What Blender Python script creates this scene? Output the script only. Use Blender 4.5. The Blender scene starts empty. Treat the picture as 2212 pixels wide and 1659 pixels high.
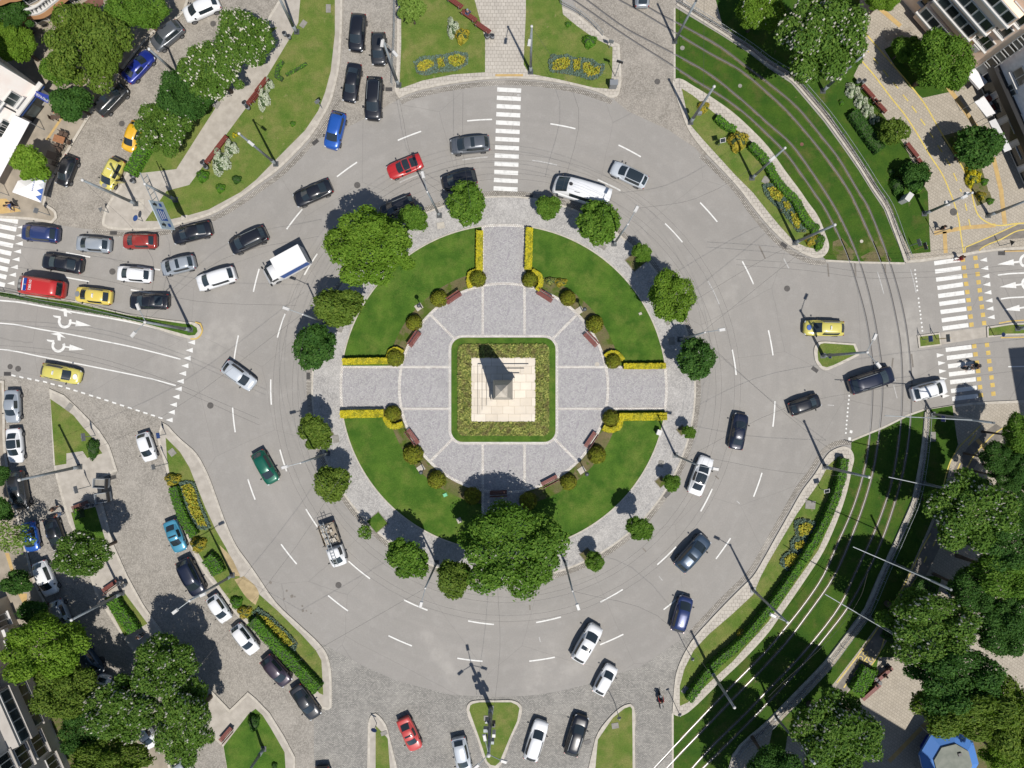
import bpy, bmesh, math, random
from mathutils import Vector, Matrix, Euler
from mathutils.geometry import tessellate_polygon
RND = random.Random(11)
SC = bpy.context.scene
COL = SC.collection
PI = math.pi
# ---------------------------------------------------------------- survey grid -> metres
S = 0.0525            # metres per survey unit on the ground
NX, NY = 1121.0, 813.0  # point straight under the drone
FPX = 1533.0
H = S * FPX           # flying height (m)
def at(px, py, h=0.0):
    k = (H - h) / H * S
    return ((px - NX) * k, (NY - py) * k)
def P(s):
    """'@rc x,y x,y' -> survey points; rc = row/col of the survey sheet, @ov = overview sheet"""
    out = []; r = c = 0; q = 4.0
    for tok in s.split():
        if tok[0] == '@':
            if tok == '@ov': r = c = 0; q = 1.0
            else: r, c, q = int(tok[1]), int(tok[2]), 4.0
            continue
        x, y = tok.split(',')
        out.append((c * 553.0 + float(x) / q, r * 414.6 + float(y) / q))
    return out
def push(pts):
    o = []
    for x, y in pts:
        if x <= 1: x -= 260
        if x >= 2211: x += 260
        if y <= 1: y -= 260
        if y >= 1657: y += 260
        o.append((x, y))
    return o
def G(s, h=0.0, ext=False):
    p = P(s) if isinstance(s, str) else s
    if ext: p = push(p)
    return [at(x, y, h) for x, y in p]
def smooth(pts, n=4, closed=False, sharp=50):
    N = len(pts); V = [Vector((p[0], p[1])) for p in pts]; out = []
    def tan(i):
        if not closed and (i == 0 or i == N - 1): return None
        a, b = V[i] - V[i - 1], V[(i + 1) % N] - V[i]
        if a.length < 1e-6 or b.length < 1e-6 or math.degrees(a.angle(b)) > sharp: return None
        return (a / a.length + b / b.length) * 0.5
    for i in range(N if closed else N - 1):
        j = (i + 1) % N; d = V[j] - V[i]
        t0, t1 = tan(i), tan(j); L = d.length
        m0 = t0 * L if t0 else d; m1 = t1 * L if t1 else d
        for k in range(n):
            t = k / n; t2, t3 = t * t, t * t * t
            p = V[i] * (2*t3-3*t2+1) + m0 * (t3-2*t2+t) + V[j] * (-2*t3+3*t2) + m1 * (t3-t2)
            out.append((p.x, p.y))
    if not closed: out.append((V[-1].x, V[-1].y))
    return out
# ---------------------------------------------------------------- materials
def lin(v):
    v /= 255.0
    return v / 12.92 if v <= 0.04045 else ((v + 0.055) / 1.055) ** 2.4
EXPO = 2.05
def C(r, g, b, k=1.0):
    return tuple(min(0.85, lin(x) / EXPO * k) for x in (r, g, b)) + (1.0,)
class NT:
    def __init__(s, name):
        s.m = bpy.data.materials.new(name); s.m.use_nodes = True
        s.t = s.m.node_tree; s.b = s.t.nodes['Principled BSDF']
    def n(s, ty, **kw):
        x = s.t.nodes.new(ty)
        for k, v in kw.items():
            if isinstance(k, str) and k.startswith('i_'): x.inputs[k[2:].replace('_', ' ')].default_value = v
            else: setattr(x, k, v)
        return x
    def l(s, a, b): s.t.links.new(a, b)
    def val(s, x, sock):
        if hasattr(x, 'is_linked') or hasattr(x, 'links'): s.l(x, sock)
        else: sock.default_value = x
    def mth(s, op, a, b=None, c=None):
        x = s.n('ShaderNodeMath', operation=op)
        for k, v in enumerate((a, b, c)):
            if v is not None: s.val(v, x.inputs[k])
        return x.outputs[0]
    def mix(s, f, a, b, mode='MIX'):
        x = s.n('ShaderNodeMix', data_type='RGBA', blend_type=mode)
        s.val(f, x.inputs[0]); s.val(a, x.inputs[6]); s.val(b, x.inputs[7])
        return x.outputs[2]
    def obj(s): 
        return s.n('ShaderNodeTexCoord').outputs['Object']
    def noise(s, vec, scale, detail=4, rough=.55):
        x = s.n('ShaderNodeTexNoise'); x.inputs['Scale'].default_value = scale
        x.inputs['Detail'].default_value = detail; x.inputs['Roughness'].default_value = rough
        if vec is not None: s.l(vec, x.inputs['Vector'])
        return x.outputs['Fac']
    def ramp(s, f, lo, hi, a=0.0, b=1.0):
        x = s.n('ShaderNodeMapRange'); s.l(f, x.inputs[0])
        for i, v in enumerate((lo, hi, a, b)): x.inputs[i + 1].default_value = v
        return x.outputs[0]
    def bump(s, f, strength=.3, dist=.05):
        x = s.n('ShaderNodeBump'); x.inputs['Strength'].default_value = strength; x.inputs['Distance'].default_value = dist
        s.l(f, x.inputs['Height']); s.l(x.outputs[0], s.b.inputs['Normal'])
    def col(s, c): s.val(c, s.b.inputs['Base Color'])
    def rough(s, r): s.val(r, s.b.inputs['Roughness'])
def simple(name, c, rough=.6, metal=0.0, spec=.5, c2=None, scale=3.0, lo=.35, hi=.65, bump=0):
    t = NT(name); t.rough(rough); t.b.inputs['Metallic'].default_value = metal
    t.b.inputs['Specular IOR Level'].default_value = spec
    if c2:
        f = t.noise(t.obj(), scale, 6)
        t.col(t.mix(t.ramp(f, lo, hi), c, c2))
        if bump: t.bump(f, bump)
    else: t.col(c)
    return t.m
def lawn_mat(name, g1, g2, dry, soil, dryness, soilness):
    t = NT(name); o = t.obj(); t.rough(.95); t.b.inputs['Specular IOR Level'].default_value = .1
    a = t.noise(o, .55, 5); b = t.noise(o, .42, 7, .68); d = t.noise(o, .8, 7, .65); f = t.noise(o, 9, 5, .7)
    c = t.mix(t.ramp(a, .35, .65), g1, g2)
    c = t.mix(t.ramp(b, dryness, dryness + .26), c, dry)
    c = t.mix(t.ramp(d, soilness, soilness + .1), c, soil)
    g = t.noise(o, 26, 3, .7)
    c = t.mix(.62, c, t.mix(t.ramp(f, .3, .7), (.45, .45, .4, 1), (1.35, 1.35, 1.25, 1)), 'MULTIPLY')
    c = t.mix(.45, c, t.mix(t.ramp(g, .3, .7), (.5, .5, .5, 1), (1.4, 1.4, 1.4, 1)), 'MULTIPLY')
    t.col(c); t.bump(f, .5, .06)
    return t.m
M = {}
M['lawn'] = lawn_mat('lawn green', C(72,110,38), C(98,132,50), C(122,140,66), C(138,136,84), .48, .72)
M['lawn_dry'] = lawn_mat('lawn patchy', C(100,130,54), C(126,142,70), C(152,150,92), C(176,164,122), .46, .64)
M['lawn_tram'] = lawn_mat('tram bed grass', C(62,98,34), C(82,112,40), C(112,112,62), C(124,112,86), .52, .64)
M['rail_bed'] = lawn_mat('dirt and grass between rails', C(88,100,52), C(110,112,70), C(132,122,96), C(140,126,104), .40, .50)
M['soil'] = lawn_mat('planting soil', C(120,114,82), C(138,126,96), C(104,122,60), C(94,114,46), .45, .5)
M['sand'] = simple('bare sandy ground', C(206,184,140), .95, c2=C(176,156,116), scale=1.5)
# asphalt: rings worn by traffic round the island centre, dust fans, cracks
ICX, ICY = at(1088, 838)
def asphalt():
    t = NT('asphalt'); o = t.obj(); t.rough(.85); t.b.inputs['Specular IOR Level'].default_value = .25
    sx = t.n('ShaderNodeSeparateXYZ'); t.l(o, sx.inputs[0])
    x = t.mth('SUBTRACT', sx.outputs[0], ICX); y = t.mth('SUBTRACT', sx.outputs[1], ICY)
    r = t.mth('SQRT', t.mth('ADD', t.mth('MULTIPLY', x, x), t.mth('MULTIPLY', y, y)))
    th = t.mth('ARCTAN2', y, x)
    cx = t.n('ShaderNodeCombineXYZ'); t.l(r, cx.inputs[0]); t.l(t.mth('MULTIPLY', th, 2.2), cx.inputs[1])
    ring = t.noise(cx.outputs[0], .75, 5, .6)
    big = t.noise(o, .09, 5, .6); fine = t.noise(o, 6, 5, .75); mid = t.noise(o, .8, 5, .6)
    c = t.mix(t.ramp(ring, .25, .75), C(169,165,159), C(181,176,169))
    c = t.mix(t.ramp(big, .35, .68, 0, .55), c, C(160,156,150))
    c = t.mix(t.ramp(mid, .5, .75, 0, .4), c, C(190,186,180))
    c = t.mix(.5, c, t.mix(t.ramp(fine, .3, .7), (.85,.85,.85,1), (1.14,1.14,1.14,1)), 'MULTIPLY')
    for (px, py, ang, ln, wd, am) in [(955,1425,-58,5,1.1,.4),(1165,1455,62,5.5,1.6,.34),(440,745,25,7,2.4,.45),(1965,735,85,5,3.0,.5),(880,232,0,4,1.8,.3),(1240,1440,40,5,1.3,.3),(1560,640,70,6,2,.25),(1700,880,60,6,2.4,.25)]:
        qx, qy = at(px, py); a = math.radians(ang); ca, sa = math.cos(a), math.sin(a)
        dx = t.mth('SUBTRACT', sx.outputs[0], qx); dy = t.mth('SUBTRACT', sx.outputs[1], qy)
        u = t.mth('DIVIDE', t.mth('ADD', t.mth('MULTIPLY', dx, ca), t.mth('MULTIPLY', dy, sa)), ln)
        v = t.mth('DIVIDE', t.mth('SUBTRACT', t.mth('MULTIPLY', dy, ca), t.mth('MULTIPLY', dx, sa)), wd)
        d = t.mth('ADD', t.mth('MULTIPLY', u, u), t.mth('MULTIPLY', v, v))
        f = t.mth('MULTIPLY', t.ramp(d, 0, 1, am, 0), t.ramp(mid, .3, .6))
        c = t.mix(f, c, C(208,203,194))
    w = t.n('ShaderNodeTexVoronoi', feature='DISTANCE_TO_EDGE'); w.inputs['Scale'].default_value = .1
    warp = t.n('ShaderNodeTexNoise'); warp.inputs['Scale'].default_value = .5; t.l(o, warp.inputs['Vector'])
    t.l(t.mix(.82, warp.outputs['Color'], o), w.inputs['Vector'])
    c = t.mix(t.ramp(w.outputs['Distance'], 0, .003, .3, 0), c, C(104,101,98))
    t.col(c); t.bump(fine, .15, .02)
    return t.m
M['asphalt'] = asphalt()
M['asphalt_dark'] = simple('cycle path asphalt', C(150,142,132), .9, c2=C(128,122,114), scale=1.4)
def cobble_fan(name, ca, cb, joint, w=.125, W=1.25, k=.42, rot=0.0):
    """setts laid in arcs: rows follow repeated segments of circle"""
    t = NT(name); t.rough(.85); t.b.inputs['Specular IOR Level'].default_value = .25
    o = t.obj(); mp = t.n('ShaderNodeMapping'); mp.inputs['Rotation'].default_value = (0, 0, rot); t.l(o, mp.inputs[0])
    sx = t.n('ShaderNodeSeparateXYZ'); t.l(mp.outputs[0], sx.inputs[0])
    fan = t.mth('FLOOR', t.mth('DIVIDE', sx.outputs[0], W))
    xl = t.mth('SUBTRACT', sx.outputs[0], t.mth('MULTIPLY', t.mth('ADD', fan, .5), W))
    v = t.mth('ADD', sx.outputs[1], t.mth('MULTIPLY', t.mth('MULTIPLY', xl, xl), k))
    vr = t.mth('DIVIDE', v, w); row = t.mth('FLOOR', vr); fr = t.mth('FRACT', vr)
    ur = t.mth('ADD', t.mth('DIVIDE', sx.outputs[0], w), t.mth('MULTIPLY', row, .5)); cell = t.mth('FLOOR', ur); fu = t.mth('FRACT', ur)
    cb_ = t.n('ShaderNodeCombineXYZ'); t.l(row, cb_.inputs[0]); t.l(cell, cb_.inputs[1])
    wn = t.n('ShaderNodeTexWhiteNoise'); t.l(cb_.outputs[0], wn.inputs['Vector'])
    c = t.mix(wn.outputs['Value'], ca, cb)
    e = t.mth('MINIMUM', t.mth('MINIMUM', fr, t.mth('SUBTRACT', 1, fr)), t.mth('MINIMUM', fu, t.mth('SUBTRACT', 1, fu)))
    c = t.mix(t.ramp(e, .02, .16, .8, 0), c, joint)
    big = t.noise(o, .35, 5, .6); c = t.mix(t.ramp(big, .42, .7, 0, .45), c, cb)
    med = t.noise(o, 1.1, 5, .7); c = t.mix(.5, c, t.mix(t.ramp(med, .3, .7), (.78,.78,.78,1), (1.2,1.2,1.2,1)), 'MULTIPLY')
    t.col(c); t.bump(e, .35, .02)
    return t.m
def cobble_ring(name, ca, cb, joint, w=.13):
    """UV = metres from the middle of each paved panel: rings of setts"""
    t = NT(name); t.rough(.85); t.b.inputs['Specular IOR Level'].default_value = .25
    uv = t.n('ShaderNodeTexCoord').outputs['UV']; sx = t.n('ShaderNodeSeparateXYZ'); t.l(uv, sx.inputs[0])
    x, y = sx.outputs[0], sx.outputs[1]
    r = t.mth('SQRT', t.mth('ADD', t.mth('MULTIPLY', x, x), t.mth('MULTIPLY', y, y)))
    r = t.mth('ADD', r, t.ramp(t.noise(t.obj(), .6, 3), 0, 1, -.12, .12))
    rr = t.mth('DIVIDE', r, w); row = t.mth('FLOOR', rr); fr = t.mth('FRACT', rr)
    ur = t.mth('MULTIPLY', t.mth('ARCTAN2', y, x), t.mth('ADD', row, .5)); cell = t.mth('FLOOR', ur); fu = t.mth('FRACT', ur)
    cb_ = t.n('ShaderNodeCombineXYZ'); t.l(row, cb_.inputs[0]); t.l(cell, cb_.inputs[1])
    wn = t.n('ShaderNodeTexWhiteNoise'); t.l(cb_.outputs[0], wn.inputs['Vector'])
    c = t.mix(wn.outputs['Value'], ca, cb)
    wr = t.n('ShaderNodeTexWhiteNoise', noise_dimensions='1D'); t.l(row, wr.inputs['W'])
    c = t.mix(t.ramp(wr.outputs['Value'], 0, 1, 0, .35), c, cb)
    e = t.mth('MINIMUM', t.mth('MINIMUM', fr, t.mth('SUBTRACT', 1, fr)), t.mth('MINIMUM', fu, t.mth('SUBTRACT', 1, fu)))
    c = t.mix(t.ramp(e, .02, .2, .9, 0), c, joint)
    med = t.noise(t.obj(), .9, 5, .7); c = t.mix(.4, c, t.mix(t.ramp(med, .3, .7), (.8,.8,.8,1), (1.15,1.15,1.15,1)), 'MULTIPLY')
    t.col(c); t.bump(e, .35, .02)
    return t.m
def brick_mat(name, a, b, joint, bw, bh, mortar=.012, rot=0.0, grime=.5):
    t = NT(name); t.rough(.88); t.b.inputs['Specular IOR Level'].default_value = .25
    o = t.obj(); mp = t.n('ShaderNodeMapping'); mp.inputs['Rotation'].default_value = (0, 0, rot); t.l(o, mp.inputs[0])
    wob = t.n('ShaderNodeTexNoise'); wob.inputs['Scale'].default_value = .7; t.l(o, wob.inputs['Vector'])
    k = t.n('ShaderNodeTexBrick'); t.l(t.mix(.1, mp.outputs[0], wob.outputs['Color'], 'ADD'), k.inputs['Vector'])
    k.inputs['Color1'].default_value = a; k.inputs['Color2'].default_value = b; k.inputs['Mortar'].default_value = joint
    k.inputs['Scale'].default_value = 1; k.inputs['Brick Width'].default_value = bw; k.inputs['Row Height'].default_value = bh
    k.inputs['Mortar Size'].default_value = mortar; k.inputs['Bias'].default_value = -.1
    med = t.noise(o, .7, 6, .7); big = t.noise(o, .2, 4, .6)
    c = t.mix(grime, k.outputs['Color'], t.mix(t.ramp(med, .3, .7), (.72,.72,.72,1), (1.22,1.22,1.2,1)), 'MULTIPLY')
    c = t.mix(t.ramp(big, .5, .75, 0, .4), c, b)
    t.col(c); t.bump(k.outputs['Fac'], -.3, .02)
    return t.m
M['plaza'] = cobble_ring('plaza setts in rings', C(188,182,188), C(228,227,222), C(114,111,114))
M['plaza_fan'] = cobble_fan('island setts in fans', C(184,181,178), C(224,220,214), C(116,114,112), rot=.4)
M['street'] = cobble_fan('street setts in fans', C(162,155,144), C(202,194,182), C(104,99,92), rot=-.95)
M['street_b'] = cobble_fan('street setts in fans two', C(162,156,146), C(202,195,184), C(106,101,94), rot=.55)
M['setts'] = brick_mat('square setts in rows', C(164,161,155), C(206,201,192), C(118,116,112), .2, .125, .018)
M['gutter'] = brick_mat('gutter setts', C(176,170,160), C(220,213,202), C(112,106,98), .22, .16, .03)
M['paver'] = brick_mat('concrete pavers', C(206,198,186), C(218,210,198), C(156,149,138), .42, .42, .02, grime=.35)
M['paver_rot'] = brick_mat('concrete pavers askew', C(192,182,166), C(204,194,178), C(164,155,140), .32, .32, .02, rot=.62, grime=.35)
M['pave'] = simple('poured pavement', C(206,198,186), .9, c2=C(186,178,166), scale=1.2)
M['pave_warm'] = simple('worn pavement', C(186,174,156), .9, c2=C(160,150,134), scale=.8)
M['kerb'] = simple('kerb stone', C(224,216,202), .9, c2=C(200,192,178), scale=2.5)
M['kerb_dark'] = simple('kerb stone grey', C(160,152,140), .9, c2=C(136,130,120), scale=2)
M['band'] = brick_mat('white stone sett bands', C(246,242,234,1.15), C(232,226,218), C(168,158,150), .22, .16, .02)
M['white'] = simple('road paint white', C(246,245,240, 1.1), .7, c2=C(222,221,216), scale=2.2, lo=.5, hi=.75)
M['white_worn'] = simple('worn road paint', C(214,212,208), .8, c2=C(184,182,178), scale=4)
M['yellow_paint'] = simple('road paint yellow', C(236,204,104), .7, c2=C(214,180,96), scale=2)
M['yellow_line'] = simple('cycle line yellow', C(244,220,110), .7, c2=C(226,198,100), scale=2)
M['tactile'] = simple('tactile paving', C(222,188,122), .9, c2=C(204,172,116), scale=2)
M['steel'] = simple('galvanised steel', C(172,180,184), .5, .1, c2=C(150,158,162), scale=2)
M['steel_dark'] = simple('weathered steel', C(104,108,110), .5, .4)
M['rail'] = simple('polished tram rail', (.2,.195,.19,1), .42, .55)
M['iron'] = simple('cast iron', C(110,106,102), .8, c2=C(88,84,80), scale=14)
M['slab'] = simple('concrete slab', C(168,164,156), .9, c2=C(150,146,138), scale=2)
M['slab_light'] = simple('pale stone slab', C(218,210,196), .9, c2=C(200,192,178), scale=2)
M['wire'] = simple('trolley wire', C(78,76,74), .7)
M['bench'] = simple('bench wood red brown', C(142,66,52), .6, c2=C(120,52,42), scale=5)
M['bench_dark'] = simple('bench wood weathered', C(128,74,56), .6, c2=C(104,58,44), scale=5)
M['stone'] = brick_mat('monument limestone', C(248,238,222,1.1), C(240,228,210), C(210,198,180), 1.3, .9, .025, grime=.3)
M['stone_grey'] = simple('obelisk granite', C(232,222,206), .85, c2=C(208,198,182), scale=2)
M['glass'] = simple('dark car glass', C(50,60,66), .06, 0, .7)
M['pane'] = simple('window glass', C(58,66,68), .1, 0, .6, c2=C(92,104,106), scale=.5)
M['pane_dark'] = simple('dark window glass', C(50,56,58), .12, 0, .6)
M['pvc'] = simple('white window frame', C(232,230,226), .5)
M['tyre'] = simple('tyre rubber', C(36,36,38), .85)
M['rim'] = simple('alloy rim', C(168,170,174), .35, .7)
M['black_plastic'] = simple('black trim', C(30,31,34), .5)
M['lamp_clear'] = simple('headlight lens', C(224,228,232), .15)
M['lamp_red'] = simple('tail light lens', C(170,28,30), .25)
M['bluelamp'] = simple('blue light bar', C(40,80,170), .3)
M['bluesign'] = simple('blue sign face', C(52,102,186), .5)
M['bluesign_deep'] = simple('deep blue shop sign', C(28,58,160), .5)
M['signpale'] = simple('pale blue sign face', C(206,222,230), .5)
M['signgrey'] = simple('grey sign back', C(160,164,168), .5, .3)
M['dumpster'] = simple('grey waste container', C(190,196,200), .5, .1)
M['skin'] = simple('skin', C(200,150,120), .7)
M['hair'] = simple('dark hair', C(44,34,28), .8)
M['wood_table'] = simple('table top orange brown', C(176,122,80), .6, c2=C(158,106,70), scale=4)
M['wood_dark'] = simple('table top dark', C(96,76,62), .6)
M['canvas'] = simple('white canvas', C(248,247,246,1.1), .8)
M['concrete'] = simple('grey rendered wall', C(216,210,202), .9, c2=C(194,187,179), scale=.5)
M['wall_pink'] = simple('pale pink plaster', C(252,240,232,1.9), .9, c2=C(246,232,222,1.8), scale=.4)
M['wall_cream'] = simple('cream plaster', C(238,226,206), .9, c2=C(222,206,182), scale=.6)
M['wall_orange'] = simple('orange plaster', C(236,180,128), .9, c2=C(224,164,112), scale=.6)
M['wall_tan'] = simple('tan render', C(250,220,194,1.75), .9, c2=C(244,210,182,1.65), scale=.5)
M['wall_grey'] = simple('light grey stone cladding', C(240,236,236,1.6), .9, c2=C(226,222,222,1.5), scale=2)
M['roofing'] = simple('flat roof felt', C(130,124,118), .9, c2=C(112,108,102), scale=.6)
M['balcony'] = simple('white balcony concrete', C(240,238,234), .8)
M['dark'] = simple('dark shopfront', C(44,44,46), .5)
M['kiosk_roof'] = simple('kiosk roof felt', C(150,154,144), .9, c2=C(132,138,128), scale=1.5)
M['kiosk_blue'] = simple('blue kiosk awning', C(84,144,226), .6)
M['terracotta'] = simple('red brown paving', C(140,96,82), .9, c2=C(120,82,70), scale=2)
M['green_box'] = simple('mint plastic', C(120,214,160), .6)
# foliage: colour differs leaf by leaf and clump by clump
def leaf(name, a, b, c3, trans=.42, scale=.8):
    t = NT(name); t.rough(.7); t.b.inputs['Specular IOR Level'].default_value = .2
    g = t.n('ShaderNodeNewGeometry'); oi = t.n('ShaderNodeObjectInfo')
    f = t.noise(t.obj(), scale, 3)
    c = t.mix(g.outputs['Random Per Island'], a, b)
    c = t.mix(t.ramp(f, .45, .65, 0, .8), c, c3)
    c = t.mix(.6, c, t.mix(oi.outputs['Random'], (.85,.88,.8,1), (1.12,1.08,1.05,1)), 'MULTIPLY')
    t.col(c)
    tr = t.n('ShaderNodeBsdfTranslucent'); t.val(t.mix(1.0, c, (1.1,1.25,.5,1), 'MULTIPLY'), tr.inputs['Color'])
    ms = t.n('ShaderNodeMixShader'); ms.inputs[0].default_value = trans
    out = t.t.nodes['Material Output']
    t.l(t.b.outputs[0], ms.inputs[1]); t.l(tr.outputs[0], ms.inputs[2]); t.l(ms.outputs[0], out.inputs['Surface'])
    return t.m
M['leaf_mid'] = leaf('linden leaves', C(92,140,44), C(146,186,70), C(112,158,48))
M['leaf_lime'] = leaf('plane leaves', C(116,160,46), C(164,200,72), C(132,176,50))
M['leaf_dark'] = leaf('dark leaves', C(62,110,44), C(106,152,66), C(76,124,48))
M['leaf_chestnut'] = leaf('chestnut leaves', C(86,132,50), C(142,178,74), C(108,150,54))
M['leaf_olive'] = leaf('olive leaves', C(104,140,50), C(156,180,74), C(126,156,54))
M['leaf_ball'] = leaf('clipped shrub leaves', C(126,138,36), C(172,178,56), C(126,118,40), .2, 1.5)
M['leaf_yellow'] = leaf('golden hedge leaves', C(232,214,34,1.15), C(244,230,64,1.25), C(132,148,40), .2, 2.0)
M['leaf_hedge'] = leaf('green hedge leaves', C(80,140,36), C(126,180,54), C(98,156,40), .25, 1.2)
M['leaf_gold'] = leaf('golden bush leaves', C(192,178,56), C(232,208,80), C(170,176,64), .25, 1.5)
M['leaf_blue'] = leaf('blue grey edging leaves', C(98,124,110), C(132,156,142), C(112,138,116), .15, 2)
M['leaf_flower'] = leaf('yellow flower bed leaves', C(240,214,70), C(158,186,76), C(190,180,64), .25, 2.5)
M['leaf_white'] = leaf('white flowering shrub', C(248,248,240,1.2), C(176,200,140), C(214,222,196), .2, 3)
M['leaf_ground'] = leaf('ground cover leaves', C(104,132,58), C(226,226,130), C(140,128,88), .2, 1.6)
M['leaf_spring'] = leaf('pale spring leaves', C(122,160,62), C(168,198,98), C(140,176,72), .35)
M['blossom'] = simple('chestnut blossom', C(240,236,216), .8)
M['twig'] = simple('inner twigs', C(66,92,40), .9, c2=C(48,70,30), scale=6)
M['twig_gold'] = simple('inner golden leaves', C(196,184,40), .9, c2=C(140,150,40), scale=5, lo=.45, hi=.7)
M['bark'] = simple('bark', C(118,98,80), .9, c2=C(92,78,66), scale=6)
# ---------------------------------------------------------------- object helpers
def link(o, parent=None):
    COL.objects.link(o)
    if parent: o.parent = parent
    return o
def mesh(name, verts, faces, mats=(), fmat=None, smooth_=False):
    me = bpy.data.meshes.new(name); me.from_pydata(verts, [], faces); 
    for m in mats: me.materials.append(m)
    if fmat: me.polygons.foreach_set('material_index', fmat)
    if smooth_: me.polygons.foreach_set('use_smooth', [True] * len(me.polygons))
    me.update(); return me
def obj(name, me, parent=None, loc=None, rot=None, scale=None):
    o = bpy.data.objects.new(name, me); link(o, parent)
    if loc is not None: o.location = loc
    if rot is not None: o.rotation_euler = rot
    if scale is not None: o.scale = scale
    return o
def tag(o, label=None, cat=None, group=None, kind=None):
    if label: o['label'] = label
    if cat: o['category'] = cat
    if group: o['group'] = group
    if kind: o['kind'] = kind
    return o
def thing(name, label, cat, loc=(0,0,0), rz=0.0, group=None):
    o = bpy.data.objects.new(name, None); link(o); o.location = loc; o.rotation_euler = (0,0,rz); o.empty_display_size = .3
    return tag(o, label, cat, group)
class MB:
    """collects simple solids, builds ONE mesh"""
    def __init__(s): s.v = []; s.f = []; s.fm = []
    def add(s, v, f, m=0):
        b = len(s.v); s.v += [tuple(p) for p in v]; s.f += [tuple(b + i for i in q) for q in f]; s.fm += [m] * len(f); return s
    def box(s, c, d, rz=0.0, m=0, taper=1.0, ry=0.0, bev=0.0):
        x, y, z = (q / 2 for q in d); R = Matrix.Rotation(rz, 3, 'Z') @ Matrix.Rotation(ry, 3, 'Y')
        pts = [(-x,-y,-z),(x,-y,-z),(x,y,-z),(-x,y,-z),(-x*taper,-y*taper,z),(x*taper,-y*taper,z),(x*taper,y*taper,z),(-x*taper,y*taper,z)]
        s.add([R @ Vector(p) + Vector(c) for p in pts], [(3,2,1,0),(4,5,6,7),(0,1,5,4),(1,2,6,5),(2,3,7,6),(3,0,4,7)], m); return s
    def tube(s, a, b, r0, r1=None, n=8, m=0, cap=True):
        r1 = r0 if r1 is None else r1; a, b = Vector(a), Vector(b); d = (b - a)
        q = d.to_track_quat('Z', 'Y'); V = []
        for p, r in ((a, r0), (b, r1)):
            for i in range(n): V.append(p + q @ Vector((math.cos(2*PI*i/n)*r, math.sin(2*PI*i/n)*r, 0)))
        F = [(i, (i+1) % n, n + (i+1) % n, n + i) for i in range(n)]
        if cap: F += [tuple(range(n-1, -1, -1)), tuple(range(n, 2*n))]
        s.add(V, F, m); return s
    def path(s, pts, r, n=6, m=0):
        for a, b in zip(pts, pts[1:]): s.tube(a, b, r, r, n, m)
        return s
    def ball(s, c, r, n=10, k=6, sz=1.0, m=0):
        V = [(c[0], c[1], c[2] - r*sz)]; F = []
        for j in range(1, k):
            t = PI * j / k - PI/2
            for i in range(n): a = 2*PI*i/n; V.append((c[0]+math.cos(a)*math.cos(t)*r, c[1]+math.sin(a)*math.cos(t)*r, c[2]+math.sin(t)*r*sz))
        V.append((c[0], c[1], c[2] + r*sz)); e = len(V) - 1
        for i in range(n): F.append((0, 1+(i+1)%n, 1+i)); F.append((e, e-n+i, e-n+(i+1)%n))
        for j in range(k-2):
            for i in range(n): a = 1+j*n; F.append((a+i, a+(i+1)%n, a+n+(i+1)%n, a+n+i))
        s.add(V, F, m); return s
    def prism(s, pts, z0, z1, m=0):
        n = len(pts); tri = tessellate_polygon([[Vector((p[0], p[1], 0)) for p in pts]])
        area = sum(pts[i][0]*pts[(i+1)%n][1]-pts[(i+1)%n][0]*pts[i][1] for i in range(n))
        if area < 0: pts = pts[::-1]; tri = [tuple(n-1-i for i in t) for t in tri]
        V = [(p[0], p[1], z1) for p in pts] + [(p[0], p[1], z0) for p in pts]; F = []
        for t in tri:
            a, b, c = (Vector(pts[i]) for i in t)
            F.append(tuple(t) if (b-a).cross(c-a) > 0 else tuple(t[::-1]))
        if z0 < z1:
            F += [(n+i, n+(i+1)%n, (i+1)%n, i) for i in range(n)]
        else: V = V[:n]
        s.add(V, F, m); return s
    def me(s, name, mats, smooth_=False): return mesh(name, s.v, s.f, mats if isinstance(mats, (list, tuple)) else [mats], s.fm, smooth_)
    def build(s, name, mats, parent=None, smooth_=False, loc=None): return obj(name, s.me(name, mats, smooth_), parent, loc)
RAISED = []
def inside(x, y, poly):
    r = False; n = len(poly); j = n - 1
    for i in range(n):
        xi, yi = poly[i]; xj, yj = poly[j]
        if (yi > y) != (yj > y) and x < (xj-xi)*(y-yi)/(yj-yi)+xi: r = not r
        j = i
    return r
def zat(x, y):
    return .12 if any(inside(x, y, p) for p in RAISED) else 0.0
def area(name, s, z, mat, z0=None, sm=True, raised=False, ext=True):
    p = G(s, 0, ext)
    if sm: p = smooth(p, 4, True)
    if raised: RAISED.append(p)
    o = MB().prism(p, z if z0 is None else z0, z).build(name, M[mat])
    return tag(o, kind='structure')
def offs(pts, d, closed=False):
    n = len(pts); V = [Vector((p[0], p[1])) for p in pts]; out = []
    for i in range(n):
        a = V[i] - V[i-1] if (i or closed) else V[1] - V[0]
        b = V[(i+1) % n] - V[i] if (i < n-1 or closed) else V[-1] - V[-2]
        a.normalize(); b.normalize(); t = (a + b)
        if t.length < 1e-6: t = a
        t.normalize(); nn = Vector((-t.y, t.x)); k = 1 / max(.4, nn.dot(Vector((-a.y, a.x))))
        out.append((V[i].x + nn.x*d*k, V[i].y + nn.y*d*k))
    return out
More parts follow.
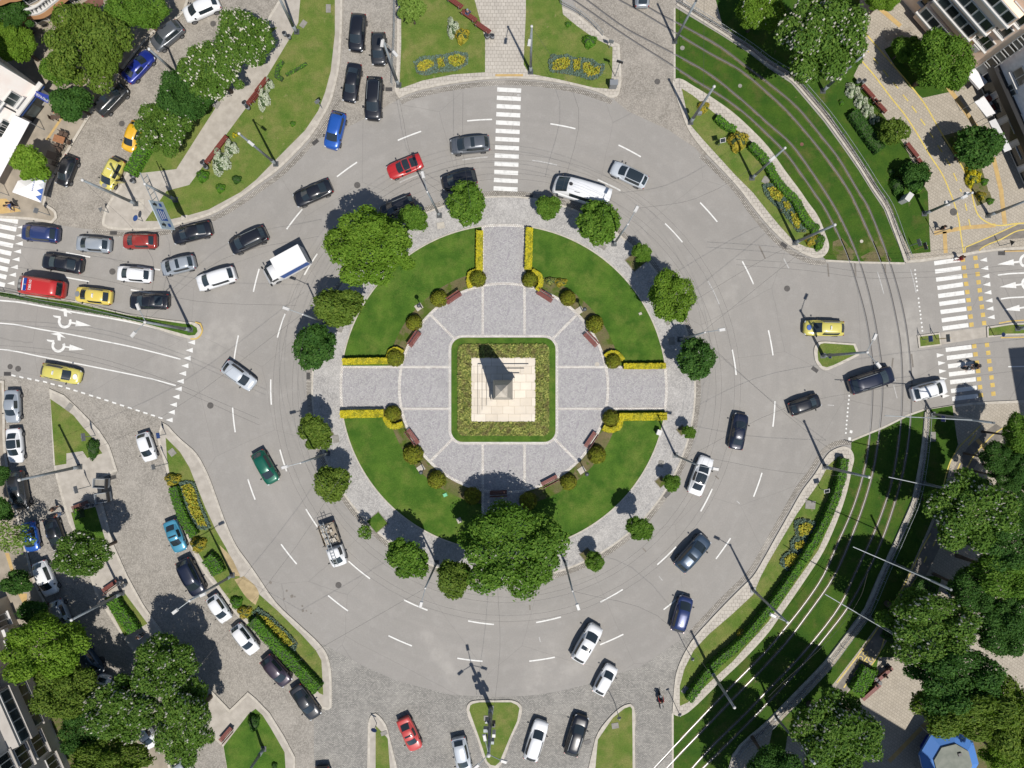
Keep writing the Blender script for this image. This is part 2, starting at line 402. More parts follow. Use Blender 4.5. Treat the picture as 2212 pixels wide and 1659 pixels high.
def strip(name, pts, w, z, mat, z0=None, closed=False, kind='structure', parent=None, side=0):
    """side 0: centred, 1: left of the line, -1: right of it"""
    a = offs(pts, w/2 if side == 0 else (w if side > 0 else 0), closed); b = offs(pts, -w/2 if side == 0 else (0 if side > 0 else -w), closed); n = len(pts)
    m = n if closed else n - 1
    V = [(p[0], p[1], z) for p in a] + [(p[0], p[1], z) for p in b]; F = [(i, n+i, n+(i+1)%n, (i+1)%n) for i in range(m)]
    if z0 is not None:
        V += [(p[0], p[1], z0) for p in a] + [(p[0], p[1], z0) for p in b]
        for i in range(m):
            j = (i+1) % n
            F += [(i, j, 2*n+j, 2*n+i), (n+j, n+i, 3*n+i, 3*n+j)]
        if not closed: F += [(0, 2*n, 3*n, n), (n-1, 2*n-1, 4*n-1, 3*n-1)]
    o = obj(name, mesh(name, V, F, [M[mat]]), parent)
    return tag(o, kind=kind) if kind else o
# ================================================================ GROUND, ROADS, ISLANDS
def ring_pts(R, n=128, a0=0, a1=2*PI, cx=1088., cy=838.):
    full = abs(a1 - a0 - 2*PI) < 1e-6
    return [(cx + R*math.cos(a0+(a1-a0)*i/(n if full else n-1)), cy - R*math.sin(a0+(a1-a0)*i/(n if full else n-1))) for i in range(n)]
def g(p): return [at(x, y) for x, y in p]
tag(obj('ground', mesh('ground', [(-900,-900,-.06),(900,-900,-.06),(900,900,-.06),(-900,900,-.06)], [(0,1,2,3)], [simple('far ground', C(150,146,120), .95, c2=C(110,122,78), scale=.02)])), kind='structure')
tag(MB().prism(g([(-320,-320),(2540,-320),(2540,1990),(-320,1990)]), -.03, 0).build('road', M['asphalt']), kind='structure')
# --- cobbled streets
CB = .004
area('cobbled_street', '@ov 425,0 400,25 330,75 302,106 252,172 200,245 150,327 105,412 99,440 122,457 125,471 118,482 140,488 180,494 220,497 235,500 300,470 800,-10', CB, 'street', sm=False)
area('cobbled_lane', '@ov 725,0 730,150 700,230 650,296 680,302 700,295 725,285 750,275 800,250 830,232 866,212 866,0', CB, 'street_b', sm=False)
area('cobbled_tram_street', '@ov 1180,0 1246,32 1281,60 1335,97 1335,200 1326,215 1356,240 1393,257 1443,280 1468,297 1500,318 1520,340 1530,330 1460,172 1459,0', CB, 'street', sm=False)
area('cobbled_side_street', '@ov 0,809.6 27,813 60,819 100,826 130,835 180,850 250,871 332,899 352,906 380,950 480,1130 600,1330 716,1440 716,1700 0,1700', CB, 'street_b', sm=False)
area('cobbled_forecourt', '@31 560,590 600,600 760,690 950,790 1200,900 1450,970 1700,1030 2000,1045 2212,1045 @32 200,1030 400,1000 650,940 900,850 1100,790 1300,660 1450,560 1560,470 1600,600 1400,1100 1395,1658 @31 500,1658 500,1100', CB+.001, 'setts', sm=False)
# --- raised islands and pavements
def island(name, s, mat='pave', z=.12, sm=True, kerb=.28, ext=True, kmat='kerb'):
    o = area(name, s, z, mat, -.01, sm, True, ext)
    if kerb:
        p = RAISED[-1]; ar = sum(p[i][0]*p[(i+1)%len(p)][1]-p[(i+1)%len(p)][0]*p[i][1] for i in range(len(p)))
        strip('kerb', p, kerb, z+.003, kmat, closed=True, side=1 if ar > 0 else -1)
    return o
NWI = '@ov 222,478 226,458 240,430 262,398 272,378 318,310 345,275 400,200 470,120 555,55 578,42 690,0 740,0 740,37 738,87 733,150 723,195 715,222 693,262 670,297 635,335 598,370 553,403 525,424 462,462 400,482 332,497 275,498 235,494 222,487'
island('pavement', NWI)
area('lawn', '@ov 315,478 361,413 410,400 432,370 487,295 530,237 578,165 628,82 645,50 672,0 724,0 724,75 715,155 703,200 688,240 660,282 615,327 553,390 520,416 452,453 400,468 350,478', .126, 'lawn_dry', sm=False)
area('lawn', '@ov 300,375 382,366 440,275 497,187 540,118 600,60 562,62 520,90 470,128 405,208 345,285 322,315', .126, 'lawn_dry', sm=False)
NI = '@ov 856,0 858,75 855,175 853,195 862,213 880,204 926,191 985,180 1050,172 1106,170 1150,172 1200,178 1260,190 1300,203 1318,212 1331,210 1338,200 1338,97 1323,90 1281,60 1246,32 1206,12 1185,0'
island('pavement', NI, 'paver')
area('lawn', '@ov 866,0 867,100 863,193 913,175 978,162 1048,157 1048,85 955,0', .126, 'lawn_dry', sm=False)
area('lawn', '@ov 1133,0 1136,25 1131,140 1143,160 1206,172 1281,190 1318,193 1322,160 1323,103 1281,82 1246,57 1216,32 1183,0', .126, 'lawn_dry', sm=False)
area('tactile_paving', '@ov 1070,161 1130,161 1130,166 1070,166', .127, 'tactile', sm=False)
# tram bed north east + island
area('tram_bed', '@ov 1458,17 1458,172 1480,190 1700,400 1731,480 1775,553 1784,561 1859,565 1954,567 1941,532 1924,490 1909,452 1884,415 1854,367 1819,317 1779,262 1741,217 1709,180 1659,147 1618,115 1556,75 1461,18', .02, 'lawn_tram', z0=-.01, sm=False)
NEI = '@ov 1452,173 1466,170 1500,188 1531,207 1581,242 1623,280 1659,318 1696,370 1731,417 1741,432 1766,467 1781,502 1790,535 1781,552 1764,558 1724,543 1689,518 1659,488 1626,448 1596,408 1556,364 1518,324 1486,280 1468,232 1453,185'
island('pavement', NEI, 'paver')
area('lawn', '@ov 1472,192 1496,207 1546,248 1616,300 1659,352 1709,417 1734,445 1759,482 1777,515 1779,530 1764,539 1741,534 1714,522 1684,489 1659,459 1626,417 1586,377 1556,344 1516,300 1492,272 1481,234', .126, 'lawn_dry', sm=False)
# north east park
island('pavement', '@ov 1459,0 1475,10 1560,66 1618,104 1660,134 1711,168 1745,205 1783,250 1823,305 1858,357 1888,405 1913,442 1930,485 1945,530 1956,568 1990,566 2030,560 2070,556 2120,546 2160,541 2211,532 2211,0', 'paver_rot', kerb=.3, sm=False)
area('lawn', '@ov 1475,0 1560,55 1640,118 1690,150 1745,199 1790,247 1840,318 1880,378 1908,428 1938,488 1967,549 2009,545 2007,510 2003,415 1990,395 1955,320 1950,310 1900,240 1870,195 1843,165 1860,130 1850,60 1885,0', .126, 'lawn_tram', sm=False)
area('planting_bed', '@03 1000,430 1120,370 1350,560 1560,800 1330,850 1200,740', .127, 'lawn_tram', sm=False)
area('planting_bed', '@03 1490,1180 1780,1100 1990,1280 1840,1450 1900,1658 1760,1658 1690,1480', .127, 'soil', sm=False)
area('planting_bed', '@13 1755,0 1910,0 1930,70 1800,125', .127, 'soil', sm=False)
area('cycle_path', '@13 1700,480 1900,395 2140,285 2212,270 2212,325 2000,415 1820,500 1700,525', .127, 'asphalt_dark', sm=False)
# west pavement and south west side
island('pavement', '@ov 430,0 400,25 330,75 302,106 252,172 200,245 150,327 105,412 99,440 122,457 125,471 114,483 60,475 0,468 0,0', 'pave_warm')
area('terrace', '@00 700,60 880,0 900,60 830,150 760,140', .127, 'terracotta', sm=False)
area('tactile_paving', '@10 0,100 60,60 190,170 30,190 0,180', .127, 'tactile', sm=False)
area('tactile_paving', '@00 400,1210 420,1215 560,1010 745,690 725,690 540,1000', .127, 'tactile', sm=False)
island('pavement', '@ov 0,818 10,822 12,900 13,960 20,1010 30,1060 45,1130 60,1190 80,1260 120,1330 170,1400 220,1470 290,1540 360,1620 385,1659 0,1659', 'pave_warm')
area('tactile_paving', '@20 50,1460 85,1460 130,1620 100,1620', .127, 'tactile', sm=False)
area('tactile_paving', '@30 160,150 240,150 240,240 210,250', .127, 'tactile', sm=False)
area('planting_bed', '@30 250,880 560,620 1000,1100 1200,1500 1100,1700 560,1700 450,1200', .127, 'soil', sm=False)
SWI = '@ov 107,839 140,854 175,887 215,929 237,962 247,992 255,1017 232,1027 222,1034 220,1075 245,1172 277,1244 310,1304 375,1399 440,1472 497,1532 536,1494 553,1508 583,1539 613,1587 638,1634 650,1659 535,1659 483,1612 410,1552 307,1432 265,1374 208,1284 195,1244 165,1159 150,1129 135,1079 122,1029 117,1004 110,862'
island('pavement', SWI, 'pave', sm=False)
area('lawn', '@20 441,130 530,190 640,270 720,370 800,460 890,600 760,640 720,580 580,600 580,690 482,706', .126, 'lawn_dry', sm=False)
area('lawn', '@20 620,1110 830,1060 940,1430 700,1400', .126, 'lawn', sm=False)
area('lawn', '@30 905,190 1070,130 1280,410 1080,520', .126, 'lawn_dry', sm=False)
area('lawn', '@30 1935,1470 2150,1190 2212,1145 @31 60,1200 130,1310 250,1520 320,1658 @30 2140,1658', .126, 'lawn', sm=False)
SFI = '@ov 350,912 362,918 375,932 392,949 425,979 450,1024 467,1069 487,1124 512,1179 537,1214 553,1237 598,1302 653,1354 688,1387 705,1409 715,1444 717,1485 717,1527 710,1532 695,1529 673,1494 628,1434 590,1394 553,1363 512,1329 475,1277 445,1242 412,1179 390,1117 370,1054 360,1014 347,969 342,949'
island('pavement', SFI, 'pave')
area('lawn', '@ov 359,945 390,976 410,1009 425,1047 445,1097 467,1144 490,1184 517,1244 553,1276 603,1321 653,1371 683,1404 695,1426 699,1500 690,1496 640,1434 596,1390 553,1353 517,1320 480,1272 457,1239 425,1187 405,1144 383,1092 372,1049 362,990', .126, 'lawn_dry', sm=False)
area('bare_ground', '@30 2030,30 2110,0 2212,90 @31 30,160 0,250 @30 2130,180', .13, 'sand', sm=True)
area('bare_ground', '@20 1900,1390 1990,1480 2080,1658 2020,1658 1940,1500', .13, 'sand', sm=True)
# bottom islands
island('traffic_island', '@ov 795,1580 796,1560 803,1543 812,1540 822,1548 836,1569 878,1659 794,1659', 'pave')
area('lawn', '@ov 812,1566 838,1594 862,1659 811,1659', .126, 'lawn_dry', sm=False)
island('traffic_island', '@ov 1008,1533 1010,1522 1017,1515 1034,1512 1070,1512 1106,1512 1121,1518 1127,1527 1122,1557 1106,1592 1083,1650 1078,1656 1068,1658 1056,1655 1048,1645 1030,1592', 'kerb', kerb=0)
area('lawn', '@ov 1014,1533 1016,1523 1022,1519 1036,1516 1070,1516 1104,1516 1117,1522 1122,1529 1117,1557 1101,1592 1079,1645 1070,1653 1060,1651 1052,1643 1035,1592', .126, 'lawn_dry', sm=False)
island('traffic_island', '@ov 1258,1659 1286,1594 1321,1544 1348,1523 1362,1519 1369,1527 1371,1590 1372,1659', 'kerb', kerb=0)
area('lawn', '@ov 1264,1659 1291,1597 1324,1549 1349,1529 1361,1525 1365,1530 1366,1590 1367,1659', .126, 'lawn_dry', sm=False)
# south east island + tram bed + park
SEI = '@ov 1824,964 1809,967 1791,977 1779,992 1759,1024 1734,1057 1704,1109 1674,1162 1650,1205 1626,1244 1606,1264 1569,1301 1531,1341 1496,1381 1476,1414 1461,1451 1456,1481 1452,1539 1458,1544 1468,1546 1481,1541 1491,1534 1551,1476 1606,1424 1659,1366 1684,1331 1744,1244 1779,1189 1809,1121 1829,1061 1839,1014 1844,989 1838,972'
island('pavement', SEI, 'paver')
area('lawn', '@ov 1813,984 1789,1004 1769,1041 1721,1109 1684,1171 1659,1214 1643,1244 1626,1284 1581,1326 1531,1369 1498,1404 1478,1444 1468,1481 1468,1524 1486,1516 1531,1474 1581,1429 1659,1342 1719,1256 1766,1189 1799,1116 1819,1054 1829,1014 1831,992', .126, 'lawn_dry', sm=False)
area('tram_bed', '@ov 1839,953 1874,937 1909,924 1959,899 2001,884 1996,900 1991,954 1984,1004 1969,1079 1946,1134 1909,1217 1896,1244 1866,1314 1814,1384 1779,1429 1746,1464 1659,1553 1581,1629 1551,1659 1454,1659 1454,1540 1475,1535 1545,1475 1600,1420 1655,1362 1740,1240 1775,1185 1805,1120 1825,1060 1838,1000', .02, 'lawn_tram', z0=-.01, sm=False)
island('pavement', '@ov 2001,884 2050,876 2100,869 2211,853 2211,1659 1551,1659 1581,1631 1661,1556 1750,1468 1783,1433 1819,1388 1871,1317 1902,1244 1914,1217 1951,1134 1974,1080 1989,1004 1996,954', 'paver_rot', sm=False)
area('lawn', '@ov 2008,884 2056,876 2064,935 2068,960 2052,1000 2038,1060 2000,1150 1960,1240 1930,1300 1898,1345 1850,1410 1800,1475 1700,1590 1650,1659 1590,1659 1668,1575 1756,1486 1790,1448 1826,1402 1877,1330 1908,1250 1922,1217 1958,1137 1982,1080 1997,1004 2003,954', .126, 'lawn_tram', sm=False)
area('cycle_path', '@ov 2130,930 2150,915 2180,935 2120,985 2085,1035 2070,1080 2040,1160 2000,1240 1960,1300 1915,1380 1865,1450 1780,1550 1700,1659 1660,1659 1765,1535 1830,1450 1890,1365 1935,1290 1975,1215 2015,1130 2040,1060 2060,1010 2090,965', .127, 'asphalt_dark', sm=False)
area('planting_bed', '@33 1350,0 1500,0 1430,250 1100,700 950,700 900,1000 700,1100 640,1050 860,830 1000,600', .128, 'lawn', sm=False)
area('planting_bed', '@33 1250,1658 1600,1350 2212,700 2212,1658', .128, 'soil', sm=False)
# small east islands
island('traffic_island', '@13 395,1390 400,1340 430,1300 475,1292 600,1300 750,1310 775,1370 785,1410 700,1455 560,1520 505,1540 460,1530 410,1470', 'kerb', kerb=0)
area('lawn', '@13 425,1390 430,1345 450,1315 480,1307 600,1315 735,1325 755,1375 760,1400 690,1435 560,1497 505,1515 465,1505 430,1455', .126, 'lawn_dry', sm=False)
island('traffic_island', '@13 1285,1240 1480,1215 1495,1325 1300,1350', 'kerb', kerb=0, sm=False)
area('lawn', '@13 1305,1252 1470,1230 1482,1315 1312,1335', .126, 'lawn_dry', sm=False)
island('traffic_island', '@13 1885,1165 2100,1135 2212,1115 2212,1215 2050,1240 1890,1258', 'kerb', kerb=0, sm=False)
area('lawn', '@13 1900,1180 2100,1148 2212,1128 2212,1203 2050,1226 1902,1244', .126, 'lawn_dry', sm=False)
area('pavement', '@13 1495,1215 1880,1165 1885,1255 1500,1320', .006, 'pave', sm=False)
# west median
island('traffic_island', '@ov -260,585 15,631 50,636 162,650 275,677 400,695 418,696 430,702 436,714 432,725 424,732 407,731 325,706 225,681 125,661 12,642 -260,596', 'kerb', kerb=0, sm=True, ext=False)
area('lawn', '@ov -260,588 50,639 162,654 275,681 395,699 415,701 426,708 428,716 422,724 409,725 325,702 225,677 125,657 15,639 -260,593', .126, 'lawn', sm=False, ext=False)
# --- central island
MBv = MB().prism(g(ring_pts(415)), -.01, .12).build('roundabout_island', M['plaza_fan']); tag(MBv, kind='structure'); RAISED.append(g(ring_pts(415)))
strip('kerb', g(ring_pts(415)), .2, .124, 'kerb', closed=True, side=-1 if False else 1)
strip('gutter', g(ring_pts(421)), .52, .008, 'gutter', closed=True)
for nm, s in (('gutter', NWI.replace('@ov ', '@ov ')),):
    pass
def gutter(s, w=.55, side=0):
    strip('gutter', smooth(G(s, 0, True), 4), w, .008, 'gutter', side=side)
gutter('@ov 738,200 724,232 702,270 676,306 641,344 604,379 557,412 530,432 466,470 402,491 333,506 275,507 232,503 200,497')
gutter('@ov 866,221 884,212 928,200 986,189 1050,181 1106,179 1150,181 1199,187 1258,199 1298,212 1322,221')
gutter('@ov 1514,336 1551,372 1591,413 1621,456 1654,496 1684,526 1721,552 1760,567 1784,566')
gutter('@ov 1841,957 1822,955 1804,959 1784,970 1770,987 1750,1020 1726,1052 1696,1104 1666,1157 1642,1200 1618,1239 1600,1257 1562,1294 1524,1334 1492,1368')
gutter('@ov 386,957 418,986 442,1029 459,1074 479,1129 504,1183 530,1220 546,1242 592,1308 647,1361 682,1394 700,1412')
Zp = .127
def sector(name, R0, R1, a0, a1, cut, z, mat):
    """quarter of a ring, trimmed to leave the cross paths free (cut = half width of the path)"""
    pts = []
    f = lambda R: math.asin(min(.99, cut / R))
    n = 20
    for i in range(n+1): a = a0+f(R1)+(a1-a0-2*f(R1))*i/n; pts.append((1088+R1*math.cos(a), 838-R1*math.sin(a)))
    for i in range(n+1): a = a1-f(R0)-(a1-a0-2*f(R0))*i/n; pts.append((1088+R0*math.cos(a), 838-R0*math.sin(a)))
    return tag(MB().prism(g(pts), z, z).build(name, M[mat]), kind='structure')
for q in range(4):
    sector('planting_bed', 228, 300, q*PI/2, (q+1)*PI/2, 47, Zp, 'soil')
    sector('lawn', 255, 351, q*PI/2, (q+1)*PI/2, 47, Zp+.004, 'lawn')
    e = math.asin(47/351)
    strip('lawn_edging', g(ring_pts(352, 40, q*PI/2+e, (q+1)*PI/2-e)), .14, .16, 'kerb', z0=.11)
# paved panels: rings of setts about the middle of each panel
def panel(poly, cpx):
    w = g(poly); c = at(*cpx); o = MB().prism(w, Zp+.006, Zp+.006)
    me = o.me('paved_panel', M['plaza']); uv = me.uv_layers.new(name='UVMap')
    for lp in me.loops:
        v = me.vertices[lp.vertex_index].co; uv.data[lp.index].uv = (v.x - c[0], v.y - c[1])
    tag(obj('paved_panel', me), kind='structure')
def pol(R, deg): a = math.radians(deg); return (1088+R*math.cos(a), 838-R*math.sin(a))
def arc(R, d0, d1, n=10): return [pol(R, d0+(d1-d0)*i/n) for i in range(n+1)]
aP = math.degrees(math.asin(47/225)); aQ = math.degrees(math.asin(47/351))
Q = 113  # half width of the square bed
for k in range(4):
    d = 90*k
    panel(arc(225, d-aP, d+aP, 6) + arc(351, d+aQ, d-aQ, 6), pol(288, d))
    rr = lambda x, y, d=d: (1088 + x*math.cos(math.radians(d)) - y*math.sin(math.radians(d)), 838 - (x*math.sin(math.radians(d)) + y*math.cos(math.radians(d))))
    panel([rr(Q, -47), *arc(225, d-aP, d+aP, 6), rr(Q, 47)], pol(168, d))
    panel([rr(Q, 47), *arc(225, d+aP, d+45, 8), rr(Q-9, Q-9), rr(Q, Q-26)], pol(168, d+27))
    panel([rr(Q-9, Q-9), *arc(225, d+45, d+90-aP, 8), rr(47, Q), rr(Q-26, Q)], pol(168, d+63))
BANDS = [0]
def band(pts, w=.3, closed=False):
    BANDS[0] += 1; strip('sett_band', pts, w, Zp+.011+.0007*BANDS[0], 'band', closed=closed)
band(g(ring_pts(225)), .3, True)
for k in range(4):
    d = 90*k
    band(g(arc(351, d-aQ, d+aQ)), .3)
    rr = lambda x, y, d=d: (1088 + x*math.cos(math.radians(d)) - y*math.sin(math.radians(d)), 838 - (x*math.sin(math.radians(d)) + y*math.cos(math.radians(d))))
    for sg in (-45, 45): band(g([rr(Q+2, sg), rr(348, sg)]), .28)
    band(g([rr(Q-8, Q-8), rr(157, 157)]), .28)
def rsq(h, r, n=6, cx=1087.5, cy=842.0):
    o = []
    for k in range(4):
        bx, by = ((1,-1),(-1,-1),(-1,1),(1,1))[k]
        for i in range(n+1):
            a = PI/2*k + PI/2*i/n; o.append((cx+bx*(h-r)+r*math.cos(a), cy+by*(h-r)-r*math.sin(a)))
    return o
band(g(rsq(115, 27)), .34, True)
tag(MB().prism(g(rsq(112.5, 25)), .12, .17).build('lawn', M['lawn']), kind='structure')
tag(MB().prism(g(rsq(99, 14)), .17, .178).build('planting_bed', M['soil']), kind='structure')
# ================================================================ ROAD MARKINGS
MK = .012
def dash(a, b, w=.15, mat='white', bend=0.0):
    A, B = Vector(at(*a)), Vector(at(*b)); m = (A + B)/2; d = B - A; nn = Vector((-d.y, d.x)).normalized()
    pts = [A, A.lerp(B, .25)+nn*bend*.75, m + nn*bend, A.lerp(B, .75)+nn*bend*.75, B]
    strip('lane_marking', [(p.x, p.y) for p in pts], w, MK, mat)
def dashes(s, **k):
    p = P(s)
    for i in range(0, len(p), 2):
        A, B = p[i], p[i+1]; L = math.dist(A, B); m = ((A[0]+B[0])/2-1088, (A[1]+B[1])/2-838); r = math.hypot(*m)
        bow = (L*S)**2/8/(r*S) if r < 600 else 0
        sgn = 1 if (-(B[1]-A[1])*-m[0] - (B[0]-A[0])*-m[1]) * 1 > 0 else -1
        # outward bow
        d = (B[0]-A[0], -(B[1]-A[1])); nn = (-d[1], d[0]); out = (m[0], -m[1]); sgn = 1 if nn[0]*out[0]+nn[1]*out[1] > 0 else -1
        dash(A, B, bend=bow*sgn, **k)
dashes('@01 1225,1213 1427,1135 700,1527 873,1402 1825,1045 2040,1032 @02 332,1070 548,1112 920,1253 1113,1355 740,1552 938,1648 @11 265,322 400,150 418,717 530,535 @10 2190,862 2240,665 @11 185,1258 252,1053 128,1620 133,1838 @10 2022,1455 2060,1240 @20 2010,203 2033,418 2142,823 2205,1000 @21 207,568 265,755 432,1082 548,1258 217,1385 352,1557 800,1532 985,1683 @31 623,170 795,303 1278,208 1482,297 1145,517 1347,605 1833,390 2055,420 1740,712 1957,738 @32 208,403 423,355 150,737 370,703 763,227 957,118 760,595 962,505 1310,292 1480,150 @22 1255,1562 1417,1407 1630,1102 1730,907 1762,1512 1888,1333 2087,975 2160,768 @12 1625,92 1773,258 1322,273 1472,435 1990,600 2087,797 1903,1363 1937,1582 @13 3,1195 43,1412 @23 60,150 42,370')
dashes('@02 175,1385 390,1427 @12 1693,770 1790,970 @01 1785,1382 2000,1357 1240,1577 1440,1495 @11 790,245 930,118 @13 135,575 180,660', mat='white_worn', w=.13)
dashes('@32 235,527 245,572 1270,5 1300,40 @22 1942,1012 1968,1035 @23 1085,10 1115,125 515,182 570,187', mat='white_worn', w=.1)
dashes('@10 570,523 780,563 565,737 770,775 1130,845 1340,880 1185,640 1385,675')
def line(s, w, mat, z=MK, sm=True, name='lane_marking', ext=True):
    p = G(s, 0, ext); strip(name, smooth(p, 4) if sm else p, w, z, mat)
line('@10 -200,890 130,948 400,995 650,1040 900,1082 1200,1140 1420,1195 1640,1260', .17, 'white')
line('@10 -200,1085 110,1143 350,1187 600,1230 850,1280 1100,1330 1330,1385 1560,1445', .14, 'white')
line('@10 -200,1315 70,1367 330,1418 600,1470 850,1520 1100,1570 1300,1613 1520,1673', .14, 'white')
line('@10 1690,1126 1735,1140 1752,1190 1735,1240 1700,1268 1650,1270', .16, 'yellow_paint', .126)
for x, y in P('@10 117,1587 185,1601 254,1615 322,1629 390,1642 @20 455,2 522,18 588,39 653,59 719,79 787,101 853,121 920,142 987,164 1055,186 1122,208 1190,230 1257,252 1322,272 1387,294'):
    a = math.radians(-16); c = at(x, y); d = (math.cos(a)*.24, math.sin(a)*.24)
    strip('edge_marking', [(c[0]-d[0], c[1]-d[1]), (c[0]+d[0], c[1]+d[1])], .17, MK, 'white')
def zebra(rows, w, mat='white', name='zebra_crossing'):
    mb = MB()
    for a, b in rows:
        A, B = Vector(at(*a)), Vector(at(*b)); d = (B-A).normalized(); nn = Vector((-d.y, d.x))*w/2
        mb.add([(*(A+nn), MK), (*(A-nn), MK), (*(B-nn), MK), (*(B+nn), MK)], [(0,1,2,3)])
    tag(mb.build(name, M[mat]), kind='structure')
rows = []
for i, y in enumerate([773,845,917,987,1058,1130,1200,1272,1343,1414,1485,1555,1627]):
    x0 = 553+(2084-2.6*i)/4; x1 = 1106+(79-2.6*i)/4; rows.append(((x0, y/4), (x1, y/4+2.6)))
zebra(rows, .48)
zebra([((-60, 414.6+(y-75)/4), (x/4, 414.6+y/4)) for x, y in [(156,258),(142,325),(127,397),(113,466),(98,534),(84,603),(70,672),(56,738),(43,806)]], .5)
pr = P('@13 1435,617 1657,585 1443,688 1667,658 1452,758 1675,728 1463,830 1684,798 1470,900 1695,870 1480,968 1704,938 1490,1038 1713,1010 1500,1110 1723,1080 1508,1180 1731,1150 1535,1365 1757,1338 1545,1435 1767,1408 1555,1507 1775,1480 1563,1577 1785,1550 1573,1645 1795,1618 @23 1580,62 1803,32 1590,130 1812,103')
zebra([(pr[i], pr[i+1]) for i in range(0, len(pr), 2)], .48)
def squares(s):
    mb = MB()
    for x, y in P(s):
        c = at(x, y); mb.add([(c[0]+dx*.24-dy*.03, c[1]+dy*.24+dx*.03, MK) for dx, dy in ((-1,-1),(1,-1),(1,1),(-1,1))], [(0,1,2,3)])
    tag(mb.build('cycle_crossing_marking', M['yellow_paint']), kind='structure')
squares('@13 1683,585 1693,655 1703,725 1712,795 1722,865 1732,935 1740,1007 1750,1077 1758,1147 1782,1333 1793,1403 1805,1475 1815,1547 1823,1617 @23 1832,28 1840,98')
squares('@13 1792,570 1801,640 1811,710 1819,780 1829,850 1838,922 1848,993 1857,1062 1867,1133 1892,1322 1903,1390 1911,1462 1921,1531 1931,1603 @23 1940,10 1947,85')
def teeth(s, ang, ln=.85, wd=.5):
    a = math.radians(ang); ca, sa = math.cos(a), math.sin(a); mb = MB()
    for x, y in P(s):
        c = at(x, y); loc = [(-ln/2, 0), (ln/2, -wd/2), (ln/2, wd/2)]
        mb.add([(c[0]+u*ca-v*sa, c[1]+u*sa+v*ca, MK) for u, v in loc], [(0,1,2)])
    tag(mb.build('yield_marking', M['white']), kind='structure')
teeth('@10 182,305 170,376 165,447 150,515 137,583 123,650 107,717 93,790', 2)
teeth('@10 1655,1300 1636,1368 1617,1436 1598,1502 1578,1569 1558,1636 @20 1540,44 1520,112 1498,180 1480,245 1462,312', 0, .8, .55)
teeth('@13 1860,588 1870,660 1880,730 1888,800 1897,870 1907,940 1915,1010 1925,1083', 6)
teeth('@13 1490,1410 1502,1478 1510,1548 1518,1615 @23 1540,103', 184)
def arrow(px, py, ang, sc=1.0):
    """roundabout arrow: ring segment, stub, upper exit and forward arrow head"""
    a = math.radians(ang); ca, sa = math.cos(a)*sc, math.sin(a)*sc; c = at(px, py); mb = MB()
    T = lambda p: (c[0]+p[0]*ca-p[1]*sa, c[1]+p[0]*sa+p[1]*ca, MK+.004+.0008*len(mb.f))
    n = 18; V = []
    for i in range(n+1):
        t = math.radians(150 + 240*i/n); V += [T((.8*math.cos(t), .8*math.sin(t))), T((.5*math.cos(t), .5*math.sin(t)))]
    mb.add(V, [(2*i, 2*i+2, 2*i+3, 2*i+1) for i in range(n)])
    mb.add([T(p) for p in ((.75,-.1),(1.35,-.1),(1.35,.1),(.75,.1))], [(0,1,2,3)])
    mb.add([T(p) for p in ((1.3,-.36),(3.1,0),(1.3,.36))], [(0,1,2)])
    mb.add([T(p) for p in ((-.15,.6),(.2,.6),(.1,1.1),(-.3,1.1))], [(0,1,2,3)])
    mb.add([T(p) for p in ((-1.1,1.22),(.75,1.0),(-.15,1.5))], [(0,1,2)])
    mb.add([T(p) for p in ((-1.45,.5),(-1.3,.32),(-.5,.25),(-.55,.55))], [(0,1,2,3)])
    tag(mb.build('arrow_marking', M['white']), kind='structure')
arrow(*P('@10 560,1120')[0], -9, .98); arrow(*P('@10 505,1328')[0], -9, .98)
def arrow2(px, py, ang):
    a = math.radians(ang); ca, sa = math.cos(a), math.sin(a); c = at(px, py); mb = MB(); T = lambda p: (c[0]+p[0]*ca-p[1]*sa, c[1]+p[0]*sa+p[1]*ca, MK+.002+.0008*len(mb.f))
    mb.add([T(p) for p in ((0,0),(1.9,-.36),(1.9,.36))], [(0,1,2)])
    mb.add([T(p) for p in ((1.85,-.1),(2.6,-.1),(2.6,.1),(1.85,.1))], [(0,1,2,3)])
    n = 18; V = []
    for i in range(n+1):
        t = math.radians(-60 + 300*i/n); V += [T((3.3+.8*math.cos(t), .8*math.sin(t))), T((3.3+.5*math.cos(t), .5*math.sin(t)))]
    mb.add(V, [(2*i, 2*i+2, 2*i+3, 2*i+1) for i in range(n)])
    tag(mb.build('arrow_marking', M['white']), kind='structure')
for x, y in P('@13 1980,626 1998,822 2030,1020'): arrow2(x, y, 7)
line('@13 1985,718 2100,705 2230,688', .16, 'white'); line('@13 2010,925 2100,913 2230,898', .16, 'white'); line('@13 2075,1510 2230,1490', .12, 'white')
line('@13 1995,1135 2110,1115 2230,1095', .13, 'yellow_paint'); line('@13 2010,1260 2230,1225', .13, 'yellow_paint'); line('@13 2040,515 2230,490', .15, 'tactile', .128)
mb = MB()
for x, y in P('@13 1270,675 1272,712 1278,745 1283,775 1287,815 1290,850 1300,920 1303,957 1308,992 1313,1028 1318,1060 1320,1095 1326,1130 1330,1167 1333,1200 @23 705,66 701,103 698,138 694,173 690,210 687,245 685,280 681,316 678,352 675,388 672,424'):
    c = at(x, y); mb.add([(c[0]+.11*math.cos(t*PI/4), c[1]+.11*math.sin(t*PI/4), MK) for t in range(8)], [tuple(range(8))])
tag(mb.build('dotted_marking', M['white']), kind='structure')
line('@13 945,690 975,790 1000,880', .12, 'white_worn'); line('@13 1230,670 1255,760 1280,870', .12, 'white_worn')
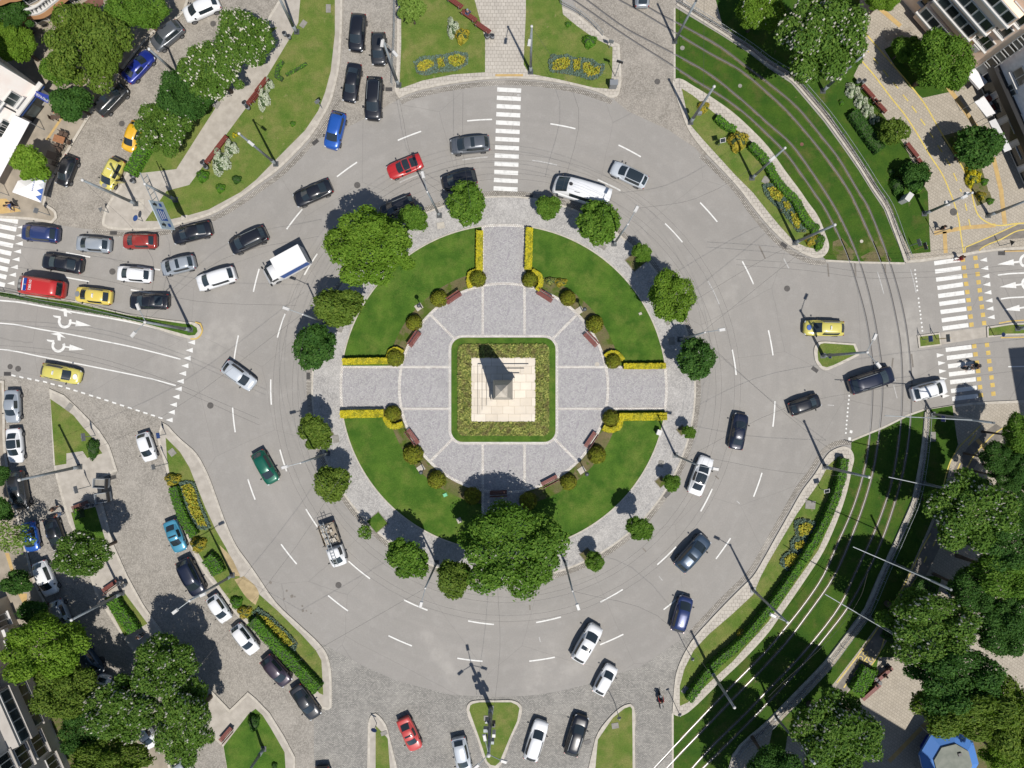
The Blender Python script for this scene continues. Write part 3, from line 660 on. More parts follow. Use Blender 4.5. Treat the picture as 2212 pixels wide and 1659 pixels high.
for s in ('@13 515,617 525,732', '@13 750,612 758,726', '@13 1007,582 1016,700', '@13 1240,1400 1253,1515', '@13 1080,1435 1070,1520', '@12 2137,470 2188,575', '@22 1755,795 1788,822', '@22 1130,1420 1158,1450', '@32 153,252 156,296'):
    line(s, .16, 'asphalt_dark', MK)
for s in ('@23 720,402 715,425', '@23 706,462 704,490'): line(s, .3, 'white')
# cycle lines on the pavements
YZ = .131
for s in ('@03 795,245 870,330 1000,480 1260,785 1360,920 1480,1130 1590,1310 1690,1480 1750,1658 @13 1790,160 1820,215 1870,255 1940,285 2010,292 2140,275 2230,255',
          '@03 795,520 900,640 1060,850 1180,1000 1290,1170 1390,1340 1500,1510 1565,1658 @13 1600,90 1640,230 1660,370 1685,530'):
    line(s, .15, 'yellow_line', YZ)
line('@13 1695,525 1700,480 1900,395 2150,280', .13, 'yellow_line', YZ+.002); line('@13 1820,510 1835,490 2010,410 2160,335 2230,325', .13, 'yellow_line', YZ+.002)
def ysegs(s, w=.14, mat='yellow_line'):
    p = P(s)
    for i in range(0, len(p), 2): strip('cycle_lane_marking', g([p[i], p[i+1]]), w, YZ, mat)
ysegs('@03 820,402 865,455 905,505 948,556 990,608 1035,668 1075,715 1120,768 1160,822 1205,876 1237,920 1278,977 1312,1030 1353,1087 1388,1147 1423,1197 1460,1258 1500,1318 1533,1378 1567,1432 1597,1498 1627,1567 1655,1635 1665,1660 @13 1697,102 1712,165 1728,238 1742,300')
ysegs('@23 1790,440 1725,530 1655,685 1628,747 1440,1358 1420,1400 1365,1490 1342,1540 @33 860,685 820,740 773,798 732,852 687,912 650,962 790,722 757,765')
line('@23 1830,360 1740,450 1650,540 1580,650 1540,760 1510,880', .13, 'yellow_line', YZ); line('@23 2090,345 1950,430 1850,530 1760,640 1690,780', .13, 'yellow_line', YZ)
line('@23 1400,1290 1330,1410 1240,1600 @33 1180,60 1100,200 950,440 800,650 590,920', .13, 'yellow_line', YZ); line('@33 1285,0 1190,160 1020,470 960,660 830,850', .12, 'yellow_line', YZ)
line('@03 910,30 1000,110 1140,230', .5, 'tactile', YZ-.002, False); line('@03 1530,730 1640,880 1800,1110', .5, 'tactile', YZ-.002, False); line('@03 1940,1360 2010,1658 @13 2010,20 2040,280', .5, 'tactile', YZ-.002, False)
line('@13 1520,345 1530,530', .45, 'tactile', YZ-.002, False); line('@13 1430,360 1700,310 1960,290', .45, 'tactile', YZ-.002, False)
line('@23 1800,480 1990,700', .45, 'tactile', YZ-.002, False); line('@33 1380,1250 1040,1600', .5, 'tactile', YZ-.002, False)
# road texts (upside down for this view)
def text(name, s, loc, size, rz, mat, parent=None, kind=None, rx=0.0, ext=0.0, sx=1.0, rot=None):
    cu = bpy.data.curves.new(name, 'FONT'); cu.body = s; cu.size = size; cu.align_x = 'CENTER'; cu.align_y = 'CENTER'; cu.extrude = ext; cu.resolution_u = 2
    tmp = bpy.data.objects.new(name, cu); COL.objects.link(tmp)
    dg = bpy.context.evaluated_depsgraph_get(); me = bpy.data.meshes.new_from_object(tmp.evaluated_get(dg)); COL.objects.unlink(tmp); bpy.data.objects.remove(tmp)
    me.materials.clear(); me.materials.append(M[mat]); o = obj(name, me, parent, loc, rot or (rx, 0, rz), (sx, 1, 1))
    if kind: tag(o, kind=kind)
    return o
c = at(*P('@01 2200,812')[0]); text('road_lettering', 'ПОГЛЕДНИ', (c[0], c[1], MK+.004), .36, PI-.05, 'white_worn', kind='structure')
c = at(19, 414.6+69.5); text('road_lettering', 'ПОГЛЕДНИ', (c[0], c[1], MK+.004), .34, PI-.19, 'white_worn', kind='structure')
for px, py in (P('@02 58,822')[0], (34, 414.6+73)):
    c = at(px, py); tag(MB().prism([(c[0]+u*.2, c[1]+v*.16) for u, v in ((-1.2,0),(0,1),(0,.5),(1,.5),(1,-.5),(0,-.5),(0,-1))], MK, MK).build('arrow_marking', M['white_worn']), kind='structure')
for x, y in P('@33 815,690 862,737'):
    c = at(x, y); mb = MB()
    for dx in (-.45, .45):
        mb.add([(c[0]+dx*.6+.3*math.cos(t*PI/6)*r, c[1]+dx*.6+.3*math.sin(t*PI/6)*r, YZ) for r in (1, .7) for t in range(12)], [(i, (i+1)%12, 12+(i+1)%12, 12+i) for i in range(12)])
    tag(mb.build('cycle_symbol_marking', M['yellow_line']), kind='structure')
# ================================================================ TRAM RAILS
RAILS = ['@02 480,-30 590,45 930,280 1170,435 1400,580 1600,710 1800,830 2000,975 2212,1170 @03 150,1325 280,1500 390,1658 @13 480,130 560,280 680,540 770,820 840,1080 880,1320 900,1500 @23 900,0 895,200 880,400 840,700 740,1050 590,1400 475,1658 @33 330,220 100,510 0,630 @32 1840,1010 1460,1410 1200,1690',
 '@02 600,-30 640,0 1000,260 1200,365 1400,470 1700,640 2000,880 2212,1070 @03 200,1250 370,1480 490,1658 @13 570,130 640,260 760,530 850,810 920,1120 960,1370 978,1500 @23 985,0 982,160 970,300 920,680 850,960 740,1270 570,1658 @33 350,320 160,570 0,750 @32 1900,1070 1640,1340 1420,1570 1310,1690',
 '@02 870,-30 920,0 1100,100 1400,280 1700,460 1970,610 2212,810 @03 130,930 250,1060 480,1340 700,1658 @13 765,130 830,270 960,570 1040,820 1100,1080 1140,1320 1157,1658 @23 1152,200 1140,380 1110,620 1060,870 950,1200 830,1470 740,1658 @33 630,240 350,610 180,800 0,985 @32 2030,1175 1700,1500 1530,1690',
 '@02 1050,-30 1080,0 1250,110 1500,240 1800,410 2000,560 2212,720 @03 250,930 450,1170 600,1360 780,1658 @13 850,110 900,220 1010,500 1100,780 1170,1060 1210,1320 1235,1658 @23 1232,200 1215,450 1185,660 1140,860 1020,1250 930,1470 840,1658 @33 690,270 500,520 260,810 30,1060 @32 2050,1260 1620,1690']
for s in RAILS:
    p = smooth(G(s, 0, False), 4)
    run = []
    for q in p + [(999, 999)]:
        sx_, sy_ = NX + q[0]/S, NY - q[1]/S
        if q[0] < 900 and ((sx_ > 1460 and sy_ < 561) or (sx_ > 1456 and sy_ > 930)): run.append(q)
        elif len(run) > 2: strip('rail_bed', run, .36, .0212, 'rail_bed'); run = []
        else: run = []
    strip('tram_rail', p, .07, .034, 'rail', z0=-.01)
    strip('rail_groove', offs(p, .1), .11, .0225, 'iron')
for s in ('@ov 1457,17 1457,172', '@ov 1784,563 1859,567 1954,569', '@ov 1839,952 1909,923 1959,898 2001,883', '@ov 1453,1540 1453,1659'):
    strip('kerb', G(s, 0, True), .22, .03, 'kerb', z0=-.01)
area('bare_ground', '@13 560,430 640,400 700,470 765,540 725,592 600,590 560,520', .0225, 'soil', sm=True); area('bare_ground', '@13 860,440 940,420 1000,500 1070,590 1050,600 830,600 800,560 880,520', .0225, 'soil', sm=True)
area('worn_paving', '@03 1000,330 1230,230 1260,260 1020,370', .1285, 'pave_warm', sm=False)
# kerb wall + drain beside the tram fences
for s in ('@ov 1461,10 1556,70 1618,110 1659,141 1710,174 1743,211 1781,256 1821,311 1856,362 1886,410 1911,447 1927,488 1943,531 1955,566',
          '@ov 1998,890 1993,954 1986,1004 1971,1080 1948,1135 1911,1218 1899,1246 1868,1316 1816,1386 1781,1431 1748,1466 1660,1556 1583,1632 1555,1659'):
    p = smooth(G(s, 0, True), 4)
    strip('kerb', p, .22, .16, 'kerb', z0=-.01); strip('drainage_channel', offs(p, .4), .34, .131, 'gutter')
for x, y, r in [(125,60,.16),(265,130,.13),(310,178,.2),(335,180,.1),(243,200,.12),(400,262,.12),(405,302,.16),(435,303,.1),(475,325,.08)]:
    c = at(553+x/4, 1243.8+y/4); tag(MB().prism([(c[0]+math.cos(i*.7)*r*(1+.25*math.sin(i*2.3)), c[1]+math.sin(i*.7)*r*(1+.25*math.cos(i*3.1))) for i in range(9)], MK-.006, MK-.006).build('oil_stain', M['asphalt_dark']), kind='structure')
# ================================================================ VEHICLES
PAINT = {}
def paint(k):
    if k in PAINT: return PAINT[k]
    rgb, metal = {'black':((30,32,40),.1),'navy':((30,38,62),.2),'white':((250,251,252),0),'silver':((186,194,202),.25),'grey':((112,117,124),.3),'dgrey':((58,60,63),.25),
        'blue':((34,56,158),.2),'bblue':((44,106,206),.25),'lblue':((88,172,204),.25),'dblue':((48,66,122),.2),'red':((206,44,44),0),'dred':((172,58,48),.1),'salmon':((224,84,78),0),'fire':((212,50,46),0),
        'yellow':((246,220,104),0),'lemon':((234,222,112),0),'amber':((250,196,44),0),'green':((20,112,88),.25),'purple':((74,62,76),.3),'bgrey':((74,94,116),.3),'wgrey':((224,231,238),.1)}[k]
    t = NT('car paint ' + k); kk = 1.12 if k == 'white' else 1.0
    t.col(C(*rgb, kk)); t.b.inputs['Metallic'].default_value = metal; t.rough(.34); t.b.inputs['Coat Weight'].default_value = .6; t.b.inputs['Coat Roughness'].default_value = .08
    PAINT[k] = t.m; return t.m
# L W H cowl wtop rtop rbase hood belt deck
CT = {'hatch': (4.1,1.76,1.50,.185,.40,.82,.95,.90,.98,.96), 'sedan': (4.65,1.82,1.45,.23,.425,.68,.87,.86,.96,1.0), 'suv': (4.6,1.88,1.70,.19,.385,.86,.96,1.0,1.12,1.1),
      'estate': (4.7,1.82,1.50,.22,.415,.86,.97,.88,.97,.96), 'mpv': (4.3,1.78,1.68,.14,.36,.87,.97,.96,1.04,1.0), 'van': (5.4,2.02,2.4,.055,.27,.975,.99,1.15,1.3,1.2),
      'coupe': (4.5,1.9,1.28,.28,.46,.64,.88,.76,.86,.92), 'pickup': (5.1,1.86,1.78,.21,.36,.955,.99,1.05,1.15,1.15), 'truckcab': (5.1,1.88,1.85,.09,.25,.44,.46,1.05,1.15,.5)}
CAR = {}
def car_parts(ty):
    if ty in CAR: return CAR[ty]
    L, W, HH, cw, wt, rt, rb, hood, belt, deck = CT[ty]
    X = lambda f: L/2 - f*L
    fs = sorted(set([0, .012, .045, .10, cw*.75 if cw > .12 else .13, cw, (cw+wt)/2, .5, .7, min(rb, .95), .955, .985, 1.0] if ty != 'truckcab' else [0,.012,.045,.10,.2,.3,.44,.455]))
    def hw(f):
        e = W/2
        for a, b in ((0,.60),(.012,.74),(.045,.875),(.10,.955),(.2,1.0),(.80,1.0),(.90,.975),(.955,.93),(.985,.84),(1.0,.74)):
            if f <= a: 
                if a == 0: return e*b
                return e*(pb + (b-pb)*(f-pa)/(a-pa))
            pa, pb = a, b
        return e*b
    def zt(f):
        if f < cw:
            a = f/cw; return .62 + (hood-.62)*min(1, a/.25)**.6 + (belt-hood)*max(0, (a-.25)/.75)
        if f > .955: return deck*(.97 if f < .99 else .86)
        return belt + (deck-belt)*max(0, min(1, (f-.6)/.35))
    V = []; F = []; nc = 13
    for f in fs:
        w = hw(f); z = zt(f); zb = .24 if .05 < f < .95 else .34
        half = [(-w*.88, zb), (-w*.99, zb+.14), (-w, z*.62), (-w*.975, z-.11), (-w*.90, z-.03), (-w*.5, z+.015)]
        x = X(f)
        V += [(x - .05*abs(y/w)**3*(1 if f < .02 else 0), y, zz) for y, zz in half] + [(x, 0, z+.03)] + [(x, -y, zz) for y, zz in half[::-1]]
    for i in range(len(fs)-1):
        for j in range(nc-1): F.append((i*nc+j, i*nc+j+1, (i+1)*nc+j+1, (i+1)*nc+j))
    F.append(tuple(range(nc-1, -1, -1))); e = (len(fs)-1)*nc; F.append(tuple(range(e, e+nc)))
    F += [(i*nc, (i+1)*nc, (i+1)*nc+nc-1, i*nc+nc-1) for i in range(len(fs)-1)]
    # cabin shell
    st = [cw, wt, wt+(rt-wt)*.25, wt+(rt-wt)*.55, wt+(rt-wt)*.8, rt, rb]
    sh = []
    for k, f in enumerate(st):
        wb = W/2*(.82 if k == 0 else .80 if k == 6 else .90 if 1 < k < 5 else .875); tt = {1:.66,2:.70,3:.70,4:.685,5:.65}.get(k, .60)
        if ty in ('van','mpv','suv','pickup'): tt += .06
        if ty == 'van': tt += .07
        wtp = W/2*tt; arch = {1:-.035,2:0,3:.01,4:0,5:-.04}.get(k, 0)
        if k in (0, 6):
            bz = (belt if k == 0 else deck if rb < .93 else deck+.06) - .015; bulge = (.10 if k == 0 else -.06)
            row = [(X(f)-.06*(1 if k == 0 else -1), -wb, bz-.02), (X(f)-.02*(1 if k == 0 else -1), -wtp*1.12, bz), (X(f)+bulge*.75, -wtp*.55, bz+.015), (X(f)+bulge, 0, bz+.02)]
        else:
            zt_ = HH + arch; xb = X(f)
            row = [(xb, -wb, belt-.02), (xb, -wtp, zt_-.075), (xb+(.05 if k == 1 else -.03 if k == 5 else 0), -wtp*.55, zt_-.02), (xb+(.07 if k == 1 else -.04 if k == 5 else 0), 0, zt_)]
        row = row + [(x, -y, z) for x, y, z in row[2::-1]]
        sh.append(row)
    b = len(V); V += [p for r in sh for p in r]
    for i in range(6):
        for j in range(6): F.append((b+i*7+j, b+i*7+j+1, b+(i+1)*7+j+1, b+(i+1)*7+j))
    body = mesh('body', V, F, [M['black_plastic']], None, True)
    def patch(name, i0, i1, j0, j1, m, ins=.08, up=.008, n=3):
        A = [Vector(p) for p in (sh[i0][j0], sh[i0][j1], sh[i1][j1], sh[i1][j0])]
        # sample the shell bilinearly, inset and lift
        def smp(u, v):
            fi = i0 + (i1-i0)*u; fj = j0 + (j1-j0)*v; a, c = min(int(fi), 5), min(int(fj), 5); du, dv = fi-a, fj-c
            p = [Vector(sh[a+x][c+y]) for x in (0,1) for y in (0,1)]
            return (p[0]*(1-du)*(1-dv) + p[1]*(1-du)*dv + p[2]*du*(1-dv) + p[3]*du*dv)
        nu, nv = (i1-i0)*n, max(1, (j1-j0))*n; VV = []; FF = []; cen = Vector((smp(.5,.5).x, 0, .7))
        P3 = [[smp(ins+(1-2*ins)*a/nu, ins*.8+(1-1.6*ins)*c/nv) for c in range(nv+1)] for a in range(nu+1)]
        for a in range(nu+1):
            for c in range(nv+1):
                p = P3[a][c]; q = P3[min(a+1,nu)][c]-P3[max(a-1,0)][c]; r = P3[a][min(c+1,nv)]-P3[a][max(c-1,0)]; nn = q.cross(r)
                if nn.length: nn.normalize()
                if nn.dot(p-cen) < 0: nn = -nn
                VV.append(p + nn*up)
        w_ = nv+1
        for a in range(nu):
            for c in range(nv): FF.append((a*w_+c, a*w_+c+1, (a+1)*w_+c+1, (a+1)*w_+c))
        return mesh(name, VV, FF, [M[m]], None, True)
    parts = {'body': body, 'windscreen': patch('windscreen', 0, 1, 1, 5, 'glass', .06, .035), 'roof_black': patch('roof_panel', 1, 5, 1, 5, 'glass', .05, .01), 'sunroof': patch('sunroof', 2, 3, 1, 5, 'glass', .16, .012)}
    parts['rear_window'] = patch('rear_window', 5, 6, 1, 5, 'glass', .10, .03)
    for s, (j0, j1) in (('l', (0, 1)), ('r', (5, 6))):
        parts['side_window_'+s] = patch('side_window', 1, 5, j0, j1, 'glass', .05, .012, 2)
    mw = MB(); 
    wheel = MB().tube((0,-.11,0), (0,.11,0), .325, n=18); parts['wheel'] = wheel.me('tyre', M['tyre'], False)
    rim = MB()
    rim.tube((0,-.116,0), (0,.116,0), .21, n=14)
    for q in range(5): rim.box((math.cos(q*2*PI/5)*.12, 0, math.sin(q*2*PI/5)*.12), (.24,.245,.05), ry=-q*2*PI/5)
    parts['rim'] = rim.me('rim', M['rim'])
    parts['mirror'] = MB().ball((0,0,0), .13, 8, 5, .6).box((0,0,-.02), (.06,.24,.05)).me('mirror', M['black_plastic'], True)
    parts['headlight'] = MB().ball((0,0,0), .17, 8, 5, .45).me('headlight', M['lamp_clear'], True)
    parts['taillight'] = MB().box((0,0,0), (.12,.26,.2), taper=.8).me('taillight', M['lamp_red'])
    parts['rail'] = MB().tube((X(wt+.03), 0, 0), (X(rt-.02), 0, 0), .022, n=6).box((X(wt+.05),0,-.03),(.08,.03,.06)).box((X(rt-.05),0,-.03),(.08,.03,.06)).me('roof_rail', M['steel'])
    CAR[ty] = parts; return parts
def car(ty, colr, rear, front, label, cat='car', group='cars on the roads and in the parking bays', extras='', width=1.0, name=None):
    a, b = P(rear)[0], P(front)[0]; hz = .75
    A, B = Vector(at(*a, hz)), Vector(at(*b, hz)); d = B - A; c = (A + B)/2
    L, W, HH, cw, wt, rt, rb, hood, belt, deck = CT[ty]
    k = d.length / L; k = max(.8, min(1.22, k)); rz = math.atan2(d.y, d.x); p = car_parts(ty)
    t = thing(name or {'hatch':'hatchback_car','sedan':'saloon_car','suv':'suv_car','estate':'estate_car','mpv':'people_carrier','van':'panel_van','coupe':'coupe_car','pickup':'pickup_truck','truckcab':'pickup_truck'}[ty], label, cat, (c.x, c.y, zat(c.x, c.y)), rz, group)
    ks = k**.45 * width; t.scale = (k, ks, k**.3)
    bo = obj('body', p['body'], t); bo.material_slots[0].link = 'OBJECT'; bo.material_slots[0].material = paint(colr)
    obj('windscreen', p['windscreen'], t)
    if 'norear' not in extras: obj('rear_window', p['rear_window'], t)
    obj('side_window', p['side_window_l'], t); obj('side_window', p['side_window_r'], t)
    if 'blackroof' in extras: obj('roof_panel', p['roof_black'], t)
    if 'sun' in extras: obj('sunroof', p['sunroof'], t)
    X = lambda f: L/2 - f*L
    for fx in (.17, .81):
        for sy in (-1, 1):
            w = obj('wheel', p['wheel'], t, (X(fx), sy*(W/2-.10), .325)); obj('rim', p['rim'], w)
    for sy in (-1, 1):
        m_ = obj('mirror', p['mirror'], t, (X(cw)-.32, sy*(W/2+.07), belt+.06)); m_.scale = (.7, 1, 1)
        obj('headlight', p['headlight'], t, (X(.045), sy*W/2*.74, .70*hood/.9), (0, 0, -sy*.5))
        if ty != 'truckcab': obj('taillight', p['taillight'], t, (X(.975), sy*W/2*.78, deck*.84), (0, 0, sy*.35))
        if 'rails' in extras: obj('roof_rail', p['rail'], t, (0, sy*W/2*.66, HH-.02))
    if 'taxi' in extras:
        obj('roof_sign', MB().box((0,0,.07), (.16,.5,.14), taper=.7).me('roof_sign', M['canvas']), t, (X((wt+rt)/2-.03), 0, HH-.01))
        obj('bonnet_emblem', MB().prism([(math.cos(i*PI/10)*.26, math.sin(i*PI/10)*.32) for i in range(20)], -.004, .004).me('bonnet_emblem', M['bluesign' if 'bluelogo' in extras else 'canvas' if 'whitelogo' in extras else 'signgrey']), t, (X(cw*.5), 0, (hood+belt)/2+.06), (0, .05, 0))
    return t
def box_truck(rear, front, label):
    a, b = Vector(at(*P(rear)[0], 1.4)), Vector(at(*P(front)[0], 1.0)); d = b-a; c = (a+b)/2; L = d.length
    t = thing('box_truck', label, 'truck', (c.x, c.y, 0), math.atan2(d.y, d.x), None); x0 = -L/2
    bl = L*.66
    mb = MB(); mb.box((x0+bl/2, 0, 1.75), (bl, 2.15, 2.0)); mb.build('cargo_box', M['canvas'], t)
    MB().box((x0+bl/2, 0, 2.755), (bl+.02, 2.17, .05)).build('box_roof', M['canvas'], t)
    for s in (-1, 1): MB().box((x0+bl/2, s*1.078, 1.95), (bl*.97, .012, 1.3)).build('side_livery', M['bluesign'], t)
    MB().box((x0+L/2-.1, 0, .62), (L-.3, 1.0, .25)).build('chassis', M['black_plastic'], t)
    cab = []; 
    V = []; F = []; xs = [(bl+.06, 1.9, .92, 2.05), (bl+.5, 1.9, .93, 2.05), (bl+.95, 1.85, .9, 1.95), (bl+1.5, 1.25, .96, 1.25), (L-.25, 1.1, .94, 1.05), (L-.03, .85, .74, .85)]
    for i, (x, z, w, zz) in enumerate(xs): V += [(x0+x, -w, .4), (x0+x, -w, min(1.2, z)), (x0+x, -w*(.8 if z > 1.5 else .93), z), (x0+x, 0, z+.05), (x0+x, w*(.8 if z > 1.5 else .93), z), (x0+x, w, min(1.2, z)), (x0+x, w, .4)]
    for i in range(5):
        for j in range(6): F.append((i*7+j, i*7+j+1, (i+1)*7+j+1, (i+1)*7+j))
    F += [tuple(range(6,-1,-1)), tuple(range(35,42))]
    obj('cab', mesh('cab', V, F, [paint('white')], None, True), t)
    w0, w1 = V[2*7:3*7], V[3*7:4*7]
    q = [Vector(w0[2])*.92+Vector(w1[2])*.08, Vector(w0[4])*.92+Vector(w1[4])*.08, Vector(w0[4])*.1+Vector(w1[4])*.9, Vector(w0[2])*.1+Vector(w1[2])*.9]; m0 = (q[0]+q[1])/2+Vector((0,0,.05)); m1 = (q[2]+q[3])/2+Vector((0,0,.05)); up = Vector((.012,0,.018))
    obj('windscreen', mesh('windscreen', [p_+up for p_ in (q[0], m0, q[1], q[2], m1, q[3])], [(0,1,4,5),(1,2,3,4)], [M['glass']]), t)
    for s in (-1, 1): MB().box((x0+bl+.85, s*.905, 1.52), (.75, .03, .5)).build('side_window', M['glass'], t); MB().box((x0+bl+1.5, s*1.1, 1.4), (.12, .26, .3)).build('mirror', M['black_plastic'], t)
    for fx in (L*.2, L*.83):
        for s in (-1, 1):
            w = obj('wheel', car_parts('van')['wheel'], t, (x0+fx, s*.86, .35)); obj('rim', car_parts('van')['rim'], w)
    return t
def motorbike(rear, front, label, rider=None):
    a, b = Vector(at(*P(rear)[0], .5)), Vector(at(*P(front)[0], .5)); d = b-a; c = (a+b)/2; L = max(1.9, d.length)
    t = thing('motorcycle', label, 'motorcycle', (c.x, c.y, zat(c.x, c.y)), math.atan2(d.y, d.x), None)
    MB().ball((.05,0,.72), .32, 10, 6, .6).ball((-.55,0,.78), .26, 8, 6, .4).box((-.1,0,.5), (.9,.3,.4), taper=.7).build('body', M['dark'], t, True)
    for x in (.72, -.7): obj('wheel', car_parts('hatch')['wheel'], t, (x, 0, .32), None, (.95,.6,.95))
    MB().tube((.45,-.36,1.0), (.45,.36,1.0), .025).build('handlebar', M['steel_dark'], t)
    MB().ball((.62,0,.85), .14, 8, 5).build('headlight', M['lamp_clear'], t, True)
    MB().box((-.45,0,.86), (.7,.28,.1), taper=.8).build('saddle', M['black_plastic'], t)
    return t
# ================================================================ TREES AND SHRUBS
def quad_leaf(V, F, p, n, s, rnd, asp=.62):
    n = n.normalized() if n.length > 1e-6 else Vector((0,0,1)); t = n.orthogonal().normalized(); t.rotate(Matrix.Rotation(rnd.random()*2*PI, 3, n)); u = n.cross(t)
    b = len(V); V += [p - t*s, p + u*s*asp + n*s*.22, p + t*s, p - u*s*asp + n*s*.22]; F.append((b, b+1, b+2, b+3))
def crown_mesh(name, seed, nleaf, leafsize, nlobe=14, lr=(.34,.52), dist=(.42,.66), flat=.8, droop=0.0, core=.0):
    r = random.Random(seed); lobes = [(Vector((0,0,0)), .56)]
    for i in range(nlobe):
        a = 2*PI*(i/nlobe*2.62) + r.uniform(-.3,.3); z = r.uniform(-.45, .85); q = math.sqrt(max(.05, 1-z*z)); dd = r.uniform(*dist)
        lobes.append((Vector((math.cos(a)*q*dd, math.sin(a)*q*dd, z*dd*flat)), r.uniform(*lr)))
    wts = [R*R for _, R in lobes]; V = []; F = []; tries = 0
    while len(F) < nleaf and tries < nleaf*6:
        tries += 1
        c, R = r.choices(lobes, wts)[0]
        d = Vector((r.gauss(0,1), r.gauss(0,1), r.gauss(.25,1))).normalized()
        k = r.uniform(.72, 1.06) if r.random() < .9 else r.uniform(1.0, 1.3)
        p = c + Vector((d.x, d.y, d.z*flat))*R*k
        if any((p-c2).length < R2*.8 for c2, R2 in lobes if c2 is not c): continue
        nn = d*.9 + Vector((r.gauss(0,.5), r.gauss(0,.5), r.gauss(.25,.5)))
        quad_leaf(V, F, p, nn, leafsize*r.uniform(.6,1.35), r, .62)
    return mesh(name, V, F, [M['leaf_mid']])
TM = {}
def crown(kind):
    if kind not in TM:
        TM[kind] = {'s0': lambda: crown_mesh('crown', 3, 4800, .075, 18, (.24,.42), (.5,.8)), 's1': lambda: crown_mesh('crown', 5, 4800, .075, 20, (.2,.4), (.5,.84)), 's2': lambda: crown_mesh('crown', 9, 4600, .078, 14, (.26,.46), (.45,.72), .85),
            'l0': lambda: crown_mesh('crown', 21, 17000, .037, 34, (.17,.33), (.55,.90)), 'l1': lambda: crown_mesh('crown', 23, 17000, .037, 40, (.15,.30), (.55,.92)), 'l2': lambda: crown_mesh('crown', 29, 14000, .041, 26, (.20,.38), (.5,.86)),
            'thin': lambda: crown_mesh('crown', 31, 1300, .055, 16, (.16,.3), (.5,.85)), 'sap': lambda: crown_mesh('crown', 33, 420, .13, 9, (.2,.36), (.4,.75)),
            'con': lambda: crown_mesh('crown', 35, 3000, .075, 22, (.2,.34), (.5,.8), 1.0)}[kind]()
    return TM[kind]
def blossoms(kind, n, R, rz, sc, parent, seed):
    """upright flower candles on the outer leaves"""
    r = random.Random(seed); me = crown(kind); mb = MB(); N = len(me.polygons); got = 0; tr = 0
    n = int(n*1.7)
    while got < n and tr < n*30:
        tr += 1; p = me.polygons[r.randrange(N)]; c = p.center
        if c.z < .0 or p.normal.z < .15 or (c.length < .66 and c.z < .4): continue
        q = Vector((c.x*sc[0], c.y*sc[1], c.z*sc[2]))*1.0; h = r.uniform(.28,.42); w = r.uniform(.085,.14)
        mb.add([(q.x,q.y,q.z-.05),(q.x+w,q.y,q.z+h*.3),(q.x,q.y+w,q.z+h*.3),(q.x-w,q.y,q.z+h*.3),(q.x,q.y-w,q.z+h*.3),(q.x+r.uniform(-.05,.05),q.y+r.uniform(-.05,.05),q.z+h)], [(0,2,1),(0,3,2),(0,4,3),(0,1,4),(1,2,5),(2,3,5),(3,4,5),(4,1,5)])
        got += 1
    o = mb.build('blossoms', M['blossom'], parent); tag(o, kind='stuff'); return o
TRUNK = {}
def trunk_mesh(v):
    if v in TRUNK: return TRUNK[v]
    r = random.Random(v); mb = MB(); p = Vector((0,0,-.03)); rad = .075
    top = Vector((r.uniform(-.05,.05), r.uniform(-.05,.05), .55)); mb.tube(p, top*.5, rad*1.15, rad*.85, 10); mb.tube(top*.5, top, rad*.85, rad*.7, 10)
    for i in range(6):
        a = 2*PI*i/6 + r.uniform(-.3,.3); st = top*r.uniform(.75,1.0); e = st + Vector((math.cos(a)*.3, math.sin(a)*.3, r.uniform(.2,.45))); m = st.lerp(e, .5) + Vector((0,0,-.04))
        mb.tube(st, m, rad*.5, rad*.34, 7); mb.tube(m, e, rad*.34, rad*.12, 6)
        e2 = m + Vector((math.cos(a+.8)*.2, math.sin(a+.8)*.2, .22)); mb.tube(m, e2, rad*.24, rad*.08, 5)
    mb.tube(top, top + Vector((0,0,.4)), rad*.6, rad*.15, 7)
    TRUNK[v] = mb.me('trunk', M['bark'], True); return TRUNK[v]
NTREE = [0]
def tree(pos, rx, ry, kind, lf, label, group, rz=0.0, hc=None, flower=0, flat=None, name='deciduous_tree', cat='tree'):
    NTREE[0] += 1; i = NTREE[0]; px, py = P(pos)[0] if isinstance(pos, str) else pos
    Rm = (rx+ry)/2*S; h = hc if hc else (1.5*Rm + 3 if group == 'trees of the south eastern park' else 1.25*Rm + 1.0); k = (H-h)/H
    x, y = at(px, py, h); sx, sy = rx*S*k*1.02, ry*S*k*1.02; sz = Rm*k*(flat or .95)
    z0 = zat(x, y); t = thing(name, label, cat, (x, y, z0), 0, group)
    cm = crown(kind); c = obj('crown', cm, t, (0,0,h-z0), (0,0,rz), (sx,sy,sz) if abs(math.sin(rz)) < .5 else (sy,sx,sz))
    c.material_slots[0].link = 'OBJECT'; c.material_slots[0].material = M[lf]
    obj('trunk', trunk_mesh(i % 4), t, (0,0,0), (0,0,i*1.3), (max(.8,Rm*.9), max(.8,Rm*.9), h*1.15-z0))
    if flower: 
        b = blossoms(kind, flower, Rm, rz, tuple(c.scale), t, i); b.location = (0,0,h-z0); b.rotation_euler = (0,0,rz)
    return t
def bush_mesh(name, seed, n, ls, flat=.8, rough=.12):
    r = random.Random(seed); V = []; F = []
    ph = [r.uniform(0,6) for _ in range(6)]
    for i in range(n):
        d = Vector((r.gauss(0,1), r.gauss(0,1), abs(r.gauss(0,1)))).normalized(); a = math.atan2(d.y, d.x)
        k = (1 + rough*math.sin(3*a+ph[0]) + rough*.7*math.sin(5*a+ph[1]+d.z*4)) * r.uniform(.86,1.03)
        quad_leaf(V, F, Vector((d.x*k, d.y*k, d.z*k*flat)), d + Vector((r.gauss(0,.35), r.gauss(0,.35), r.gauss(.1,.35))), ls*r.uniform(.6,1.3), r)
    return mesh(name, V, F, [M['leaf_ball']])
BM = {'ball': None, 'ragged': None, 'spiky': None}
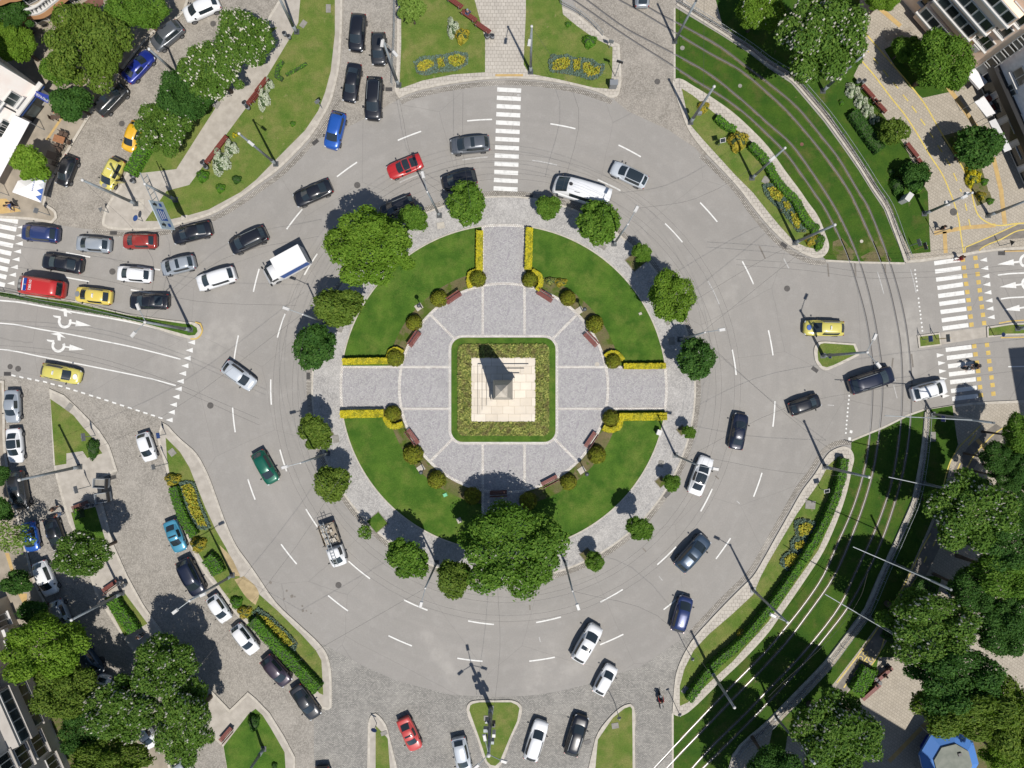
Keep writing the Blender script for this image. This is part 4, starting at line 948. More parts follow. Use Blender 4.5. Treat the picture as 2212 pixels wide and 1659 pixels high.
def bush(pos, rx, ry, lf, label, group, kind='ragged', h=None, rz=0.0, name='shrub', cat='shrub'):
    if BM[kind] is None: BM[kind] = {'ball': lambda: bush_mesh('foliage', 41, 1500, .085, .95, .015), 'ragged': lambda: bush_mesh('foliage', 43, 1200, .095, .8, .13), 'spiky': lambda: bush_mesh('foliage', 45, 1700, .095, .8, .2)}[kind]()
    px, py = P(pos)[0] if isinstance(pos, str) else pos; h = h or (rx+ry)/2*S*1.1
    x, y = at(px, py, h*.5); k = (H-h*.5)/H; z = zat(x, y)
    t = thing(name, label, cat, (x, y, z+.01), rz, group)
    f = obj('foliage', BM[kind], t, (0,0,h*.1), None, (rx*S*k, ry*S*k, h*.95)); f.material_slots[0].link = 'OBJECT'; f.material_slots[0].material = M[lf]
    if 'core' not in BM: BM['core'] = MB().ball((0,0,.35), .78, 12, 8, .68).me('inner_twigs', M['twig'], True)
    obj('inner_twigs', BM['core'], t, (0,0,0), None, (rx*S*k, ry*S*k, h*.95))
    return t
def hedge(line_, w, h, lf, label, group=None, dens=90, ls=.1, sm=True, name='hedge', cat='hedge', cut=None):
    p = smooth(G(line_, h*.8) if isinstance(line_, str) else [at(x, y, h*.8) for x, y in line_], 3) if sm else G(line_, h*.8)
    z = zat(*p[len(p)//2]); t = thing(name, label, cat, (p[0][0], p[0][1], z), 0, group); ox, oy = p[0]
    q = [(x-ox, y-oy) for x, y in p]
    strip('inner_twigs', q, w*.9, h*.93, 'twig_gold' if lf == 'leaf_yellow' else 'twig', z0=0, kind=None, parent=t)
    r = random.Random(len(label)); V = []; F = []; 
    for (ax, ay), (bx, by) in zip(q, q[1:]):
        L = math.hypot(bx-ax, by-ay)
        if L < 1e-4: continue
        ux, uy = (bx-ax)/L, (by-ay)/L; nx_, ny_ = -uy, ux
        per = w + 2*h
        for _ in range(int(L*per*dens)):
            s = r.random()*L; m = r.random()*per
            if m < w: v, zz, nn = m - w/2, h + r.uniform(-.05,.03), Vector((0,0,1))
            else:
                sd = 1 if m < w+h else -1; zz = (m-w) % h; v = sd*(w/2 + r.uniform(-.04,.02)); nn = Vector((nx_*sd, ny_*sd, .2))
            quad_leaf(V, F, Vector((ax+ux*s+nx_*v, ay+uy*s+ny_*v, zz)), nn + Vector((r.gauss(0,.4), r.gauss(0,.4), r.gauss(0,.4))), ls*r.uniform(.6,1.3), r)
    obj('foliage', mesh('foliage', V, F, [M[lf]]), t)
    return t
def scatter(poly, n, ls, hmax, lf, name, parent, seed=1, hole=None, up=.3):
    r = random.Random(seed); xs = [p[0] for p in poly]; ys = [p[1] for p in poly]; V = []; F = []; got = 0
    for _ in range(n*4):
        if got >= n: break
        x, y = r.uniform(min(xs), max(xs)), r.uniform(min(ys), max(ys))
        if not inside(x, y, poly) or (hole and any(inside(x, y, h_) for h_ in hole)): continue
        got += 1; quad_leaf(V, F, Vector((x, y, r.uniform(.02, hmax))), Vector((r.gauss(0,.6), r.gauss(0,.6), 1)), ls*r.uniform(.6,1.3), r)
    return obj(name, mesh(name, V, F, [M[lf]]), parent)
def flower_bed(outline, blobs, label, rzs=0):
    o = smooth(G(outline), 4, True); z = zat(*o[0]); c = (sum(p[0] for p in o)/len(o), sum(p[1] for p in o)/len(o))
    t = thing('flower_bed', label, 'flower bed', (c[0], c[1], z+.01), 0, 'flower beds with blue grey edging'); L = lambda pts: [(x-c[0], y-c[1]) for x, y in pts]
    inner = [smooth(L(G(b)), 4, True) for b in blobs]; ol = L(o)
    A = abs(sum(ol[i][0]*ol[(i+1)%len(ol)][1]-ol[(i+1)%len(ol)][0]*ol[i][1] for i in range(len(ol))))/2
    MB().prism(ol, 0, .03).build('soil', M['soil'], t)
    tag(scatter(ol, int(A*110), .11, .26, 'leaf_blue', 'edging_plants', t, 5, inner), kind='stuff')
    for b in inner:
        a = abs(sum(b[i][0]*b[(i+1)%len(b)][1]-b[(i+1)%len(b)][0]*b[i][1] for i in range(len(b))))/2
        tag(scatter(b, int(a*130), .13, .42, 'leaf_flower', 'flowers', t, 9), kind='stuff')
    return t
# ================================================================ STREET FURNITURE
def hpole(base, top):
    a, b = P(base)[0], P(top)[0]; k = math.hypot(b[0]-NX, b[1]-NY)/math.hypot(a[0]-NX, a[1]-NY); return max(7.5, min(12.0, H*(1-1/k)))
def lamp(base, top, heads, label, group='street lamps', r=.14, name='street_lamp', cat='street lamp', h=None, boxes=(), signs=()):
    px, py = P(base)[0]; h = h or hpole(base, top); x, y = at(px, py); z = zat(x, y)
    t = thing(name, label, cat, (x, y, z), 0, group)
    tx, ty = at(*P(top)[0], h); tx -= x; ty -= y; d = math.hypot(tx, ty)
    if d > .5: tx *= .5/d; ty *= .5/d
    MB().tube((0,0,0), (0,0,1.4), r*1.15, r*1.15, 12).tube((0,0,1.4), (tx,ty,h-z), r, r*.62, 12).build('pole', M['steel'], t, True)
    MB().box((0,0,.03), (.6,.6,.06)).build('base_plate', M['steel_dark'], t)
    MB().ball((tx,ty,h-z+.05), r*1.0, 8, 6).build('pole_cap', M['pvc'], t, True)
    for hd in (P(heads) if heads else []):
        hx, hy = at(*hd, h+.3); e = Vector((hx-x, hy-y, h-z+.3)); s = Vector((tx, ty, h-z-.1)); dd = (e-s); u = dd.normalized()
        MB().tube(s, e - u*.3, .045, .035, 7).build('arm', M['steel'], t)
        a = math.atan2(u.y, u.x); MB().box((e.x, e.y, e.z), (.72,.34,.14), a, taper=.75).build('lamp_head', M['pvc'], t)
    for bz, off, s3, mt in boxes: MB().box((off[0]+tx*bz/h, off[1]+ty*bz/h, bz), s3, taper=.95).build('equipment_box', M[mt], t)
    return t
def mast(base, top, arm0, arm1, label, group='tram wire masts'):
    px, py = P(base)[0]; h = hpole(base, top); x, y = at(px, py); z = zat(x, y)
    t = thing('tram_mast', label, 'mast', (x, y, z), 0, group); tx, ty = at(*P(top)[0], h); tx -= x; ty -= y; d = math.hypot(tx, ty)
    if d > .3: tx *= .3/d; ty *= .3/d
    MB().tube((0,0,0), (tx,ty,h-z), .15, .11, 12).build('pole', M['steel'], t, True); MB().box((0,0,.04), (.55,.55,.08)).build('base_plate', M['steel_dark'], t)
    MB().tube((tx,ty,h-z), (tx,ty,h-z+.06), .13, .13, 10).build('pole_cap', M['steel_dark'], t)
    if arm1:
        hz = h*.72; ax, ay = at(*P(arm1)[0], hz); e = Vector((ax-x, ay-y, hz-z)); s = Vector((tx*.7, ty*.7, hz-z-.2))
        MB().tube(s, e, .055, .045, 7).build('bracket_arm', M['steel'], t); MB().tube(Vector((tx*.9,ty*.9,h*.9-z)), s.lerp(e, .6), .015, .015, 5).build('stay_wire', M['steel'], t)
        for k in (.45, .93): q = s.lerp(e, k); MB().tube(q, q-Vector((0,0,.5)), .03, .03, 6).build('insulator', M['steel_dark'], t)
    return t
BEN = {}
def bench(pos, ang, label, L=1.9, mat='bench', group='park benches'):
    """ang = direction the sitter faces (degrees, map north up)"""
    px, py = P(pos)[0]; x, y = at(px, py, .5); z = zat(x, y)
    t = thing('park_bench', label, 'bench', (x, y, z), math.radians(ang) - PI/2, group)
    key = mat
    if key not in BEN:
        s = MB(); [s.box((0, .03+k*.125, .45), (1.9, .105, .04)) for k in range(4)]
        b = MB(); [b.box((0, -.14-k*.035, .56+k*.14), (1.9, .04, .11)) for k in range(3)]
        l = MB().box((0,.2,.22), (.07,.5,.42)).box((0,-.2,.68), (.07,.06,.5))
        BEN[key] = (s.me('seat', M[mat]), b.me('backrest', M[mat]), l.me('leg', M['slab']))
    s, b, l = BEN[key]; k = L/1.9
    obj('seat', s, t, None, None, (k,1,1)); obj('backrest', b, t, None, None, (k,1,1))
    for sx in (-1, 1): obj('leg', l, t, (sx*.72*k, 0, 0))
    return t
BIN = []
def bin_(pos, label, ang=0.0):
    px, py = P(pos)[0]; x, y = at(px, py, .6); z = zat(x, y); t = thing('litter_bin', label, 'litter bin', (x, y, z), math.radians(ang), 'twin grey litter bins')
    if not BIN:
        BIN.append(MB().tube((0,0,.25), (0,0,.85), .2, .23, 12, cap=True).me('bucket', M['signgrey'], True)); BIN.append(MB().tube((0,0,0), (0,0,1.0), .03).tube((0,-.3,.8), (0,.3,.8), .025).me('post', M['steel_dark']))
        BIN.append(MB().tube((0,0,.853), (0,0,.86), .19, .19, 12).me('bucket_opening', M['dark']))
    obj('post', BIN[1], t)
    for s in (-.3, .3): b = obj('bucket', BIN[0], t, (0,s,0)); obj('bucket_opening', BIN[2], b)
    return t
def sign(base, tip, label, shape='round', face='bluesign', size=.32, h=None, facing=None, name='traffic_sign', pmat='steel'):
    px, py = P(base)[0]; x, y = at(px, py); z = zat(x, y); t = thing(name, label, 'traffic sign', (x, y, z), 0, 'traffic signs')
    a, b = P(base)[0], P(tip)[0]; k = math.hypot(b[0]-NX, b[1]-NY)/math.hypot(a[0]-NX, a[1]-NY); h = h or max(2.0, min(4.2, H*(1-1/k)))
    MB().tube((0,0,0), (0,0,h), .04, .04, 8).build('post', M[pmat], t)
    rz = facing if facing is not None else math.atan2(-y, -x)
    n = {'round': 20, 'square': 4, 'tri': 3, 'rect': 4}[shape]; pts = []
    for i in range(n):
        aa = 2*PI*i/n + (PI/4 if n == 4 else PI/2); pts.append((size*1.35*math.cos(aa)*(1.5 if shape == 'rect' else 1), size*1.35*math.sin(aa)) if n == 4 else (size*math.cos(aa), size*math.sin(aa)))
    me = MB().prism(pts, -.015, .015)
    p = me.build('sign_plate', M['signgrey'], t); p.location = (math.cos(rz)*.06, math.sin(rz)*.06, h-.3); p.rotation_euler = (PI/2-.12, 0, rz+PI/2)
    f = MB().prism([(u*.92, v*.92) for u, v in pts], .016, .019).build('sign_face', M[face], p)
    return t
def manhole(pos, r, label, mat='iron'):
    x, y = at(*P(pos)[0]); z = zat(x, y); t = tag(MB().tube((0,0,-.02), (0,0,.016 if z == 0 else .02), r, r, 20).tube((0,0,.010), (0,0,.024), r*.8, r*.8, 20).build('manhole_cover', M[mat], None, False, (x, y, z)), label, 'manhole cover', 'round manhole covers'); return t
def grate(pos, rz, label):
    x, y = at(*P(pos)[0]); z = zat(x, y); t = thing('drain_grate', label, 'drain', (x, y, z), math.radians(rz), 'storm drains')
    MB().box((0,0,.01), (.8,.45,.03)).build('frame', M['iron'], t); mb = MB(); [mb.box((-.3+i*.12,0,.028), (.06,.36,.012)) for i in range(6)]; mb.build('bars', M['dark'], t)
def slab(pos, w, d, rz, label, mat='slab'):
    x, y = at(*P(pos)[0]); z = zat(x, y); tag(MB().box((0,0,.02), (w,d,.05), taper=.97).build('access_slab', M[mat], None, False, (x, y, z+.004)), label, 'concrete slab', 'concrete access slabs').rotation_euler = (0,0,math.radians(rz))
def railing(s, label, h=1.0, step=2.2, mat='steel', off=0.0):
    p = G(s, 0, True)
    if off: p = offs(p, off)
    p = smooth(p, 4); z = zat(*p[len(p)//2]); t = thing('railing', label, 'railing', (p[0][0], p[0][1], z), 0, 'metal railings'); o = p[0]; q = [Vector((a-o[0], b-o[1], 0)) for a, b in p]
    mb = MB(); up = Vector((0,0,1))
    for hh in (.35, h): mb.path([v + up*hh for v in q], .025, 5)
    mb.build('rails', M[mat], t); acc = 0; last = None; pm = MB().tube((0,0,-.05), (0,0,h+.05), .035, .035, 6).me('post', M[mat]); cnt = 0; br = MB(); ba = 0
    for a, b in zip(q, q[1:]):
        L = (b-a).length; s0 = 0
        while acc <= L and L > 0:
            v = a.lerp(b, acc/L); obj('post', pm, t, v); acc += step; cnt += 1
        acc -= L
        n = int(L/.18)
        for i in range(n): v = a.lerp(b, i/max(1,n)); br.tube(v+up*.35, v+up*h, .009, .009, 4, 0, False)
    if br.v: tag(br.build('bars', M[mat], t), kind='stuff')
    return t
def wire(s, h, label, group, r=.011, ext=True):
    p = P(s); p = push(p) if ext else p; w = [at(x, y, h) for x, y in p]; w = smooth(w, 4); o = w[0]
    mb = MB().path([(x-o[0], y-o[1], 0) for x, y in w], r, 5); return tag(mb.build('overhead_wire', M['wire'], None, False, (o[0], o[1], h)), label, 'wire', group)
# ================================================================ PEOPLE
def person(pos, ang, label, pose='stand', top=(60,60,70), legs=(50,55,75), hair=(44,34,28), z=None, h0=0.0):
    px, py = P(pos)[0]; x, y = at(px, py, .9); z = zat(x, y) if z is None else z
    t = thing('person', label, 'person', (x, y, z), math.radians(ang), 'people')
    sit = pose in ('sit', 'ride'); walk = pose == 'walk'
    hip = .50 if sit else .92
    if pose == 'ride': hip = .9
    J = {'pel': (0,0,hip), 'sp': (.02,0,hip+.22), 'ch': (.03 if not pose == 'ride' else .12,0,hip+.42), 'nk': (.05 if pose != 'ride' else .2,0,hip+.56), 'hd': (.08 if pose != 'ride' else .26,0,hip+.70), 'ht': (.08 if pose != 'ride' else .28,0,hip+.80)}
    V = []; E = []; Rr = []; ix = {}
    def add(k, p, r, par=None): ix[k] = len(V); V.append(p); Rr.append(r); 
    def ed(a, b): E.append((ix[a], ix[b]))
    for k, r in (('pel',.15),('sp',.135),('ch',.165),('nk',.06),('hd',.105),('ht',.07)): add(k, J[k], r)
    for a, b in zip(('pel','sp','ch','nk','hd'), ('sp','ch','nk','hd','ht')): ed(a, b)
    for s, n in ((1,'l'), (-1,'r')):
        c = J['ch']; sw = .18*s if walk else 0
        add('sh'+n, (c[0], .19*s, c[2]+.05), .06); ed('ch', 'sh'+n)
        if pose == 'ride': el, wr = (c[0]+.2, .27*s, c[2]-.16), (c[0]+.42, .28*s, c[2]-.26)
        elif sit: el, wr = (c[0]+.06, .25*s, c[2]-.22), (c[0]+.28, .14*s, c[2]-.34)
        else: el, wr = (c[0]-.02+sw*.6, .25*s, c[2]-.24), (c[0]+.08+sw*1.2, .24*s, c[2]-.47)
        add('el'+n, el, .045); add('wr'+n, wr, .032); ed('sh'+n, 'el'+n); ed('el'+n, 'wr'+n)
        d = (Vector(wr)-Vector(el)).normalized(); u = Vector((0, s, 0)); pm = Vector(wr)+d*.07; add('pa'+n, tuple(pm), .036); ed('wr'+n, 'pa'+n)
        for f in range(4):
            b = pm + d*.035 + u.cross(d)*0 + Vector((0,0,1)).cross(d).normalized()*(f-1.5)*.018 if abs(d.z) < .9 else pm + d*.035 + Vector((1,0,0))*(f-1.5)*.018
            e = b + d*(.05 + .012*(1 if f in (1,2) else 0)) + Vector((.012,0,-.01)); add(f'f{f}{n}', tuple(b), .01); add(f'g{f}{n}', tuple(e), .008); ed('pa'+n, f'f{f}{n}'); ed(f'f{f}{n}', f'g{f}{n}')
        tb = Vector(wr) + d*.04 + Vector((.035,-.01*s,0)); add('th'+n, tuple(tb), .011); add('tt'+n, tuple(tb + d*.04 + Vector((.015,0,0))), .009); ed('wr'+n, 'th'+n); ed('th'+n, 'tt'+n)
        hp = (0, .095*s, hip-.06)
        if pose == 'ride': kn, an = (.36, .2*s, hip-.25), (.22, .2*s, hip-.62)
        elif sit: kn, an = (.44, .12*s, .5), (.46, .11*s, .08)
        elif walk: kn, an = (.14*s+.06, .1*s, .5), (.26*s-.04, .1*s, .08)
        else: kn, an = (.02, .1*s, .5), (0, .1*s, .08)
        add('hp'+n, hp, .1); add('kn'+n, kn, .065); add('an'+n, an, .045); add('to'+n, (an[0]+.16, an[1], an[2]-.04), .04)
        ed('pel', 'hp'+n); ed('hp'+n, 'kn'+n); ed('kn'+n, 'an'+n); ed('an'+n, 'to'+n)
    def skin(name, keys, mat, grow, par):
        id2 = {}; vv = []; rr = []
        for k in keys: id2[ix[k]] = len(vv); vv.append(V[ix[k]]); rr.append(Rr[ix[k]]*grow)
        ee = [(id2[a], id2[b]) for a, b in E if a in id2 and b in id2]
        me = bpy.data.meshes.new(name); me.from_pydata(vv, ee, []); me.materials.append(mat); o = obj(name, me, par)
        bm = bmesh.new(); bm.from_mesh(me); ly = bm.verts.layers.skin.verify()
        for i, v in enumerate(bm.verts): v[ly].radius = (rr[i], rr[i]); v[ly].use_root = i == 0
        bm.to_mesh(me); bm.free()
        o.modifiers.new('Skin', 'SKIN'); s_ = o.modifiers.new('Sub', 'SUBSURF'); s_.levels = 1; s_.render_levels = 1
        dg = bpy.context.evaluated_depsgraph_get(); m2 = bpy.data.meshes.new_from_object(o.evaluated_get(dg)); o.modifiers.clear(); o.data = m2
        m2.polygons.foreach_set('use_smooth', [True]*len(m2.polygons)); return o
    allk = list(ix); body = skin('body', allk, M['skin'], 1.0, t)
    tk = ['sp','pel','ch','shl','ell','shr','elr','wrl','wrr']; skin('top', tk, simple('clothing top', C(*top), .85), 1.12, t)
    skin('trousers', ['pel','hpl','knl','anl','hpr','knr','anr'], simple('clothing legs', C(*legs), .85), 1.1, t)
    hd = J['hd']; hm = simple('hair tone', C(*hair), .8)
    MB().ball((hd[0]-.015, 0, hd[2]+.045), .125, 10, 6, .85).build('hair', hm, t, True)
    MB().ball((hd[0]+.115, .035, hd[2]+.01), .014, 6, 4).ball((hd[0]+.115, -.035, hd[2]+.01), .014, 6, 4).build('eyes', M['hair'], t); MB().box((hd[0]+.125, 0, hd[2]-.02), (.03,.025,.045)).build('nose', M['skin'], t)
    return t
# ================================================================ THE CARS
CARS = '''hatch|white|@00 1890,10|@00 1590,140|white hatchback parked behind the grey crossover at the top of the cobbled bay|
suv|grey|@00 1560,215|@00 1325,405|mid grey crossover parked on cobbles between white hatchback and blue saloon|
sedan|blue|@00 1085,690|@00 1300,455|deep blue saloon parked half under the big street tree|
pickup|dgrey|@00 850,975|@00 1075,745|dark grey pickup with ribbed load cover on the cobbled street|sun norear
hatch|amber|@00 1195,1055|@00 1095,1305|amber taxi half hidden under the chestnut beside the clipped hedge|
mpv|lemon|@00 1030,1375|@00 905,1625|boxy lemon taxi with an open front door near the hedge|rails taxidoor
hatch|black|@00 620,1350|@00 520,1600|black hatchback parked by the white cafe parasol|
suv|black|@01 890,120|@01 860,445|tall black four wheel drive leading the queue on the narrow cobbled lane|
suv|dgrey|@01 1060,285|@01 1060,560|dark grey crossover beneath the lane lamp post arms|
sedan|black|@01 855,550|@01 800,880|black saloon on the cobbled lane behind the blue crossover|
suv|black|@01 1030,670|@01 1008,1040|long black off-roader with chrome rails entering from the cobbled lane|rails
suv|bblue|@01 722,975|@01 645,1285|bright blue crossover turning into the roundabout from the lane|
coupe|red|@01 1430,1380|@01 1138,1495|red sports coupe with a black roof|blackroof
suv|grey|@01 2020,1235|@01 1680,1270|slate grey coupe crossover with sunroof stopped before the zebra crossing|sun
suv|black|@01 1905,1520|@01 1605,1590|black van-like car partly under the round tree at the island top|
sedan|black|@01 650,1600|@11 332,80|black saloon alone on the upper left of the roundabout|
estate|black|@11 1360,70|@11 1078,190|black estate car in the shade of the lime green plane tree|rails
suv|black|@11 90,350|@10 1990,490|black off-roader at the mouth of the western exit|rails
suv|dblue|@10 507,375|@10 185,345|dark blue off-roader nearest to the western zebra crossing|
hatch|silver|@10 955,465|@10 655,440|silver hatchback between the dark blue and the dark red cars|
hatch|dred|@10 1352,425|@10 1058,425|dark red hatchback in the kerb lane below the direction sign|
sedan|black|@10 1825,310|@10 1487,395|black saloon under the blue and white direction sign|
sedan|black|@10 710,645|@10 360,590|black saloon beside the red fire service van|
suv|silver|@10 1683,600|@10 1392,670|pale silver small crossover with a dark sunroof|sun
hatch|white|@10 1312,725|@10 1008,700|white hatchback in the middle lane beside the manhole|
suv|white|@10 2032,700|@10 1703,800|white crossover leaving the roundabout westwards|
hatch|yellow|@10 965,915|@10 650,880|yellow taxi with bonnet letters behind the fire van|taxi
sedan|black|@10 1458,945|@10 1115,945|black saloon under the twin-armed lamp of the median|
estate|lemon|@10 360,1535|@10 695,1605|yellow taxi heading in along the western entry lanes|taxi whitelogo
hatch|wgrey|@10 1940,1495|@20 2190,20|pale grey hatchback circling on the western side|
sedan|silver|@20 100,55|@20 105,335|silver saloon parked first at the left pavement|
sedan|white|@20 112,385|@20 138,685|white saloon with black roof parked at the left pavement|blackroof
suv|dgrey|@20 130,755|@20 190,1090|dark grey estate-like off-roader parked under the long lamp pole|sun
hatch|bblue|@20 235,1195|@20 285,1450|small bright blue car parked under thin spring leaves|
sedan|black|@20 425,1165|@20 515,1430|black saloon with red tail panel beside the walking people|
hatch|white|@20 330,1540|@30 450,165|white hatchback parked on the cobbles left of the blossoming tree|
hatch|white|@20 1225,430|@20 1302,660|white hatchback with a dark roof stripe on the side street|
sedan|lblue|@20 1462,1190|@20 1562,1445|sky blue saloon beside the green hedge|sun
suv|navy|@20 1575,1520|@30 1730,165|dark navy off-roader behind the sky blue saloon|
hatch|white|@30 1820,180|@30 1962,390|small white hatchback with red seats beside the sandy verge|
estate|white|@30 2030,440|@30 2200,660|white hatchback with red tail lights parked along the flower bed|rails
hatch|purple|@31 75,710|@31 275,935|dark plum hatchback parked beside the long hedge|
sedan|dgrey|@31 335,960|@31 520,1228|dark grey saloon last in the row at the island tip|
hatch|silver|@30 480,235|@30 560,430|silver hatchback half hidden by the fresh green tree|
suv|bgrey|@30 700,640|@30 850,845|blue grey off-roader deep in tree shade|
hatch|white|@30 905,880|@30 850,1080|small white car with sun flecks under the blossoming trees|
hatch|white|@30 1210,1285|@30 1320,1455|white car peeking out between two chestnut crowns|
sedan|silver|@30 1500,1560|@30 1640,1780|silver saloon cut off by the bottom edge under the chestnut|
hatch|green|@21 5,590|@21 155,855|dark green hatchback on the western half of the ring|
sedan|salmon|@31 1265,1235|@31 1390,1508|salmon red saloon with grey sunroof on the southern setts|sun
hatch|wgrey|@31 1745,1400|@31 1810,1700|white hatchback with black bonnet leaving to the south|
sedan|black|@31 570,1650|@31 590,1960|black car showing only its tail at the bottom edge|
suv|white|@32 560,735|@32 735,430|white crossover with a dark sunroof entering from the south|sun
hatch|white|@32 740,1020|@32 870,780|small white hatchback straddling the asphalt and setts edge|
mpv|dblue|@32 1425,480|@32 1510,180|dark blue people carrier with shiny roof|
estate|white|@32 155,1595|@32 260,1255|white estate waiting on the southern setts beside the pylon island|
estate|black|@32 505,1550|@32 610,1210|anthracite estate with chrome trim waiting on the southern setts|rails
sedan|navy|@22 1930,565|@22 1988,255|black saloon with blinding sun glints on the eastern ring|
sedan|white|@22 1570,955|@22 1690,630|white saloon with black glass roof under a lamp head|blackroof
suv|bgrey|@22 1440,1595|@22 1680,1325|blue grey off-roader with pale roof on the south eastern ring|sun
van|white|@12 850,78|@01 2565,1590|long white panel van with one roof vent|
estate|wgrey|@02 1162,1580|@02 862,1440|silver estate with dark panorama roof on the north eastern ring|blackroof
hatch|silver|@02 1125,60|@02 1125,-230|silver car cut off by the top edge on the tram street|
estate|lemon|@13 657,1180|@13 312,1172|greenish yellow taxi with roof sign beside the small planted island|taxi bluelogo rails
suv|navy|@23 705,30|@13 1085,1565|large dark navy off-roader crossing the tram rails|rails
suv|white|@23 1242,95|@23 1542,15|white off-roader with roof bars by the eastern zebra|rails
hatch|black|@23 188,225|@23 452,135|small black hatchback entering from the east|'''
for row in CARS.split('\n'):
    ty, cl, re_, fr, lb, ex = row.split('|')
    t = car(ty, cl, re_, fr, lb, 'taxi' if 'taxi' in lb else 'van' if ty == 'van' else 'pickup' if ty == 'pickup' else 'car', extras=ex)
    if 'taxidoor' in ex:
        dr = MB().box((-.45,0,.75), (.95,.06,.75), m=0).box((-.5,0,1.28), (.7,.04,.4), m=1).build('door', [paint('lemon'), M['glass']], t); dr.location = (.78,.92,0); dr.rotation_euler = (0,0,-1.05)
    if ty == 'pickup':
        o = MB(); [o.box((-1.05, -.5+k*.2, 1.73), (1.9,.07,.05)) for k in range(6)]; o.build('load_cover', M['black_plastic'], t)
    if ty == 'van': MB().tube((1.15,-.1,2.37),(1.15,-.1,2.46),.18,.16,14).build('roof_vent', M['black_plastic'], t); MB().box((.4,.55,2.4),(.5,.06,.03)).build('aerial', M['steel_dark'], t)
fv = car('van', 'fire', '@10 562,850', '@10 168,795', 'red fire service van with blue light bar waiting at the zebra', 'van', extras='', width=1.06)
lb = MB().box((0,0,.06),(.3,.62,.14)).build('light_bar', M['bluelamp'], fv); lb.location = (.85,-.36,2.36); lb2 = MB().box((0,0,.06),(.3,.62,.14)).build('light_bar', M['bluelamp'], fv); lb2.location = (.85,.36,2.36)
MB().box((.85,0,2.42),(.24,.14,.12)).build('loudspeaker', M['steel'], fv); MB().box((1.12,0,2.39),(.1,1.3,.03)).build('white_marking', M['canvas'], fv).rotation_euler = (0,.0,0)
text('roof_lettering', '01082', (.3,0,2.43), .45, PI/2, 'canvas', fv)
box_truck('@11 432,545', '@11 85,745', 'white box truck with blue side livery')
# white double cab pickup carrying a ladder
pk = car('truckcab', 'white', '@21 605,1215', '@21 732,1572', 'white double cab pickup carrying long ladders over a cluttered bed', 'pickup', extras='norear')
bx = MB(); bx.box((-1.35,0,.62),(2.5,1.8,.06)); [bx.box((-1.35,s*.92,.85),(2.5,.05,.5)) for s in (-1,1)]; bx.box((-2.6,0,.85),(.05,1.8,.5)); bx.build('cargo_bed', M['pave_warm'], pk)
ld = MB(); [ld.box((-.4,s,1.98),(5.2,.06,.07)) for s in (.15,-.25)]; [ld.box((-2.8+k*.35,-.05,1.98),(.04,.36,.04)) for k in range(15)]; ld.build('ladder', M['steel'], pk)
rk = MB(); [rk.tube((x,-.85,.8),(x,-.85,1.92),.03).tube((x,.85,.8),(x,.85,1.92),.03).tube((x,-.85,1.92),(x,.85,1.92),.03) for x in (-.35,-2.5)]; rk.build('roof_rack', M['steel_dark'], pk)
cr = MB(); rr_ = random.Random(4); [cr.box((rr_.uniform(-2.4,-.4), rr_.uniform(-.7,.7), .8), (rr_.uniform(.2,.6), rr_.uniform(.15,.4), rr_.uniform(.1,.4)), rr_.random()) for _ in range(14)]; cr.build('cargo', M['slab_light'], pk)
for s in (-1,1): obj('taillight', car_parts('hatch')['taillight'], pk, (-2.62, s*.85, .8))
motorbike('@32 1292,1165', '@32 1272,990', 'dark motorcycle with a rider in red on the southern setts')
person('@32 1288,1085', 95, 'person in a red jacket and dark helmet riding the motorcycle on the setts', 'ride', (190,40,50), (40,44,60), (30,32,36))
motorbike('@13 1850,1495', '@13 1690,1530', 'pale motorcycle crossing the eastern zebra')
person('@13 1810,1505', 190, 'person in dark clothes riding pillion over the eastern zebra', 'ride', (44,48,66), (40,44,60), (36,30,28)); person('@13 1750,1518', 190, 'person in a white shirt steering over the eastern zebra', 'ride', (226,224,220), (60,60,72), (60,48,40))
# ================================================================ TREES
IS = 'street trees ringing the island'
tree('@ov 1007,440', 42, 44, 's0', 'leaf_mid', 'round bright green tree beside the black van-like car', IS)
tree('@11 1000,490', 92, 82, 'l1', 'leaf_lime', 'largest lime green plane tree overhanging the island lawn', IS, hc=7.2)
tree('@11 1350,225', 31, 28, 's1', 'leaf_mid', 'small green tree pressed against the big plane tree', IS)
tree('@11 705,990', 54, 43, 's2', 'leaf_olive', 'wide olive green tree left of the island lawn', IS)
tree('@11 505,1340', 40, 52, 's0', 'leaf_dark', 'tall oval dark tree at the west rim of the island', IS, rz=1.2)
tree('@21 502,412', 35, 41, 's1', 'leaf_olive', 'compact tree right of the dark green hatchback', IS)
tree('@21 650,860', 38, 41, 's2', 'leaf_olive', 'round tree on the south west rim next to a bare paved verge', IS)
tree('@21 940,1275', 17, 20, 'sap', 'leaf_mid', 'spindly sapling beside a square grass planter', IS)
tree('@21 1300,1500', 44, 47, 's1', 'leaf_mid', 'dense tree beside the lamp at the south west rim', IS)
tree('@ov 1103,1188', 106, 92, 'l0', 'leaf_mid', 'huge dark crowned tree at the south edge of the island', IS, hc=5.4, flat=.75)
tree('@ov 979,1250', 36, 44, 's2', 'leaf_olive', 'smaller tree tucked beneath the huge southern tree', IS, hc=4)
tree('@12 310,130', 27, 27, 's2', 'leaf_mid', 'small round tree left of the white panel van', IS)
tree('@12 745,270', 47, 44, 's0', 'leaf_mid', 'green tree overlapping the tail of the white panel van', IS)
tree('@12 1115,525', 20, 21, 's1', 'leaf_mid', 'little tree standing in a bare square planter', IS)
tree('@12 1378,925', 50, 56, 'l2', 'leaf_lime', 'irregular lime green plane tree on the north east rim', IS, hc=5)
tree('@12 1590,1450', 41, 42, 's0', 'leaf_dark', 'tight dark round tree at the east rim', IS)
